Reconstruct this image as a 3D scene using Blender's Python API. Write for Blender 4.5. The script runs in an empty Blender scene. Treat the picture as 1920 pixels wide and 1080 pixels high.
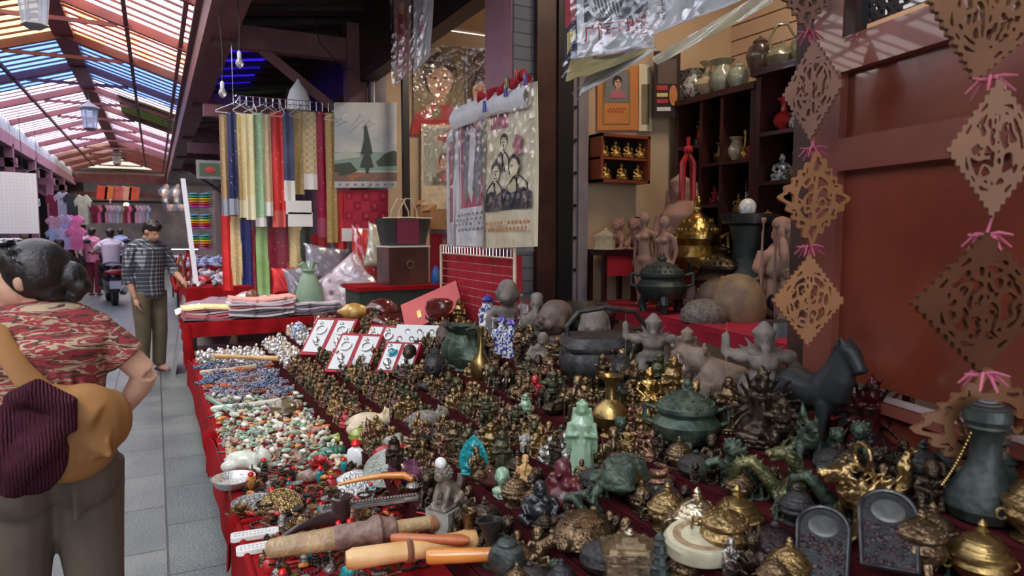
import bpy, bmesh, math, random
from mathutils import Vector, Matrix, Euler, noise
S = bpy.context.scene
C = bpy.context.scene.collection
R = math.radians
PI = math.pi
rnd = random.Random(7)

# ------------------------------------------------------------ camera
F = 1300.0
TH = math.atan(670 * math.cos(math.atan(105 / F)) / F)      # camera yaw to the right of the alley (+Y)
PT = math.atan(105 / F)                                     # pitch down
CAM = Vector((0, 0, 1.6))
cd = bpy.data.cameras.new('camera'); co = bpy.data.objects.new('camera', cd); C.objects.link(co)
cd.sensor_width = 36; cd.lens = 36 * F / 1920
co.location = CAM; co.rotation_euler = (PI / 2 - PT, 0, -TH)
cd.dof.use_dof = True; cd.dof.focus_distance = 3.6; cd.dof.aperture_fstop = 3.5
cd.clip_end = 300; cd.clip_start = .05
S.camera = co
S.view_settings.view_transform = 'Standard'; S.view_settings.look = 'None'
S.view_settings.gamma = 1; S.view_settings.use_curve_mapping = False
S.view_settings.exposure = 0.5

# ------------------------------------------------------------ world and sun
W = bpy.data.worlds.new('sky'); S.world = W; W.use_nodes = True
nt = W.node_tree; nt.nodes.clear()
wo = nt.nodes.new('ShaderNodeOutputWorld'); bg = nt.nodes.new('ShaderNodeBackground')
tc = nt.nodes.new('ShaderNodeTexCoord'); nz = nt.nodes.new('ShaderNodeTexNoise'); cr = nt.nodes.new('ShaderNodeValToRGB')
nz.inputs['Scale'].default_value = 3.0; nz.inputs['Detail'].default_value = 6
cr.color_ramp.elements[0].position = .35; cr.color_ramp.elements[0].color = (.62, .76, 1, 1)
cr.color_ramp.elements[1].position = .6; cr.color_ramp.elements[1].color = (1, .98, .95, 1)
nt.links.new(tc.outputs['Generated'], nz.inputs['Vector']); nt.links.new(nz.outputs['Fac'], cr.inputs['Fac'])
nt.links.new(cr.outputs['Color'], bg.inputs['Color']); bg.inputs['Strength'].default_value = 3.4
nt.links.new(bg.outputs[0], wo.inputs[0])
sd = bpy.data.lights.new('sun', 'SUN'); so = bpy.data.objects.new('sun', sd); C.objects.link(so)
sd.energy = 3.6; sd.angle = R(25); sd.color = (1, .97, .93)
so.rotation_euler = (R(28), R(-34), 0); so.location = (0, 0, 8)

# ------------------------------------------------------------ pixel rays
cs, sn = math.cos(TH), math.sin(TH)
_m = Euler((PI / 2 - PT, 0, -TH)).to_matrix()
def ray(px, py):
    return _m @ Vector(((px - 960) / F, (540 - py) / F, -1))
def at_z(px, py, z):
    d = ray(px, py); return CAM + d * ((z - CAM.z) / d.z)
def at_X(px, py, x):
    d = ray(px, py); return CAM + d * (x / d.x)
def at_Y(px, py, y):
    d = ray(px, py); return CAM + d * (y / d.y)
def at_d(px, py, dep):
    return CAM + ray(px, py) * dep
def depth(p):
    return (Vector(p) - CAM).dot(_m @ Vector((0, 0, -1)))

# ------------------------------------------------------------ mesh builder
class MB:
    def __init__(s): s.v = []; s.f = []; s.mi = []
    def add(s, vs, fs, m=0):
        b = len(s.v); s.v.extend([tuple(x) for x in vs]); s.f.extend([tuple(i + b for i in f) for f in fs]); s.mi.extend([m] * len(fs)); return s
    def box(s, c, d, rot=None, m=0, taper=1.0):
        x, y, z = d[0] / 2, d[1] / 2, d[2] / 2
        vs = [Vector((sx * x * (taper if sz > 0 else 1), sy * y * (taper if sz > 0 else 1), sz * z)) for sz in (-1, 1) for sx, sy in ((-1, -1), (1, -1), (1, 1), (-1, 1))]
        if rot is not None: vs = [rot @ v for v in vs]
        c = Vector(c)
        return s.add([v + c for v in vs], [(3, 2, 1, 0), (4, 5, 6, 7), (0, 1, 5, 4), (1, 2, 6, 5), (2, 3, 7, 6), (3, 0, 4, 7)], m)
    def b2(s, lo, hi, m=0):
        return s.box([(a + b) / 2 for a, b in zip(lo, hi)], [abs(b - a) for a, b in zip(lo, hi)], None, m)
    def lathe(s, prof, c=(0, 0, 0), n=20, rot=None, m=0, sq=None, sx=1, sy=1):
        vs = []; c = Vector(c)
        for r, z in prof:
            for i in range(n):
                a = 2 * PI * (i + .5 * (sq is not None)) / n
                rr = r * (sq(a) if sq else 1)
                v = Vector((rr * math.cos(a) * sx, rr * math.sin(a) * sy, z))
                if rot is not None: v = rot @ v
                vs.append(v + c)
        fs = [(j * n + i, j * n + (i + 1) % n, (j + 1) * n + (i + 1) % n, (j + 1) * n + i) for j in range(len(prof) - 1) for i in range(n)]
        fs.append(tuple(range(n - 1, -1, -1))); k = (len(prof) - 1) * n; fs.append(tuple(range(k, k + n)))
        return s.add(vs, fs, m)
    def tube(s, pts, r, n=8, m=0, flat=1.0, closed=False):
        pts = [Vector(p) for p in pts]; N = len(pts)
        if not isinstance(r, (list, tuple)): r = [r] * N
        vs = []; up = None
        for i, p in enumerate(pts):
            if closed: t = pts[(i + 1) % N] - pts[i - 1]
            else: t = pts[min(i + 1, N - 1)] - pts[max(i - 1, 0)]
            if t.length < 1e-9: t = Vector((0, 0, 1))
            t.normalize()
            if up is None:
                up = Vector((0, 0, 1)) if abs(t.z) < .9 else Vector((0, 1, 0))
            a = t.cross(up)
            if a.length < 1e-6: a = t.orthogonal()
            a.normalize(); b = a.cross(t).normalized(); up = b
            for k in range(n):
                q = 2 * PI * k / n
                vs.append(p + a * math.cos(q) * r[i] + b * math.sin(q) * r[i] * flat)
        fs = [(j * n + i, j * n + (i + 1) % n, (j + 1) * n + (i + 1) % n, (j + 1) * n + i) for j in range(N - 1) for i in range(n)]
        if closed: fs += [((N - 1) * n + i, (N - 1) * n + (i + 1) % n, (i + 1) % n, i) for i in range(n)]
        else: fs += [tuple(range(n - 1, -1, -1)), tuple(range((N - 1) * n, N * n))]
        return s.add(vs, fs, m)
    def ball(s, c, r, rot=None, n=12, k=8, m=0):
        if not isinstance(r, (list, tuple)): r = (r, r, r)
        c = Vector(c); vs = [Vector((0, 0, -1))]
        for j in range(1, k):
            a = PI * j / k
            for i in range(n):
                q = 2 * PI * i / n; vs.append(Vector((math.sin(a) * math.cos(q), math.sin(a) * math.sin(q), -math.cos(a))))
        vs.append(Vector((0, 0, 1)))
        out = []
        for v in vs:
            v = Vector((v.x * r[0], v.y * r[1], v.z * r[2]))
            if rot is not None: v = rot @ v
            out.append(v + c)
        L = len(vs) - 1
        fs = [(0, 1 + (i + 1) % n, 1 + i) for i in range(n)] + [(L, L - n + i, L - n + (i + 1) % n) for i in range(n)]
        fs += [(1 + j * n + i, 1 + j * n + (i + 1) % n, 1 + (j + 1) * n + (i + 1) % n, 1 + (j + 1) * n + i) for j in range(k - 2) for i in range(n)]
        return s.add(out, fs, m)
    def cone(s, a, b, r, n=6, m=0): return s.tube([a, b], [r, r * .08], n, m)
    def prism(s, poly, t, M=None, m=0):
        M = M or Matrix(); n = len(poly)
        vs = [M @ Vector((x, -t / 2, y)) for x, y in poly] + [M @ Vector((x, t / 2, y)) for x, y in poly]
        return s.add(vs, [tuple(range(n)), tuple(range(2 * n - 1, n - 1, -1))] + [(i, (i + 1) % n, n + (i + 1) % n, n + i)[::-1] for i in range(n)], m)
    def sheet(s, fn, nu, nv, off=(0, .004, 0), m=0):
        off = Vector(off)
        g = [Vector(fn(i / nu, j / nv)) for j in range(nv + 1) for i in range(nu + 1)]; L = len(g); w = nu + 1
        q = [(j * w + i, j * w + i + 1, (j + 1) * w + i + 1, (j + 1) * w + i) for j in range(nv) for i in range(nu)]
        fs = q + [tuple(x + L for x in reversed(f)) for f in q]
        bd = [i for i in range(nu)] + [j * w + nu for j in range(nv)] + [nv * w + i for i in range(nu, 0, -1)] + [j * w for j in range(nv, 0, -1)]
        for a in range(len(bd)):
            x, y = bd[a], bd[(a + 1) % len(bd)]; fs.append((y, x, x + L, y + L))
        return s.add(g + [v + off for v in g], fs, m)
    def ring(s, c, R0, r, rot=None, n=20, k=6, m=0, a0=0, a1=2 * PI):
        full = abs(a1 - a0) > 6.28; N = n if full else n + 1
        pts = []
        for i in range(N):
            a = a0 + (a1 - a0) * i / n; v = Vector((math.cos(a) * R0, 0, math.sin(a) * R0))
            if rot is not None: v = rot @ v
            pts.append(v + Vector(c))
        return s.tube(pts, r, k, m, closed=full)
    def xf(s, M):
        s.v = [tuple(M @ Vector(v)) for v in s.v]; return s
    def mesh(s, name='m', smooth=True):
        me = bpy.data.meshes.new(name); me.from_pydata(s.v, [], s.f); me.update()
        if any(s.mi): me.polygons.foreach_set('material_index', s.mi)
        bm = bmesh.new(); bm.from_mesh(me); bmesh.ops.recalc_face_normals(bm, faces=bm.faces); bm.to_mesh(me); bm.free()
        if smooth:
            me.polygons.foreach_set('use_smooth', [True] * len(me.polygons))
            if smooth is not True or True: me.set_sharp_from_angle(angle=R(38))
        return me

def fuse(mb, vox=.02, it=3, name='m', dec=0):
    """one continuous surface out of overlapping pieces"""
    me = mb.mesh(name, False)
    o = bpy.data.objects.new('tmp', me); C.objects.link(o)
    a = o.modifiers.new('r', 'REMESH'); a.mode = 'VOXEL'; a.voxel_size = vox
    if it:
        b = o.modifiers.new('s', 'SMOOTH'); b.iterations = it; b.factor = .5
    if dec:
        d = o.modifiers.new('d', 'DECIMATE'); d.ratio = dec
    dg = bpy.context.evaluated_depsgraph_get(); dg.update()
    out = bpy.data.meshes.new_from_object(o.evaluated_get(dg)); out.name = name
    bpy.data.objects.remove(o); bpy.data.meshes.remove(me)
    out.polygons.foreach_set('use_smooth', [True] * len(out.polygons)); out.materials.clear()
    return out

def setmat(o, m):
    ms = m if isinstance(m, (list, tuple)) else [m]
    if len(o.data.materials) < len(ms):
        while len(o.data.materials) < len(ms): o.data.materials.append(None)
    for i, x in enumerate(ms):
        o.material_slots[i].link = 'OBJECT'; o.material_slots[i].material = x
def obj(name, me, m, parent=None, loc=None, rz=None, sc=None):
    if isinstance(me, MB): me = me.mesh(name)
    o = bpy.data.objects.new(name, me); C.objects.link(o); setmat(o, m)
    if parent: o.parent = parent
    if loc is not None: o.location = loc
    if rz is not None: o.rotation_euler = rz if isinstance(rz, (tuple, list, Euler)) else (0, 0, rz)
    if sc is not None: o.scale = sc if isinstance(sc, (tuple, list)) else (sc,) * 3
    return o
def tag(o, label, cat, group=None, kind=None):
    o['label'] = label; o['category'] = cat
    if group: o['group'] = group
    if kind: o['kind'] = kind
    return o
def struct(name, me, m, parent=None, **k):
    o = obj(name, me, m, parent, **k)
    if not parent: o['kind'] = 'structure'
    return o
def thing(name, label, cat, loc=(0, 0, 0), rz=0, group=None, sc=1):
    o = bpy.data.objects.new(name, None); C.objects.link(o); o.empty_display_size = .05
    o.location = loc; o.rotation_euler = (0, 0, rz); o.scale = (sc,) * 3
    return tag(o, label, cat, group)

# ------------------------------------------------------------ materials
MC = {}
def mat(name, c1, c2=None, rough=.5, metal=0, scale=6, bump=0, bs=22, coat=0, lo=.4, hi=.62, spec=.5, c3=None, vor=False, alpha=1, trans=0, bd=.006, det=5):
    if name in MC: return MC[name]
    m = bpy.data.materials.new(name); m.use_nodes = True; MC[name] = m
    n = m.node_tree.nodes; l = m.node_tree.links; p = n['Principled BSDF']
    p.inputs['Roughness'].default_value = rough; p.inputs['Metallic'].default_value = metal
    p.inputs['Specular IOR Level'].default_value = spec
    p.inputs['Coat Weight'].default_value = coat; p.inputs['Alpha'].default_value = alpha
    p.inputs['Transmission Weight'].default_value = trans
    p.inputs['Base Color'].default_value = (*c1, 1)
    t = n.new('ShaderNodeTexCoord')
    if c2:
        z = n.new('ShaderNodeTexVoronoi' if vor else 'ShaderNodeTexNoise'); z.inputs['Scale'].default_value = scale
        if not vor: z.inputs['Detail'].default_value = det
        r = n.new('ShaderNodeValToRGB'); e = r.color_ramp.elements
        e[0].position = lo; e[0].color = (*c1, 1); e[1].position = hi; e[1].color = (*c2, 1)
        if c3: q = e.new(min(.97, hi + .12)); q.color = (*c3, 1)
        l.new(t.outputs['Object'], z.inputs['Vector']); l.new(z.outputs['Distance' if vor else 'Fac'], r.inputs['Fac']); l.new(r.outputs['Color'], p.inputs['Base Color'])
    if bump:
        z = n.new('ShaderNodeTexNoise'); z.inputs['Scale'].default_value = bs; z.inputs['Detail'].default_value = 3
        b = n.new('ShaderNodeBump'); b.inputs['Strength'].default_value = bump; b.inputs['Distance'].default_value = bd
        l.new(t.outputs['Object'], z.inputs['Vector']); l.new(z.outputs['Fac'], b.inputs['Height']); l.new(b.outputs['Normal'], p.inputs['Normal'])
    return m
def relief(name, c1, c2, rough=.4, metal=.8, scale=5, bump=.6, bs=16):
    """cast metal with chased ornament"""
    if name in MC: return MC[name]
    m = mat(name, c1, c2, rough, metal, scale, lo=.38, hi=.68)
    n = m.node_tree.nodes; l = m.node_tree.links; p = n['Principled BSDF']; t = [x for x in n if x.type == 'TEX_COORD'][0]
    v = n.new('ShaderNodeTexVoronoi'); v.inputs['Scale'].default_value = bs; v.feature = 'SMOOTH_F1'
    z = n.new('ShaderNodeTexNoise'); z.inputs['Scale'].default_value = bs * .7; z.inputs['Detail'].default_value = 4
    a = n.new('ShaderNodeMath'); a.operation = 'ADD'
    l.new(t.outputs['Object'], v.inputs['Vector']); l.new(t.outputs['Object'], z.inputs['Vector'])
    l.new(v.outputs['Distance'], a.inputs[0]); l.new(z.outputs['Fac'], a.inputs[1])
    b = n.new('ShaderNodeBump'); b.inputs['Strength'].default_value = bump; b.inputs['Distance'].default_value = .0055
    l.new(a.outputs[0], b.inputs['Height']); l.new(b.outputs['Normal'], p.inputs['Normal'])
    return m
def glassy(name, col, tr=.8, rough=.3, tl=(1, 1, 1)):
    """thin see-through sheet: part clear, part diffusing"""
    if name in MC: return MC[name]
    m = bpy.data.materials.new(name); m.use_nodes = True; MC[name] = m
    n = m.node_tree.nodes; l = m.node_tree.links; n.clear()
    o = n.new('ShaderNodeOutputMaterial'); a = n.new('ShaderNodeBsdfTransparent'); b = n.new('ShaderNodeBsdfTranslucent'); x = n.new('ShaderNodeMixShader')
    a.inputs[0].default_value = (*col, 1); b.inputs[0].default_value = (*[c * t for c, t in zip(col, tl)], 1); x.inputs[0].default_value = 1 - tr
    l.new(a.outputs[0], x.inputs[1]); l.new(b.outputs[0], x.inputs[2]); l.new(x.outputs[0], o.inputs[0])
    return m
def film(name='plastic_film', op=.3, bs=40):
    """crinkled clear plastic wrap"""
    if name in MC: return MC[name]
    m = bpy.data.materials.new(name); m.use_nodes = True; MC[name] = m
    n = m.node_tree.nodes; l = m.node_tree.links; n.clear()
    o = n.new('ShaderNodeOutputMaterial'); a = n.new('ShaderNodeBsdfTransparent'); g = n.new('ShaderNodeBsdfGlossy'); x = n.new('ShaderNodeMixShader')
    g.inputs['Roughness'].default_value = .2; g.inputs['Color'].default_value = (.95, .95, 1, 1)
    t = n.new('ShaderNodeTexCoord'); v = n.new('ShaderNodeTexVoronoi'); v.inputs['Scale'].default_value = bs; v.feature = 'F1'
    z = n.new('ShaderNodeTexNoise'); z.inputs['Scale'].default_value = bs * .6; z.inputs['Detail'].default_value = 4
    b = n.new('ShaderNodeBump'); b.inputs['Strength'].default_value = 1; b.inputs['Distance'].default_value = .012
    l.new(t.outputs['Object'], z.inputs['Vector']); l.new(t.outputs['Object'], v.inputs['Vector'])
    ad = n.new('ShaderNodeMath'); ad.operation = 'ADD'; l.new(z.outputs['Fac'], ad.inputs[0]); l.new(v.outputs['Distance'], ad.inputs[1])
    l.new(ad.outputs[0], b.inputs['Height']); l.new(b.outputs['Normal'], g.inputs['Normal'])
    r = n.new('ShaderNodeMapRange'); r.inputs['From Min'].default_value = .35; r.inputs['From Max'].default_value = .75; r.inputs['To Min'].default_value = op * .3; r.inputs['To Max'].default_value = op * 1.7
    l.new(z.outputs['Fac'], r.inputs['Value']); l.new(r.outputs[0], x.inputs[0])
    l.new(a.outputs[0], x.inputs[1]); l.new(g.outputs[0], x.inputs[2]); l.new(x.outputs[0], o.inputs[0])
    return m
def checks(name, cols, sx, sz, rough=.8, thin=.5):
    """woven check / plaid from two crossing wave bands"""
    if name in MC: return MC[name]
    m = bpy.data.materials.new(name); m.use_nodes = True; MC[name] = m
    n = m.node_tree.nodes; l = m.node_tree.links; p = n['Principled BSDF']; p.inputs['Roughness'].default_value = rough
    t = n.new('ShaderNodeTexCoord'); s = n.new('ShaderNodeSeparateXYZ'); l.new(t.outputs['Object'], s.inputs[0])
    ws = []
    for ax, k in (('X', sx), ('Z', sz)):
        if ax == 'X':
            ad = n.new('ShaderNodeMath'); ad.operation = 'ADD'; l.new(s.outputs['X'], ad.inputs[0]); l.new(s.outputs['Y'], ad.inputs[1]); src = ad.outputs[0]
        else: src = s.outputs['Z']
        a = n.new('ShaderNodeMath'); a.operation = 'MULTIPLY'; a.inputs[1].default_value = k; l.new(src, a.inputs[0])
        f = n.new('ShaderNodeMath'); f.operation = 'FRACT'; l.new(a.outputs[0], f.inputs[0])
        g = n.new('ShaderNodeMath'); g.operation = 'GREATER_THAN'; g.inputs[1].default_value = thin; l.new(f.outputs[0], g.inputs[0]); ws.append(g)
    a = n.new('ShaderNodeMath'); a.operation = 'ADD'; l.new(ws[0].outputs[0], a.inputs[0]); l.new(ws[1].outputs[0], a.inputs[1])
    d = n.new('ShaderNodeMath'); d.operation = 'MULTIPLY'; d.inputs[1].default_value = .5; l.new(a.outputs[0], d.inputs[0])
    r = n.new('ShaderNodeValToRGB'); r.color_ramp.interpolation = 'CONSTANT'; e = r.color_ramp.elements
    e[0].position = 0; e[0].color = (*cols[0], 1); e[1].position = .8; e[1].color = (*cols[2], 1); q = e.new(.3); q.color = (*cols[1], 1)
    l.new(d.outputs[0], r.inputs['Fac']); l.new(r.outputs['Color'], p.inputs['Base Color'])
    return m
# ------------------------------------------------------------ palette
M_mauve = mat('mauve_paint', (.17, .062, .075), (.12, .045, .055), .55, scale=4, bump=.1, bs=30)
M_mauve2 = mat('faded_mauve_paint', (.36, .17, .22), (.30, .13, .18), .6, scale=3)
M_roofred = mat('roof_red_paint', (.2, .035, .03), (.13, .025, .03), .5, scale=3)
M_rafter = mat('rafter_paint', (.15, .04, .045), (.1, .03, .04), .55, scale=2)
M_dark = mat('dark_stained_wood', (.03, .016, .015), (.015, .009, .009), .5, scale=5)
M_brown = mat('brown_wood', (.075, .028, .02), (.045, .018, .014), .45, scale=6)
M_black = mat('black_paint', (.012, .012, .014), rough=.45)
M_cream = mat('cream_wall_paint', (.62, .45, .29), (.55, .4, .26), .8, scale=2)
M_grey = mat('grey_metal', (.32, .32, .35), (.25, .25, .28), .5, metal=.3, scale=8)
M_greypaint = mat('grey_mauve_frame', (.30, .25, .27), (.24, .2, .22), .55, scale=5)
M_white = mat('white_paint', (.75, .76, .8), rough=.5)
M_chrome = mat('chrome_wire', (.75, .75, .77), rough=.22, metal=1)
M_redcloth = mat('red_felt_cloth', (.34, .008, .012), (.27, .006, .009), .95, scale=9, bump=.4, bs=60, spec=.15)
M_redpanel = mat('red_curtain_cloth', (.46, .015, .03), (.36, .01, .022), .85, scale=7)
M_maroon = mat('maroon_lacquer', (.12, .008, .014), (.08, .005, .01), .25, coat=.5)
M_skin = mat('skin', (.62, .36, .25), (.56, .31, .21), .5, scale=12, spec=.35)
M_skin2 = mat('tanned_skin', (.46, .25, .17), (.4, .21, .14), .5, scale=12, spec=.3)
M_hair = mat('black_hair', (.01, .008, .008), (.025, .016, .014), .42, scale=30, bump=.5, bs=90)
M_rubber = mat('black_rubber', (.02, .02, .022), rough=.7)
M_film = film('plastic_film', .13, 16)
M_film2 = film('light_plastic_film', .07, 14)
M_filmbag = film('cushion_plastic_film', .15, 10)

# ------------------------------------------------------------ floor
def paving():
    m = bpy.data.materials.new('stone_paving'); m.use_nodes = True
    n = m.node_tree.nodes; l = m.node_tree.links; p = n['Principled BSDF']
    t = n.new('ShaderNodeTexCoord'); mp = n.new('ShaderNodeMapping'); mp.inputs['Rotation'].default_value = (0, 0, PI / 2); mp.inputs['Location'].default_value = (.1, .0, 0)
    b = n.new('ShaderNodeTexBrick'); b.inputs['Scale'].default_value = 1; b.inputs['Brick Width'].default_value = .62; b.inputs['Row Height'].default_value = .42
    b.inputs['Mortar Size'].default_value = .006; b.inputs['Mortar Smooth'].default_value = .2
    b.inputs['Color1'].default_value = (.165, .185, .18, 1); b.inputs['Color2'].default_value = (.235, .25, .235, 1); b.inputs['Mortar'].default_value = (.07, .07, .07, 1)
    z = n.new('ShaderNodeTexNoise'); z.inputs['Scale'].default_value = 2.5; z.inputs['Detail'].default_value = 8
    r = n.new('ShaderNodeValToRGB'); r.color_ramp.elements[0].position = .3; r.color_ramp.elements[0].color = (.62, .66, .7, 1); r.color_ramp.elements[1].position = .7; r.color_ramp.elements[1].color = (1.1, 1.08, 1, 1)
    x = n.new('ShaderNodeMix'); x.data_type = 'RGBA'; x.blend_type = 'MULTIPLY'; x.inputs[0].default_value = 1
    l.new(t.outputs['Object'], mp.inputs[0]); l.new(mp.outputs[0], b.inputs['Vector']); l.new(t.outputs['Object'], z.inputs['Vector']); l.new(z.outputs['Fac'], r.inputs[0])
    l.new(b.outputs['Color'], x.inputs[6]); l.new(r.outputs[0], x.inputs[7]); l.new(x.outputs[2], p.inputs['Base Color'])
    z2 = n.new('ShaderNodeTexNoise'); z2.inputs['Scale'].default_value = 60; z2.inputs['Detail'].default_value = 3; l.new(t.outputs['Object'], z2.inputs['Vector'])
    s = n.new('ShaderNodeMath'); s.operation = 'SUBTRACT'; l.new(z2.outputs['Fac'], s.inputs[0]); l.new(b.outputs['Fac'], s.inputs[1])
    bu = n.new('ShaderNodeBump'); bu.inputs['Strength'].default_value = .45; bu.inputs['Distance'].default_value = .012; l.new(s.outputs[0], bu.inputs['Height']); l.new(bu.outputs[0], p.inputs['Normal'])
    mr = n.new('ShaderNodeMapRange'); mr.inputs['To Min'].default_value = .28; mr.inputs['To Max'].default_value = .6; l.new(z.outputs['Fac'], mr.inputs['Value']); l.new(mr.outputs[0], p.inputs['Roughness'])
    return m
struct('floor', MB().b2((-8, -10, -.1), (7, 46, 0)), paving())

# ------------------------------------------------------------ alley roof
XL, XR, XM = -2.7, .52, -1.07
ZE, ZR = 4.02, 4.55
def rz_at(x): return ZE + (ZR - ZE) * (1 - abs(x - XM) / ((XR - XL) / 2 + .03)) if True else 0
bands = [(-9, 5, (.8, .82, .85), .7, 'milky'), (5, 9.0, (.95, .93, .93), .85, 'clear white'), (9.0, 10.3, (1, .92, .86), .85, 'warm white'), (10.3, 12.3, (.75, .42, .27), .75, 'orange'),
         (12.3, 15.6, (.36, .47, .72), .85, 'blue'), (15.6, 19, (.98, .93, 1), .85, 'pale pink'), (19, 21.5, (.97, .95, 1), .85, 'pale'),
         (21.5, 26, (.95, .88, .96), .85, 'lilac'), (26, 31.5, (.62, .5, .42), .7, 'tan')]
for k, (y0, y1, col, tr, nm) in enumerate(bands):
    mb = MB()
    for sgn in (-1, 1):
        def fn(u, v, sgn=sgn):
            x = XM + sgn * u * ((XR - XL) / 2 + .03)
            return (x, y0 + (y1 - y0) * v, ZE + (ZR - ZE) * (1 - u) + .012 * math.sin(u * 60))
        if nm == 'orange' and sgn < 0: continue
        mb.sheet(fn, 12, 2, (0, 0, .004))
    if nm == 'orange':
        ml = MB(); sgn = -1
        ml.sheet(lambda u, v: (XM - u * ((XR - XL) / 2 + .03), y0 + (y1 - y0) * v, ZE + (ZR - ZE) * (1 - u)), 12, 2, (0, 0, .004))
        struct('ceiling_sheet', ml, glassy('sheet_amber', (.75, .62, .4), .75))
        m = glassy('sheet_orange', col, tr)
        n = m.node_tree.nodes; l = m.node_tree.links; t = n.new('ShaderNodeTexCoord'); z = n.new('ShaderNodeTexNoise'); z.inputs['Scale'].default_value = 2.2; z.inputs['Detail'].default_value = 6
        r = n.new('ShaderNodeValToRGB'); r.color_ramp.elements[0].position = .42; r.color_ramp.elements[0].color = (.8, .5, .34, 1); r.color_ramp.elements[1].position = .6; r.color_ramp.elements[1].color = (1, .92, .85, 1)
        l.new(t.outputs['Object'], z.inputs['Vector']); l.new(z.outputs['Fac'], r.inputs[0])
        for q in n:
            if q.type in ('BSDF_TRANSPARENT', 'BSDF_TRANSLUCENT'): l.new(r.outputs[0], q.inputs[0])
    else: m = glassy('sheet_' + nm.replace(' ', '_'), col, tr)
    struct('ceiling_sheet', mb, m)
# olive repair sheet on the right slope
struct('ceiling_sheet', MB().sheet(lambda u, v: (XM + .5 + u * 1.05, 16.2 + 3.0 * v, rz_at(XM + .5 + u * 1.05) - .03), 4, 2, (0, 0, -.004)), glassy('sheet_olive', (.12, .15, .07), .6))

def bar(mb, a, b, w, h, m=0):
    a, b = Vector(a), Vector(b); d = b - a; L = d.length; z = d.normalized()
    x = z.cross(Vector((0, 0, 1)))
    if x.length < .01: x = Vector((1, 0, 0))
    x.normalize(); y = z.cross(x)
    rot = Matrix((x, y, z)).transposed()
    return mb.box((a + b) / 2, (w, h, L), rot, m)
trim_n = [0]
def trim(mb, m):
    trim_n[0] += 1; return struct('trim_%d' % trim_n[0], mb, m)
trim(bar(MB(), (XM, -9, ZR - .05), (XM, 31.5, ZR - .05), .26, .12), M_roofred)      # ridge board
y = -8.8; k = 0
while y < 31.5:
    big = (k % 7 == 0)
    mb = MB(); w, h = (.08, .12) if big else (.04, .022)
    bar(mb, (XL, y, ZE - h / 2 - .01), (XM, y, ZR - h / 2 - .01), w, h); bar(mb, (XR, y, ZE - h / 2 - .01), (XM, y, ZR - h / 2 - .01), w, h)
    if big: bar(mb, (XM - .75, y, rz_at(XM - .75) - .15), (XM + .75, y, rz_at(XM + .75) - .15), .035, .05)
    trim(mb, M_roofred if y < 12.2 else M_rafter)
    y += .3; k += 1
for x in (XL + .7, XM + .85, XR - .14):
    trim(bar(MB(), (x, -9, rz_at(x) - .1), (x, 31.5, rz_at(x) - .1), .05, .05), M_rafter)
# right gutter beam and eave posts
gb = MB().b2((.50, -9, 3.55), (.58, 31.5, 3.86)); gb.b2((.44, -9, 3.84), (.60, 31.5, 3.88)); gb.b2((.58, -9, 3.6), (.82, 31.5, 3.66))
trim(gb, M_mauve)
mb = MB()
for i in range(24): mb.box((.56, 1.5 + i * 1.3, 3.95), (.03, .03, .18))
trim(mb, M_white)
# left beam with the white louvre strip over it
trim(MB().b2((-2.82, 2, 3.42), (-2.66, 32, 3.68)), M_mauve2)
mb = MB().b2((-2.80, 2, 3.68), (-2.78, 32, 4.03))
for i in range(90): mb.box((-2.74, 3 + i * .32, 3.86), (.05, .16, .3))
trim(mb, mat('white_louvre', (.55, .58, .62), (.45, .48, .52), .6))
# far end: cross beams
mb = MB().b2((-2.8, 31.4, 3.5), (.6, 31.6, 3.85)); mb.b2((-2.8, 31.4, 2.95), (.6, 31.6, 3.15)); trim(mb, M_mauve)
trim(MB().b2((-2.7, 31.9, 3.85), (.5, 32, 4.5)), mat('gable_board', (.5, .45, .35), rough=.8))
# lean-to ceiling between gutter and the shop fronts
def lean(y0, y1, m, a=0, b=1): return struct('ceiling_lean_to', MB().sheet(lambda u, v: (.6 + (a + (b - a) * u) * 1.75, y0 + (y1 - y0) * v, 3.9 + (a + (b - a) * u) * .25 + .02 * math.sin(v * (y1 - y0) * 40)), 3, int((y1 - y0) * 14), (0, 0, .01)), m)
M_tin = mat('rusty_tin', (.05, .035, .035), (.03, .022, .025), .5, metal=.3, scale=3)
lean(-7, 9.8, M_tin); lean(9.8, 12.6, glassy('sheet_violet', (.10, .06, .45), .8), .12, .5); lean(9.8, 12.6, M_tin, 0, .12); lean(9.8, 12.6, M_tin, .5, 1); lean(12.6, 15.4, glassy('sheet_mossy', (.05, .07, .03), .8)); lean(15.4, 31.4, M_tin)
for y in [1.2 + .55 * i for i in range(26)]:
    trim(bar(MB(), (.6, y, 3.86), (2.3, y, 4.1), .05, .07), M_dark)

# ------------------------------------------------------------ transverse beams, posts and braces
def portal(y, zc=3.66):
    mb = MB(); mb.b2((.58, y - .07, zc - .12), (2.16, y + .07, zc + .12))
    mb.b2((2.0, y - .1, 0), (2.22, y + .1, 3.95))
    a, b = (1.1, y, zc - .1), (1.98, y, zc - .75); bar(mb, a, b, .07, .09)
    trim(mb, M_mauve)
portal(8.05); 
for y in (12.1, 16.3, 20.5, 24.7): portal(y)
mb = MB().b2((.6, 9.6, 3.05), (2.2, 9.75, 3.2)); mb.b2((.58, 13.6, 3.0), (2.2, 13.75, 3.18)); trim(mb, M_mauve)
# fascia over the shop openings
mb = MB().b2((2.14, -1, 3.3), (2.3, 31, 4.2)); trim(mb, M_dark)
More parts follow.
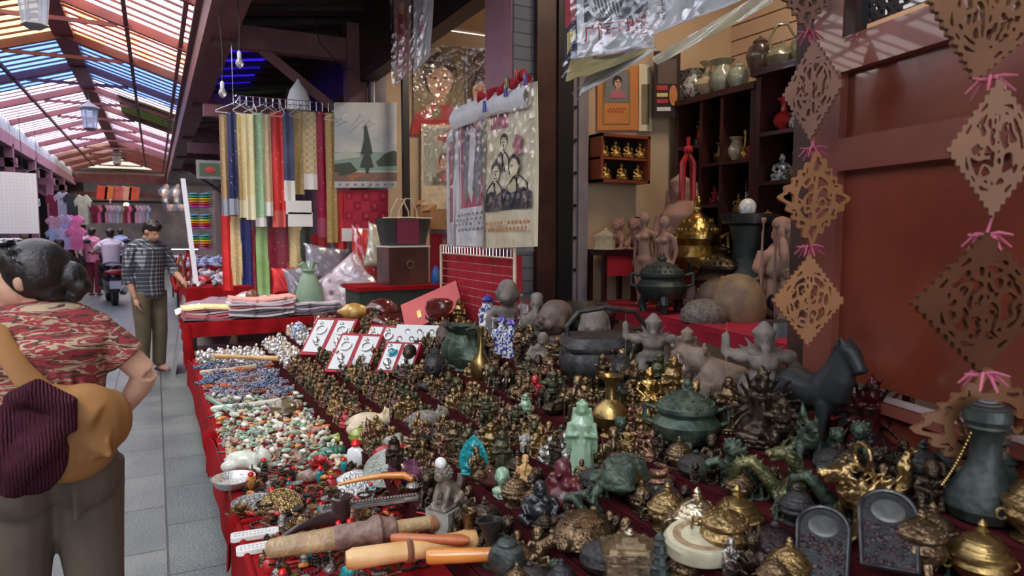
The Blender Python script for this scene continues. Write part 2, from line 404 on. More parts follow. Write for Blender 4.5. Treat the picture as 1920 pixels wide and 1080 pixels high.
# near column (front faded mauve, side: brick strip, brown and black woods, grey frame)
trim(MB().b2((2.1, 4.1, 0), (2.26, 4.5, 4.1)), M_mauve2)
mb = MB().b2((2.115, 4.085, 0), (2.26, 4.1, 4.1)); 
def bricks(name, c1, c2, mo, bw, rh, ms=.008, sc=1, rot=(PI / 2, 0, 0)):
    m = bpy.data.materials.new(name); m.use_nodes = True; n = m.node_tree.nodes; l = m.node_tree.links
    t = n.new('ShaderNodeTexCoord'); mp = n.new('ShaderNodeMapping'); mp.inputs['Rotation'].default_value = rot
    b = n.new('ShaderNodeTexBrick'); b.inputs['Scale'].default_value = sc; b.inputs['Brick Width'].default_value = bw; b.inputs['Row Height'].default_value = rh; b.inputs['Mortar Size'].default_value = ms
    b.inputs['Color1'].default_value = (*c1, 1); b.inputs['Color2'].default_value = (*c2, 1); b.inputs['Mortar'].default_value = (*mo, 1)
    l.new(t.outputs['Object'], mp.inputs[0]); l.new(mp.outputs[0], b.inputs[0]); l.new(b.outputs[0], n['Principled BSDF'].inputs['Base Color']); n['Principled BSDF'].inputs['Roughness'].default_value = .8
    return m
trim(mb, bricks('grey_brick', (.17, .18, .21), (.2, .21, .24), (.09, .1, .12), .6, .085, .006))
trim(MB().b2((2.262, 4.04, 0), (2.41, 4.5, 4.1)), M_brown)
trim(MB().b2((2.412, 4.02, 0), (2.53, 4.5, 4.1)), M_black)
mb = MB().b2((2.532, 4.05, 0), (2.67, 4.5, 4.1)); mb.b2((2.58, 4.03, 0), (2.62, 4.05, 4.1)); trim(mb, M_greypaint)
mb = MB()
for i in range(12): mb.lathe([(.012, 0), (.012, .01)], (2.56, 4.045, .9 + i * .22), 8, Matrix.Rotation(PI / 2, 3, 'X'))
trim(mb, M_black)
struct('wall_partition', MB().b2((2.67, 4.12, 0), (4.2, 4.25, 4.1)), M_cream)
# shop interior behind: slatted back wall, floor level things, ceiling
sl = MB()
for i in range(28): sl.b2((4.02, -1, 1.0 + i * .115), (4.06, 4.12, 1.0 + i * .115 + .104))
sl.b2((4.06, -1, 0), (4.12, 4.12, 4.3)); struct('wall_back', sl, mat('peach_slat_board', (.66, .47, .33), (.6, .42, .29), .6, scale=2))
struct('ceiling_shop', MB().b2((2.3, -1, 4.12), (4.2, 8.3, 4.18)), M_cream)
struct('wall_near', MB().b2((2.3, -1.05, 0), (4.1, -1, 4.12)), M_cream)
struct('wall_right_near_light_block', MB().b2((2.14, -9, 0), (2.3, -1.06, 4.2)), M_mauve)  # unseen wall behind the camera, added to cut light on the right side
# second shop
struct('wall_second_shop', MB().b2((2.25, 8.25, 0), (4.6, 8.35, 4.1)), mat('cream_plaster', (.66, .52, .36), (.6, .47, .33), .8))
struct('wall_second_back', MB().b2((4.3, 4.25, 0), (4.4, 8.3, 4.1)), M_cream)
mb = MB().b2((2.47, 7.42, 0), (2.54, 7.49, 4.1)); trim(mb, M_black)
mb = MB().b2((2.24, 7.86, 0), (2.42, 8.0, 3.9)); trim(mb, M_greypaint)
# neighbouring fronts further down on the right and left
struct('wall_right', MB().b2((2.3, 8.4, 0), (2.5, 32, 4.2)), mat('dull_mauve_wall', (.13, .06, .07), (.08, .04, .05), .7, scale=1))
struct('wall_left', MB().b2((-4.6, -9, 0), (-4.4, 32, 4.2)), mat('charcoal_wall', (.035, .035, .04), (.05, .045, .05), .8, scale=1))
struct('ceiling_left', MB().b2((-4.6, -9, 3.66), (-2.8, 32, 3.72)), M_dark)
mb = MB()
for y in (12, 15.2, 18.4, 21.6, 24.8, 28): mb.b2((-2.82, y, 0), (-2.66, y + .16, 3.5)); mb.b2((-4.4, y, 3.0), (-2.6, y + .14, 3.2)); bar(mb, (-2.7, y + .08, 2.6), (-3.4, y + .08, 3.05), .07, .07)
trim(mb, M_mauve2)
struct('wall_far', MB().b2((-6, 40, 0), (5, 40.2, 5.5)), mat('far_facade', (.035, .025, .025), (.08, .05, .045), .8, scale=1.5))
struct('ceiling_far_sky_block', MB().b2((-5, 31.7, 4.0), (3, 40, 4.1)), M_dark)  # added dark cover beyond the roof end, keeps open sky light off the far wall
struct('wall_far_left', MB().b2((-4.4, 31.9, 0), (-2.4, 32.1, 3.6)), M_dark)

# ------------------------------------------------------------ open shop door on the right
D0 = Vector((2.10, 1.70, 0)); DD = Vector((-.211, -.977, 0)); DN = Vector((-.977, .211, 0))
def dbox(mb, u0, u1, z0, z1, n0, n1):
    rot = Matrix((DD, -DN, Vector((0, 0, 1)))).transposed()
    return mb.box(D0 + DD * ((u0 + u1) / 2) + DN * ((n0 + n1) / 2) + Vector((0, 0, (z0 + z1) / 2)), (u1 - u0, abs(n1 - n0), z1 - z0), rot)
M_door = mat('varnished_red_wood', (.21, .042, .02), (.15, .028, .014), .28, scale=2.5, coat=.6, bump=.08, bs=9)
M_doorr = mat('varnished_rail_wood', (.27, .075, .055), (.21, .055, .04), .3, scale=3, coat=.5, bump=.08, bs=12)
d = MB(); dbox(d, 0, .14, 0, 3.1, 0, .05); dbox(d, .95, 1.15, 0, 3.1, 0, .05)
d1 = struct('door_1', d, M_doorr)
d = MB(); dbox(d, .14, .95, 2.12, 2.23, 0, .055); dbox(d, .14, .95, 1.80, 1.905, 0, .055); dbox(d, .14, .95, 1.04, 1.075, 0, .05); dbox(d, .14, .95, 0, .15, 0, .05); dbox(d, .14, .95, 3.0, 3.1, 0, .05)
obj('rail', d, M_doorr, d1)
d = MB(); dbox(d, .14, .95, 1.905, 2.12, .005, .02); dbox(d, .14, .95, 1.11, 1.80, .005, .02); dbox(d, .14, .95, .15, 1.04, .005, .02)
obj('panel', d, M_door, d1)
obj('moulding', dbox(MB(), .14, .95, 1.078, 1.092, .02, .045), mat('pale_edge', (.5, .38, .36), (.4, .27, .25), .5), d1)  # moulding strip paler than the rails
gm = mat('door_glass', (.02, .025, .03), rough=.03, spec=1.0, coat=1); 
obj('glass_pane', dbox(MB(), .19, .92, 2.26, 3.0, .012, .02), gm, d1)
d = MB(); dbox(d, .14, .19, 2.23, 3.0, 0, .045); dbox(d, .92, .95, 2.23, 3.0, 0, .045); obj('glazing_bead', d, M_brown, d1)
trim(MB().b2((2.14, 1.72, 0), (2.3, 1.86, 3.3)), M_brown)
# ------------------------------------------------------------ figure kinds: unit height, base at z=0, front faces -Y
def rotX(a): return Matrix.Rotation(R(a), 3, 'X')
def rotY(a): return Matrix.Rotation(R(a), 3, 'Y')
def rotZ(a): return Matrix.Rotation(R(a), 3, 'Z')
def head(b, c, r, ears=1, nose=1, hair=None):
    x, y, z = c
    b.ball((x, y, z), (r * .82, r * .9, r * 1.05))
    if nose:
        b.ball((x, y - r * .88, z - r * .1), (r * .14, r * .2, r * .22)); b.ball((x, y - r * .75, z - r * .5), (r * .3, r * .15, r * .1))
        b.tube([(x - r * .5, y - r * .72, z + r * .18), (x, y - r * .86, z + r * .14), (x + r * .5, y - r * .72, z + r * .18)], r * .09, 6)
    if ears:
        for s in (-1, 1): b.ball((x + s * r * .84, y + r * .05, z - r * .15), (r * .12, r * .2, r * .42))
def lotus(rr=.36, h=.13, sy=.85):
    b = MB().lathe([(rr * .8, 0), (rr, h * .3), (rr * .85, h * .5), (rr * 1.0, h * .9), (rr * .95, h)], n=24, sy=sy)
    for ring_, z in ((1.0, .32), (.98, .75)):
        for i in range(14):
            a = 2 * PI * (i + (z > .5) * .5) / 14
            b.ball((math.cos(a) * rr * .93 * ring_, math.sin(a) * rr * .93 * sy, h * z), (rr * .2, rr * .1, h * .28), rotZ(math.degrees(a) + 90), 8, 6)
    return b
def K_buddha(v=.018):
    z0 = .12; b = MB()
    b.tube([(-.33, .02, z0 + .1), (-.15, -.17, z0 + .07), (.05, -.24, z0 + .07), (.3, -.05, z0 + .1)], [.1, .1, .08, .1]); b.tube([(.33, .02, z0 + .09), (.12, -.2, z0 + .09), (-.1, -.22, z0 + .08)], [.1, .09, .06])
    b.ball((0, .06, z0 + .12), (.27, .2, .13)); b.tube([(0, .05, z0 + .1), (0, .04, z0 + .3), (0, .04, z0 + .46)], [.2, .155, .17]); b.ball((0, .04, z0 + .48), (.24, .12, .09))
    for s in (-1, 1): b.tube([(s * .22, .04, z0 + .47), (s * .29, -.0, z0 + .3), (s * .1, -.18, z0 + .17)], [.075, .065, .045])
    b.ball((0, -.2, z0 + .16), (.11, .06, .035)); b.tube([(0, .03, z0 + .5), (0, .02, z0 + .62)], .06)
    b.tube([(-.2, -.06, z0 + .5), (-.02, -.15, z0 + .34), (.15, -.1, z0 + .22)], .025, 6)
    head(b, (0, 0, z0 + .68), .115); b.ball((0, .02, z0 + .79), (.075, .075, .07))
    for i in range(26):
        a = i * 2.4; t = 1 - i / 30; q = .1 * math.sqrt(max(0, 1 - (t * .8) ** 2)); b.ball((math.cos(a) * q, .03 + math.sin(a) * q * .9, z0 + .71 + t * .09), .02, None, 6, 4)
    return [('body', fuse(b, v)), ('lotus_base', lotus().mesh())]
def K_guanyin(v=.018):
    z0 = .1; b = MB(); b.lathe([(.17, z0 - .02), (.16, z0 + .1), (.12, z0 + .35), (.13, z0 + .5), (.16, z0 + .6), (.1, z0 + .68), (.05, z0 + .72)], n=16, sy=.8)
    for i in range(9):
        a = i * .7; b.tube([(math.cos(a) * .16, math.sin(a) * .12, z0), (math.cos(a + .15) * .125, math.sin(a + .15) * .1, z0 + .38)], .02, 6)
    for s in (-1, 1):
        b.tube([(s * .15, 0, z0 + .6), (s * .19, -.03, z0 + .42), (s * .05, -.13, z0 + .47)], [.05, .045, .03]); b.tube([(s * .17, -.02, z0 + .42), (s * .2, .0, z0 + .2)], [.05, .02], flat=.6)
    head(b, (0, -.01, z0 + .78), .085); b.lathe([(.08, z0 + .82), (.09, z0 + .87), (.04, z0 + .9), (.015, z0 + .93)], n=12)
    b.tube([(-.1, .03, z0 + .8), (-.13, .06, z0 + .6)], .03); b.tube([(.1, .03, z0 + .8), (.13, .06, z0 + .6)], .03)
    return [('body', fuse(b, v)), ('lotus_base', lotus(.21, .11).mesh())]
def K_laughing(v=.022):
    b = MB(); b.ball((0, .02, .3), (.34, .27, .28)); b.ball((0, -.1, .3), (.25, .2, .2)); b.ball((0, .04, .55), (.28, .17, .14))
    for s in (-1, 1):
        b.ball((s * .12, -.1, .55), (.1, .08, .08)); b.tube([(s * .26, .03, .56), (s * .38, -.02, .38), (s * .3, -.2, .25)], [.1, .085, .055])
        b.tube([(s * .15, .05, .12), (s * .42, -.08, .12), (s * .22, -.3, .08)], [.13, .11, .07])
        for t in range(3): b.tube([(s * .33, .1, .5 - t * .1), (s * .38, -.02, .3 - t * .08), (s * .3, -.15, .12)], .025, 6)
    head(b, (0, -.04, .8), .18); b.tube([(-.07, -.2, .73), (0, -.22, .7), (.07, -.2, .73)], .02, 6)
    b.ball((0, -.02, .66), (.15, .13, .08)); b.tube([(0, -.3, .3), (.0, -.305, .3)], .02, 6); b.lathe([(.36, 0), (.36, .05), (.3, .07)], n=18, sy=.9)
    return [('body', fuse(b, v))]
def K_sage(v=.02):     # standing bearded old man with staff
    b = MB(); b.lathe([(.2, 0), (.21, .05), (.16, .3), (.17, .5), (.18, .62), (.1, .72), (.05, .76)], n=16, sy=.8)
    head(b, (0, -.03, .83), .11); b.ball((0, .0, .92), (.1, .1, .08)); b.tube([(0, -.13, .76), (0, -.19, .62), (0, -.19, .48)], [.05, .05, .01])
    b.tube([(-.16, 0, .64), (-.23, -.07, .48), (-.2, -.17, .46)], [.07, .06, .04]); b.tube([(.16, 0, .64), (.22, -.05, .45), (.08, -.18, .48)], [.07, .07, .04])
    b.tube([(-.2, -.19, 0), (-.21, -.18, .5), (-.2, -.18, .95)], .018, 6); b.ball((-.2, -.18, .96), .035)
    for i in range(7): b.tube([(-.17 + i * .055, -.15, 0.02), (-.13 + i * .045, -.13, .4)], .018, 6)
    return [('body', fuse(b, v))]
def K_general(v=.018):
    b = MB(); b.lathe([(.24, 0), (.26, .04), (.22, .08)], n=18)
    for s in (-1, 1):
        b.tube([(s * .1, 0, .44), (s * .14, -.06, .26), (s * .14, .0, .08)], [.085, .07, .05]); b.ball((s * .14, -.05, .09), (.05, .1, .035))
        b.ball((s * .2, 0, .68), (.09, .09, .07)); b.tube([(s * .13, .03, .5), (s * .24, .05, .3)], [.09, .03], flat=.5)
    b.tube([(0, 0, .42), (0, 0, .56), (0, 0, .7)], [.15, .12, .15]); b.ball((0, -.02, .5), (.15, .13, .07)); b.ball((0, -.05, .62), (.13, .1, .08))
    b.tube([(.2, 0, .68), (.3, -.05, .55), (.22, -.17, .55)], [.06, .05, .04]); b.tube([(-.2, 0, .68), (-.33, -.02, .72), (-.33, -.05, .88)], [.06, .05, .04])
    head(b, (0, -.02, .84), .095); b.lathe([(.1, .87), (.11, .9), (.06, .95), (.02, 1.0)], n=12); b.tube([(0, -.1, .78), (0, -.13, .66)], [.05, .01])
    b.tube([(-.33, -.06, .3), (-.33, -.06, 1.0)], .014, 6)
    for i in range(8):
        a = PI * (.1 + .8 * i / 7); b.cone((math.cos(a) * .12, .1, .62 + math.sin(a) * .1), (math.cos(a) * .34, .14, .62 + math.sin(a) * .3), .035)
    return [('body', fuse(b, v))]
def K_manyarm(v=.018):
    b = MB(); b.tube([(0, .03, .15), (0, .02, .45), (0, .02, .62)], [.16, .11, .13]); b.ball((0, .02, .2), (.24, .2, .12))
    for i in range(16):
        a = PI * (-.22 + 1.44 * i / 15); r = .33 + .06 * (i % 2)
        b.tube([(math.cos(a) * .1, .05, .5 + math.sin(a) * .08), (math.cos(a) * r * .75, .0, .5 + math.sin(a) * r * .6), (math.cos(a) * r * 1.1, -.07, .5 + math.sin(a) * r * 1.1)], [.035, .028, .024], 6)
        b.ball((math.cos(a) * r * 1.12, -.08, .5 + math.sin(a) * r * 1.12), .035, None, 6, 4)
    for s in (-1, 1): b.tube([(s * .14, .05, .15), (s * .25, -.12, .13), (s * .04, -.2, .12)], [.09, .08, .05])
    head(b, (0, -.02, .74), .09)
    for s in (-1, 1): head(b, (s * .1, .02, .75), .06)
    b.lathe([(.08, .8), (.1, .84), (.05, .88), (.06, .91), (.015, 1.0)], n=10)
    return [('body', fuse(b, v)), ('lotus_base', lotus(.3, .12).mesh())]
def K_bust(v=.02):
    b = MB(); b.lathe([(.2, 0), (.22, .04), (.14, .1), (.1, .2), (.11, .3)], n=14); b.ball((0, .02, .2), (.34, .2, .16)); b.ball((0, 0, .07), (.3, .18, .09)); b.tube([(0, .02, .25), (0, 0, .5)], [.13, .11])
    head(b, (0, -.01, .66), .25); b.ball((0, .04, .75), (.22, .23, .2))
    return [('body', fuse(b, v))]
def K_curlhead(v=.018):
    b = MB(); b.ball((0, .03, .12), (.36, .22, .13)); b.tube([(0, .03, .15), (0, 0, .4)], [.14, .11]); head(b, (0, -.01, .6), .24)
    h = MB(); h.ball((0, .05, .68), (.215, .22, .2)); h.ball((0, .06, .87), (.11, .11, .1))
    for i in range(110):
        t = i / 110; z = .02 + t * .98; a = i * 2.39996; q = math.sqrt(max(0, 1 - z * z)); p = Vector((math.cos(a) * q * .215, .05 + math.sin(a) * q * .22, .66 + z * .215))
        if p.y < -.13 and p.z < .74: continue
        h.ball(p, .026, None, 6, 4)
    for i in range(24):
        z = i / 24; a = i * 2.4; q = math.sqrt(max(0, 1 - z * z)); h.ball((math.cos(a) * q * .11, .06 + math.sin(a) * q * .11, .88 + z * .1), .024, None, 6, 4)
    return [('body', fuse(b, v)), ('hair_curls', h.mesh())]
def K_baby(v=.022):    # big bald child head over folded arms
    b = MB(); b.ball((0, .05, .2), (.36, .26, .2)); b.ball((0, .02, .36), (.26, .18, .12))
    for s in (-1, 1): b.tube([(s * .26, .02, .38), (s * .34, -.12, .24), (s * .05, -.26, .28)], [.1, .09, .06])
    b.lathe([(.38, 0), (.38, .05), (.3, .08)], n=16, sy=.8)
    b2 = MB(); head(b2, (0, -.02, .7), .27); b2.ball((0, .04, .76), (.25, .25, .22))
    for s in (-1, 1): b2.ball((s * .12, -.2, .62), (.09, .08, .08)); b2.ball((s * .1, -.235, .72), (.05, .03, .018))
    return [('body', fuse(b, v)), ('head', fuse(b2, v))]
def quad(b, L=.5, H=.45, body=.14, leg=.055, neck=(.0, -.3, .8), hr=.12):
    pass
def K_horse(v=.016):
    b = MB(); b.tube([(0, .42, .52), (0, .25, .5), (0, 0, .47), (0, -.2, .5), (0, -.28, .54)], [.08, .165, .15, .155, .1], 12)
    b.tube([(0, -.18, .54), (0, -.27, .68), (0, -.31, .82), (0, -.33, .9)], [.15, .12, .09, .07], 10, flat=1.25); b.tube([(0, -.32, .92), (0, -.39, .87), (0, -.47, .78), (0, -.5, .73)], [.07, .075, .052, .05], 10); b.ball((0, -.36, .84), (.055, .07, .06)); b.tube([(0, -.4, .79), (0, -.46, .72)], [.045, .03])
    for s in (-1, 1):
        b.cone((s * .04, -.33, .95), (s * .05, -.32, 1.02), .025); b.ball((s * .06, -.39, .9), .022); b.ball((s * .03, -.52, .76), .02)
        b.tube([(s * .09, -.2, .45), (s * .1, -.21, .27), (s * .1, -.2, .14), (s * .1, -.22, .03)], [.07, .042, .03, .035]); b.tube([(s * .1, .3, .45), (s * .11, .2, .3), (s * .11, .33, .2), (s * .11, .29, .03)], [.1, .06, .035, .035])
    b.tube([(0, -.28, .98), (0, -.22, .88), (0, -.13, .68)], [.02, .035, .02], flat=.5); b.tube([(0, .4, .56), (0, .52, .5), (0, .54, .3), (0, .5, .2)], [.03, .05, .06, .01])
    b.b2((-.2, -.35, 0), (.2, .42, .03))
    return [('body', fuse(b, v))]
def K_bear(v=.02):     # roaring beast, head lifted
    b = MB(); b.tube([(0, .5, .35), (0, .25, .42), (0, -.05, .5), (0, -.2, .62)], [.14, .25, .26, .2], 12); b.ball((0, -.27, .74), (.17, .18, .16))
    b.tube([(0, -.32, .78), (0, -.5, .86)], [.11, .075]); b.tube([(0, -.3, .66), (0, -.44, .58)], [.09, .05]); b.ball((0, -.57, .9), .035)
    for s in (-1, 1):
        b.ball((s * .14, -.17, .88), (.05, .03, .055)); b.tube([(s * .15, -.12, .45), (s * .18, -.2, .2), (s * .18, -.25, .04)], [.12, .09, .07]); b.tube([(s * .15, .35, .35), (s * .2, .3, .18), (s * .2, .25, .04)], [.14, .1, .07]); b.ball((s * .18, -.28, .04), (.07, .1, .04)); b.ball((s * .2, .2, .04), (.07, .1, .04))
        b.ball((s * .11, -.35, .82), .03)
    b.b2((-.28, -.35, 0), (.28, .6, .03))
    t = MB()
    for s in (-1, 1): t.cone((s * .05, -.5, .8), (s * .05, -.49, .72), .016); t.cone((s * .04, -.42, .61), (s * .04, -.43, .68), .014)
    for i in range(-3, 4): t.ball((i * .013, -.5, .805), .009, None, 6, 4)
    return [('body', fuse(b, v)), ('teeth', t.mesh(), 'ivory')]
def spines(b, path, up, r, n, w):
    for i in range(n):
        t = i / (n - 1) * (len(path) - 1); k = min(int(t), len(path) - 2); f = t - k; p = path[k].lerp(path[k + 1], f); d = (path[k + 1] - path[k]).normalized()
        u = up(p, d); b.cone(p + u * r * .7, p + u * (r + w) - d * w * .3, w * .4, 5)
def dragon_head(b, c, r, d=-1):
    x, y, z = c
    b.ball(c, (r * .75, r, r * .7)); b.tube([(x, y - r * .5, z + r * .1), (x, y - r * 1.6, z + r * .05), (x, y - r * 1.9, z + r * .2)], [r * .55, r * .38, r * .3]); b.tube([(x, y - r * .4, z - r * .4), (x, y - r * 1.4, z - r * .7)], [r * .4, r * .22])
    for s in (-1, 1):
        b.tube([(x + s * r * .3, y + r * .1, z + r * .5), (x + s * r * .55, y + r * .9, z + r * 1.2), (x + s * r * .5, y + r * 1.5, z + r * 1.3)], [r * .2, r * .13, r * .05], 6)
        b.ball((x + s * r * .45, y - r * .5, z + r * .4), r * .2); b.tube([(x + s * r * .3, y - r * 1.7, z), (x + s * r * .9, y - r * 2.1, z - r * .5), (x + s * r * .7, y - r * 1.9, z - r * 1.2)], [r * .1, r * .07, r * .04], 6)
        for i in range(6):
            a = PI * (-.45 + .9 * i / 5); b.cone((x + s * r * .5, y + r * .2, z + math.sin(a) * r * .5), (x + s * r * (1.0 + .5 * math.cos(a)), y + r * (.8 + .3 * math.cos(a)), z + math.sin(a) * r * 1.4), r * .2, 6)
def K_dragon(v=.018):
    b = MB(); p = [Vector(q) for q in [(-.45, .25, .1), (-.5, .1, .3), (-.42, 0, .55), (-.25, -.02, .62), (-.08, 0, .45), (.1, .05, .2), (.3, .0, .2), (.4, -.05, .4), (.32, -.12, .65), (.2, -.18, .78)]]
    b.tube(p, [.03, .06, .08, .09, .1, .12, .13, .12, .1, .09], 10); spines(b, p, lambda q, d: (Vector((0, 0, 1)) - d * d.z).normalized() if abs(d.z) < .95 else Vector((.5, 0, 0)), .1, 22, .07)
    bb = MB(); dragon_head(bb, (0, 0, 0), .13); bb.xf(Matrix.Translation((.14, -.2, .83)) @ Matrix.Rotation(R(-60), 4, 'Z')); b.add(bb.v, bb.f)
    for q in ((.05, -.1, .12), (.3, -.15, .1), (.0, .15, .1), (.35, .15, .1)):
        b.tube([(q[0], q[1] * .3, .22), (q[0] + .05, q[1] * 1.2, .14), (q[0], q[1] * 1.4, .03)], [.06, .045, .035])
        for k in (-1, 0, 1): b.tube([(q[0], q[1] * 1.4, .03), (q[0] - .06, q[1] * 1.4 + k * .035, .015)], [.02, .008], 6)
    return [('body', fuse(b, v))]
def K_beast(v=.02, ring=False):    # mythical guardian beast on four legs with mane and flame tail
    b = MB(); b.tube([(0, .3, .4), (0, .1, .38), (0, -.12, .44), (0, -.22, .56)], [.11, .15, .17, .13], 12)
    dragon_head(b, (0, -.28, .7), .13)
    for s in (-1, 1):
        b.tube([(s * .12, -.1, .38), (s * .17, -.17, .2), (s * .16, -.22, .04)], [.09, .065, .05]); b.tube([(s * .12, .25, .36), (s * .17, .18, .2), (s * .16, .28, .12), (s * .16, .22, .03)], [.1, .07, .05, .05])
        for q in (-.26, .18):
            for k in (-1, 0, 1): b.ball((s * .16 + k * .035, q, .03), (.022, .045, .03), None, 6, 4)
        for i in range(14):
            y = -.15 + i * .033; z = .5 + .12 * math.sin(i * 1.7); b.cone((s * .1, y, z - .02), (s * (.16 + .03 * math.sin(i)), y + .12, z + .12), .035)
    b.tube([(0, .34, .42), (0, .45, .55), (0, .42, .75), (0, .46, .92)], [.05, .08, .08, .02])
    for i in range(9): b.cone((0, .42, .55 + i * .04), (.0 + .05 * math.sin(i * 2), .58, .6 + i * .05), .035)
    out = [('body', fuse(b, v))]
    if ring: out.append(('coin_ring', MB().ring((0, -.05, .86), .14, .025, None, 24, 8).mesh()))
    return out
def K_lion(v=.02):
    b = MB(); b.tube([(0, .3, .2), (0, .1, .3), (0, -.05, .45), (0, -.1, .6)], [.18, .2, .17, .13], 12); b.ball((0, -.15, .76), (.17, .17, .17)); b.tube([(0, -.2, .72), (0, -.33, .7)], [.12, .09])
    for i in range(60):
        z = -1 + 2 * i / 60; a = i * 2.4; q = math.sqrt(1 - z * z); p = Vector((math.cos(a) * q * .19, -.1 + math.sin(a) * q * .19, .77 + z * .19))
        if p.y > -.22: b.ball(p, .035, None, 6, 4)
    for s in (-1, 1):
        b.tube([(s * .12, -.08, .45), (s * .14, -.2, .25), (s * .14, -.24, .08)], [.09, .07, .06]); b.ball((s * .14, -.28, .08), (.07, .09, .05)); b.tube([(s * .15, .28, .2), (s * .22, .1, .15), (s * .2, 0, .08)], [.13, .09, .05]); b.ball((s * .08, -.28, .82), .03); b.ball((s * .15, -.1, .93), .04)
    b.tube([(0, .42, .2), (0, .5, .45), (0, .42, .6)], [.05, .08, .02]); b.b2((-.25, -.38, 0), (.25, .48, .05))
    return [('body', fuse(b, v))]
def K_monkey(v=.024):   # crouching figure with arms about its knees
    b = MB(); b.ball((0, .08, .25), (.24, .22, .24)); b.tube([(0, .1, .3), (0, .02, .6)], [.2, .15]); head(b, (0, -.05, .8), .19); b.ball((0, -.2, .74), (.09, .08, .07))
    for s in (-1, 1): b.tube([(s * .12, .1, .12), (s * .2, -.18, .4), (s * .16, -.24, .06)], [.1, .09, .06]); b.tube([(s * .17, .03, .58), (s * .26, -.12, .42), (s * .03, -.28, .42)], [.075, .065, .05])
    b.lathe([(.3, 0), (.3, .04), (.25, .06)], n=14)
    return [('body', fuse(b, v))]
def K_toad(v=.03):
    b = MB(); b.ball((0, .1, .5), (.5, .6, .42)); b.ball((0, -.45, .62), (.38, .35, .28)); b.ball((0, -.62, .5), (.4, .2, .1))
    for s in (-1, 1): b.ball((s * .22, -.45, .86), .12); b.tube([(s * .35, .3, .4), (s * .65, .1, .35), (s * .55, .45, .08)], [.2, .16, .08]); b.tube([(s * .35, -.2, .4), (s * .5, -.45, .2), (s * .5, -.6, .05)], [.14, .1, .07])
    for i in range(30):
        a = i * 2.4; q = math.sqrt(i / 30) * .42; b.ball((math.cos(a) * q, .12 + math.sin(a) * q * 1.2, .5 + .41 * math.sqrt(max(0, 1 - (q / .5) ** 2))), .05, None, 6, 4)
    for k in range(10): b.tube([(.0, .5, .5), (.3 - .06 * k, .75, .75)], [.05, .02], 6)
    c = MB()
    for i in range(7): c.lathe([(.13, -.015), (.13, .015)], (-.38 + .02 * i, -.35 + i * .12, .62 + .06 * math.sin(i * .5)), 14, rotY(-50) @ rotX(12))
    for i in range(7): c.lathe([(.13, -.015), (.13, .015)], (.38 - .02 * i, -.35 + i * .12, .62 + .06 * math.sin(i * .5)), 14, rotY(50) @ rotX(12))
    return [('body', fuse(b, v)), ('coin_string', c.mesh(), 'brass')]
def K_turtle(v=.035):
    b = MB(); b.ball((0, 0, .35), (.8, .95, .3)); b.tube([(0, -.8, .35), (0, -1.15, .5), (0, -1.3, .6)], [.2, .17, .18])
    for s in (-1, 1): b.tube([(s * .6, -.6, .3), (s * .95, -.8, .1)], [.2, .13]); b.tube([(s * .6, .6, .3), (s * .9, .85, .1)], [.18, .12])
    s_ = MB(); s_.lathe([(.88, 0), (.84, .12), (.72, .38), (.5, .58), (.2, .68), (.02, .7)], (0, 0, .3), 24, sy=1.15)
    for i in range(18):
        a = 2 * PI * i / 18; s_.ball((math.cos(a) * .84, math.sin(a) * .96, .38), (.13, .13, .08), None, 8, 5)
    for i in range(9):
        a = 2 * PI * i / 9; s_.ball((math.cos(a) * .48, math.sin(a) * .55, .84), (.15, .15, .07), None, 8, 5)
    return [('body', fuse(b, v)), ('shell', s_.mesh())]
def K_censer(v=.02):    # footed pot with lid, finial and two handles
    b = MB().lathe([(.1, .2), (.3, .24), (.4, .36), (.42, .46), (.34, .56), (.36, .6), (.38, .62), (.3, .62)], n=28)
    for i in range(3):
        a = 2 * PI * i / 3 + .5; b.tube([(math.cos(a) * .25, math.sin(a) * .25, .3), (math.cos(a) * .36, math.sin(a) * .36, .15), (math.cos(a) * .32, math.sin(a) * .32, 0)], [.09, .07, .06])
    hh = [MB().tube([(s * .38, 0, .42), (s * .52, 0, .48), (s * .5, 0, .66), (s * .38, 0, .62)], .035, 8).mesh() for s in (-1, 1)]
    l = MB().lathe([(.37, .62), (.37, .66), (.3, .74), (.15, .82), (.06, .86), (.05, .88)], n=28)
    for i in range(24):
        a = 2 * PI * i / 24; l.ball((math.cos(a) * .33, math.sin(a) * .33, .7), .022, None, 6, 4); 
        if i % 2: l.ball((math.cos(a) * .24, math.sin(a) * .24, .78), .024, None, 6, 4)
    k = MB(); k.ball((0, 0, .9), (.08, .08, .05)); k.ball((0, 0, .95), (.045, .05, .05))
    return [('pot', b.mesh()), ('lid', l.mesh()), ('handle', hh[0]), ('handle', hh[1]), ('finial', k.mesh())]
def K_beastcenser(v=.02):    # tall censer with a beast on the lid
    p = [x for x in K_censer()]; b = MB(); b.tube([(0, .08, .86), (0, -.02, .9)], [.06, .07]); b.ball((0, -.07, .96), (.055, .06, .05)); b.tube([(0, .1, .86), (0, .16, .95), (0, .13, 1.0)], [.03, .03, .01])
    return p[:4] + [('beast_finial', fuse(b, .012))]
def K_bell(v=.02):     # small domed burner, pierced lid
    b = MB().lathe([(.26, 0), (.3, .03), (.2, .08), (.22, .12), (.36, .24), (.4, .36), (.36, .44), (.4, .47)], n=24)
    l = MB().lathe([(.42, .47), (.42, .51), (.34, .56), (.28, .66), (.2, .74), (.08, .8), (.05, .82)], n=24)
    for z, r in ((.55, .36), (.63, .31), (.71, .24)): l.ring((0, 0, z), r, .014, rotX(90), 24, 6)
    k = MB().lathe([(.05, .8), (.09, .85), (.04, .89), (.07, .93), (.015, 1.0)], n=12)
    return [('pot', b.mesh()), ('lid', l.mesh()), ('finial', k.mesh())] + [('handle', MB().ring((s * .43, 0, .34), .07, .018, None, 12, 6).mesh()) for s in (-1, 1)]
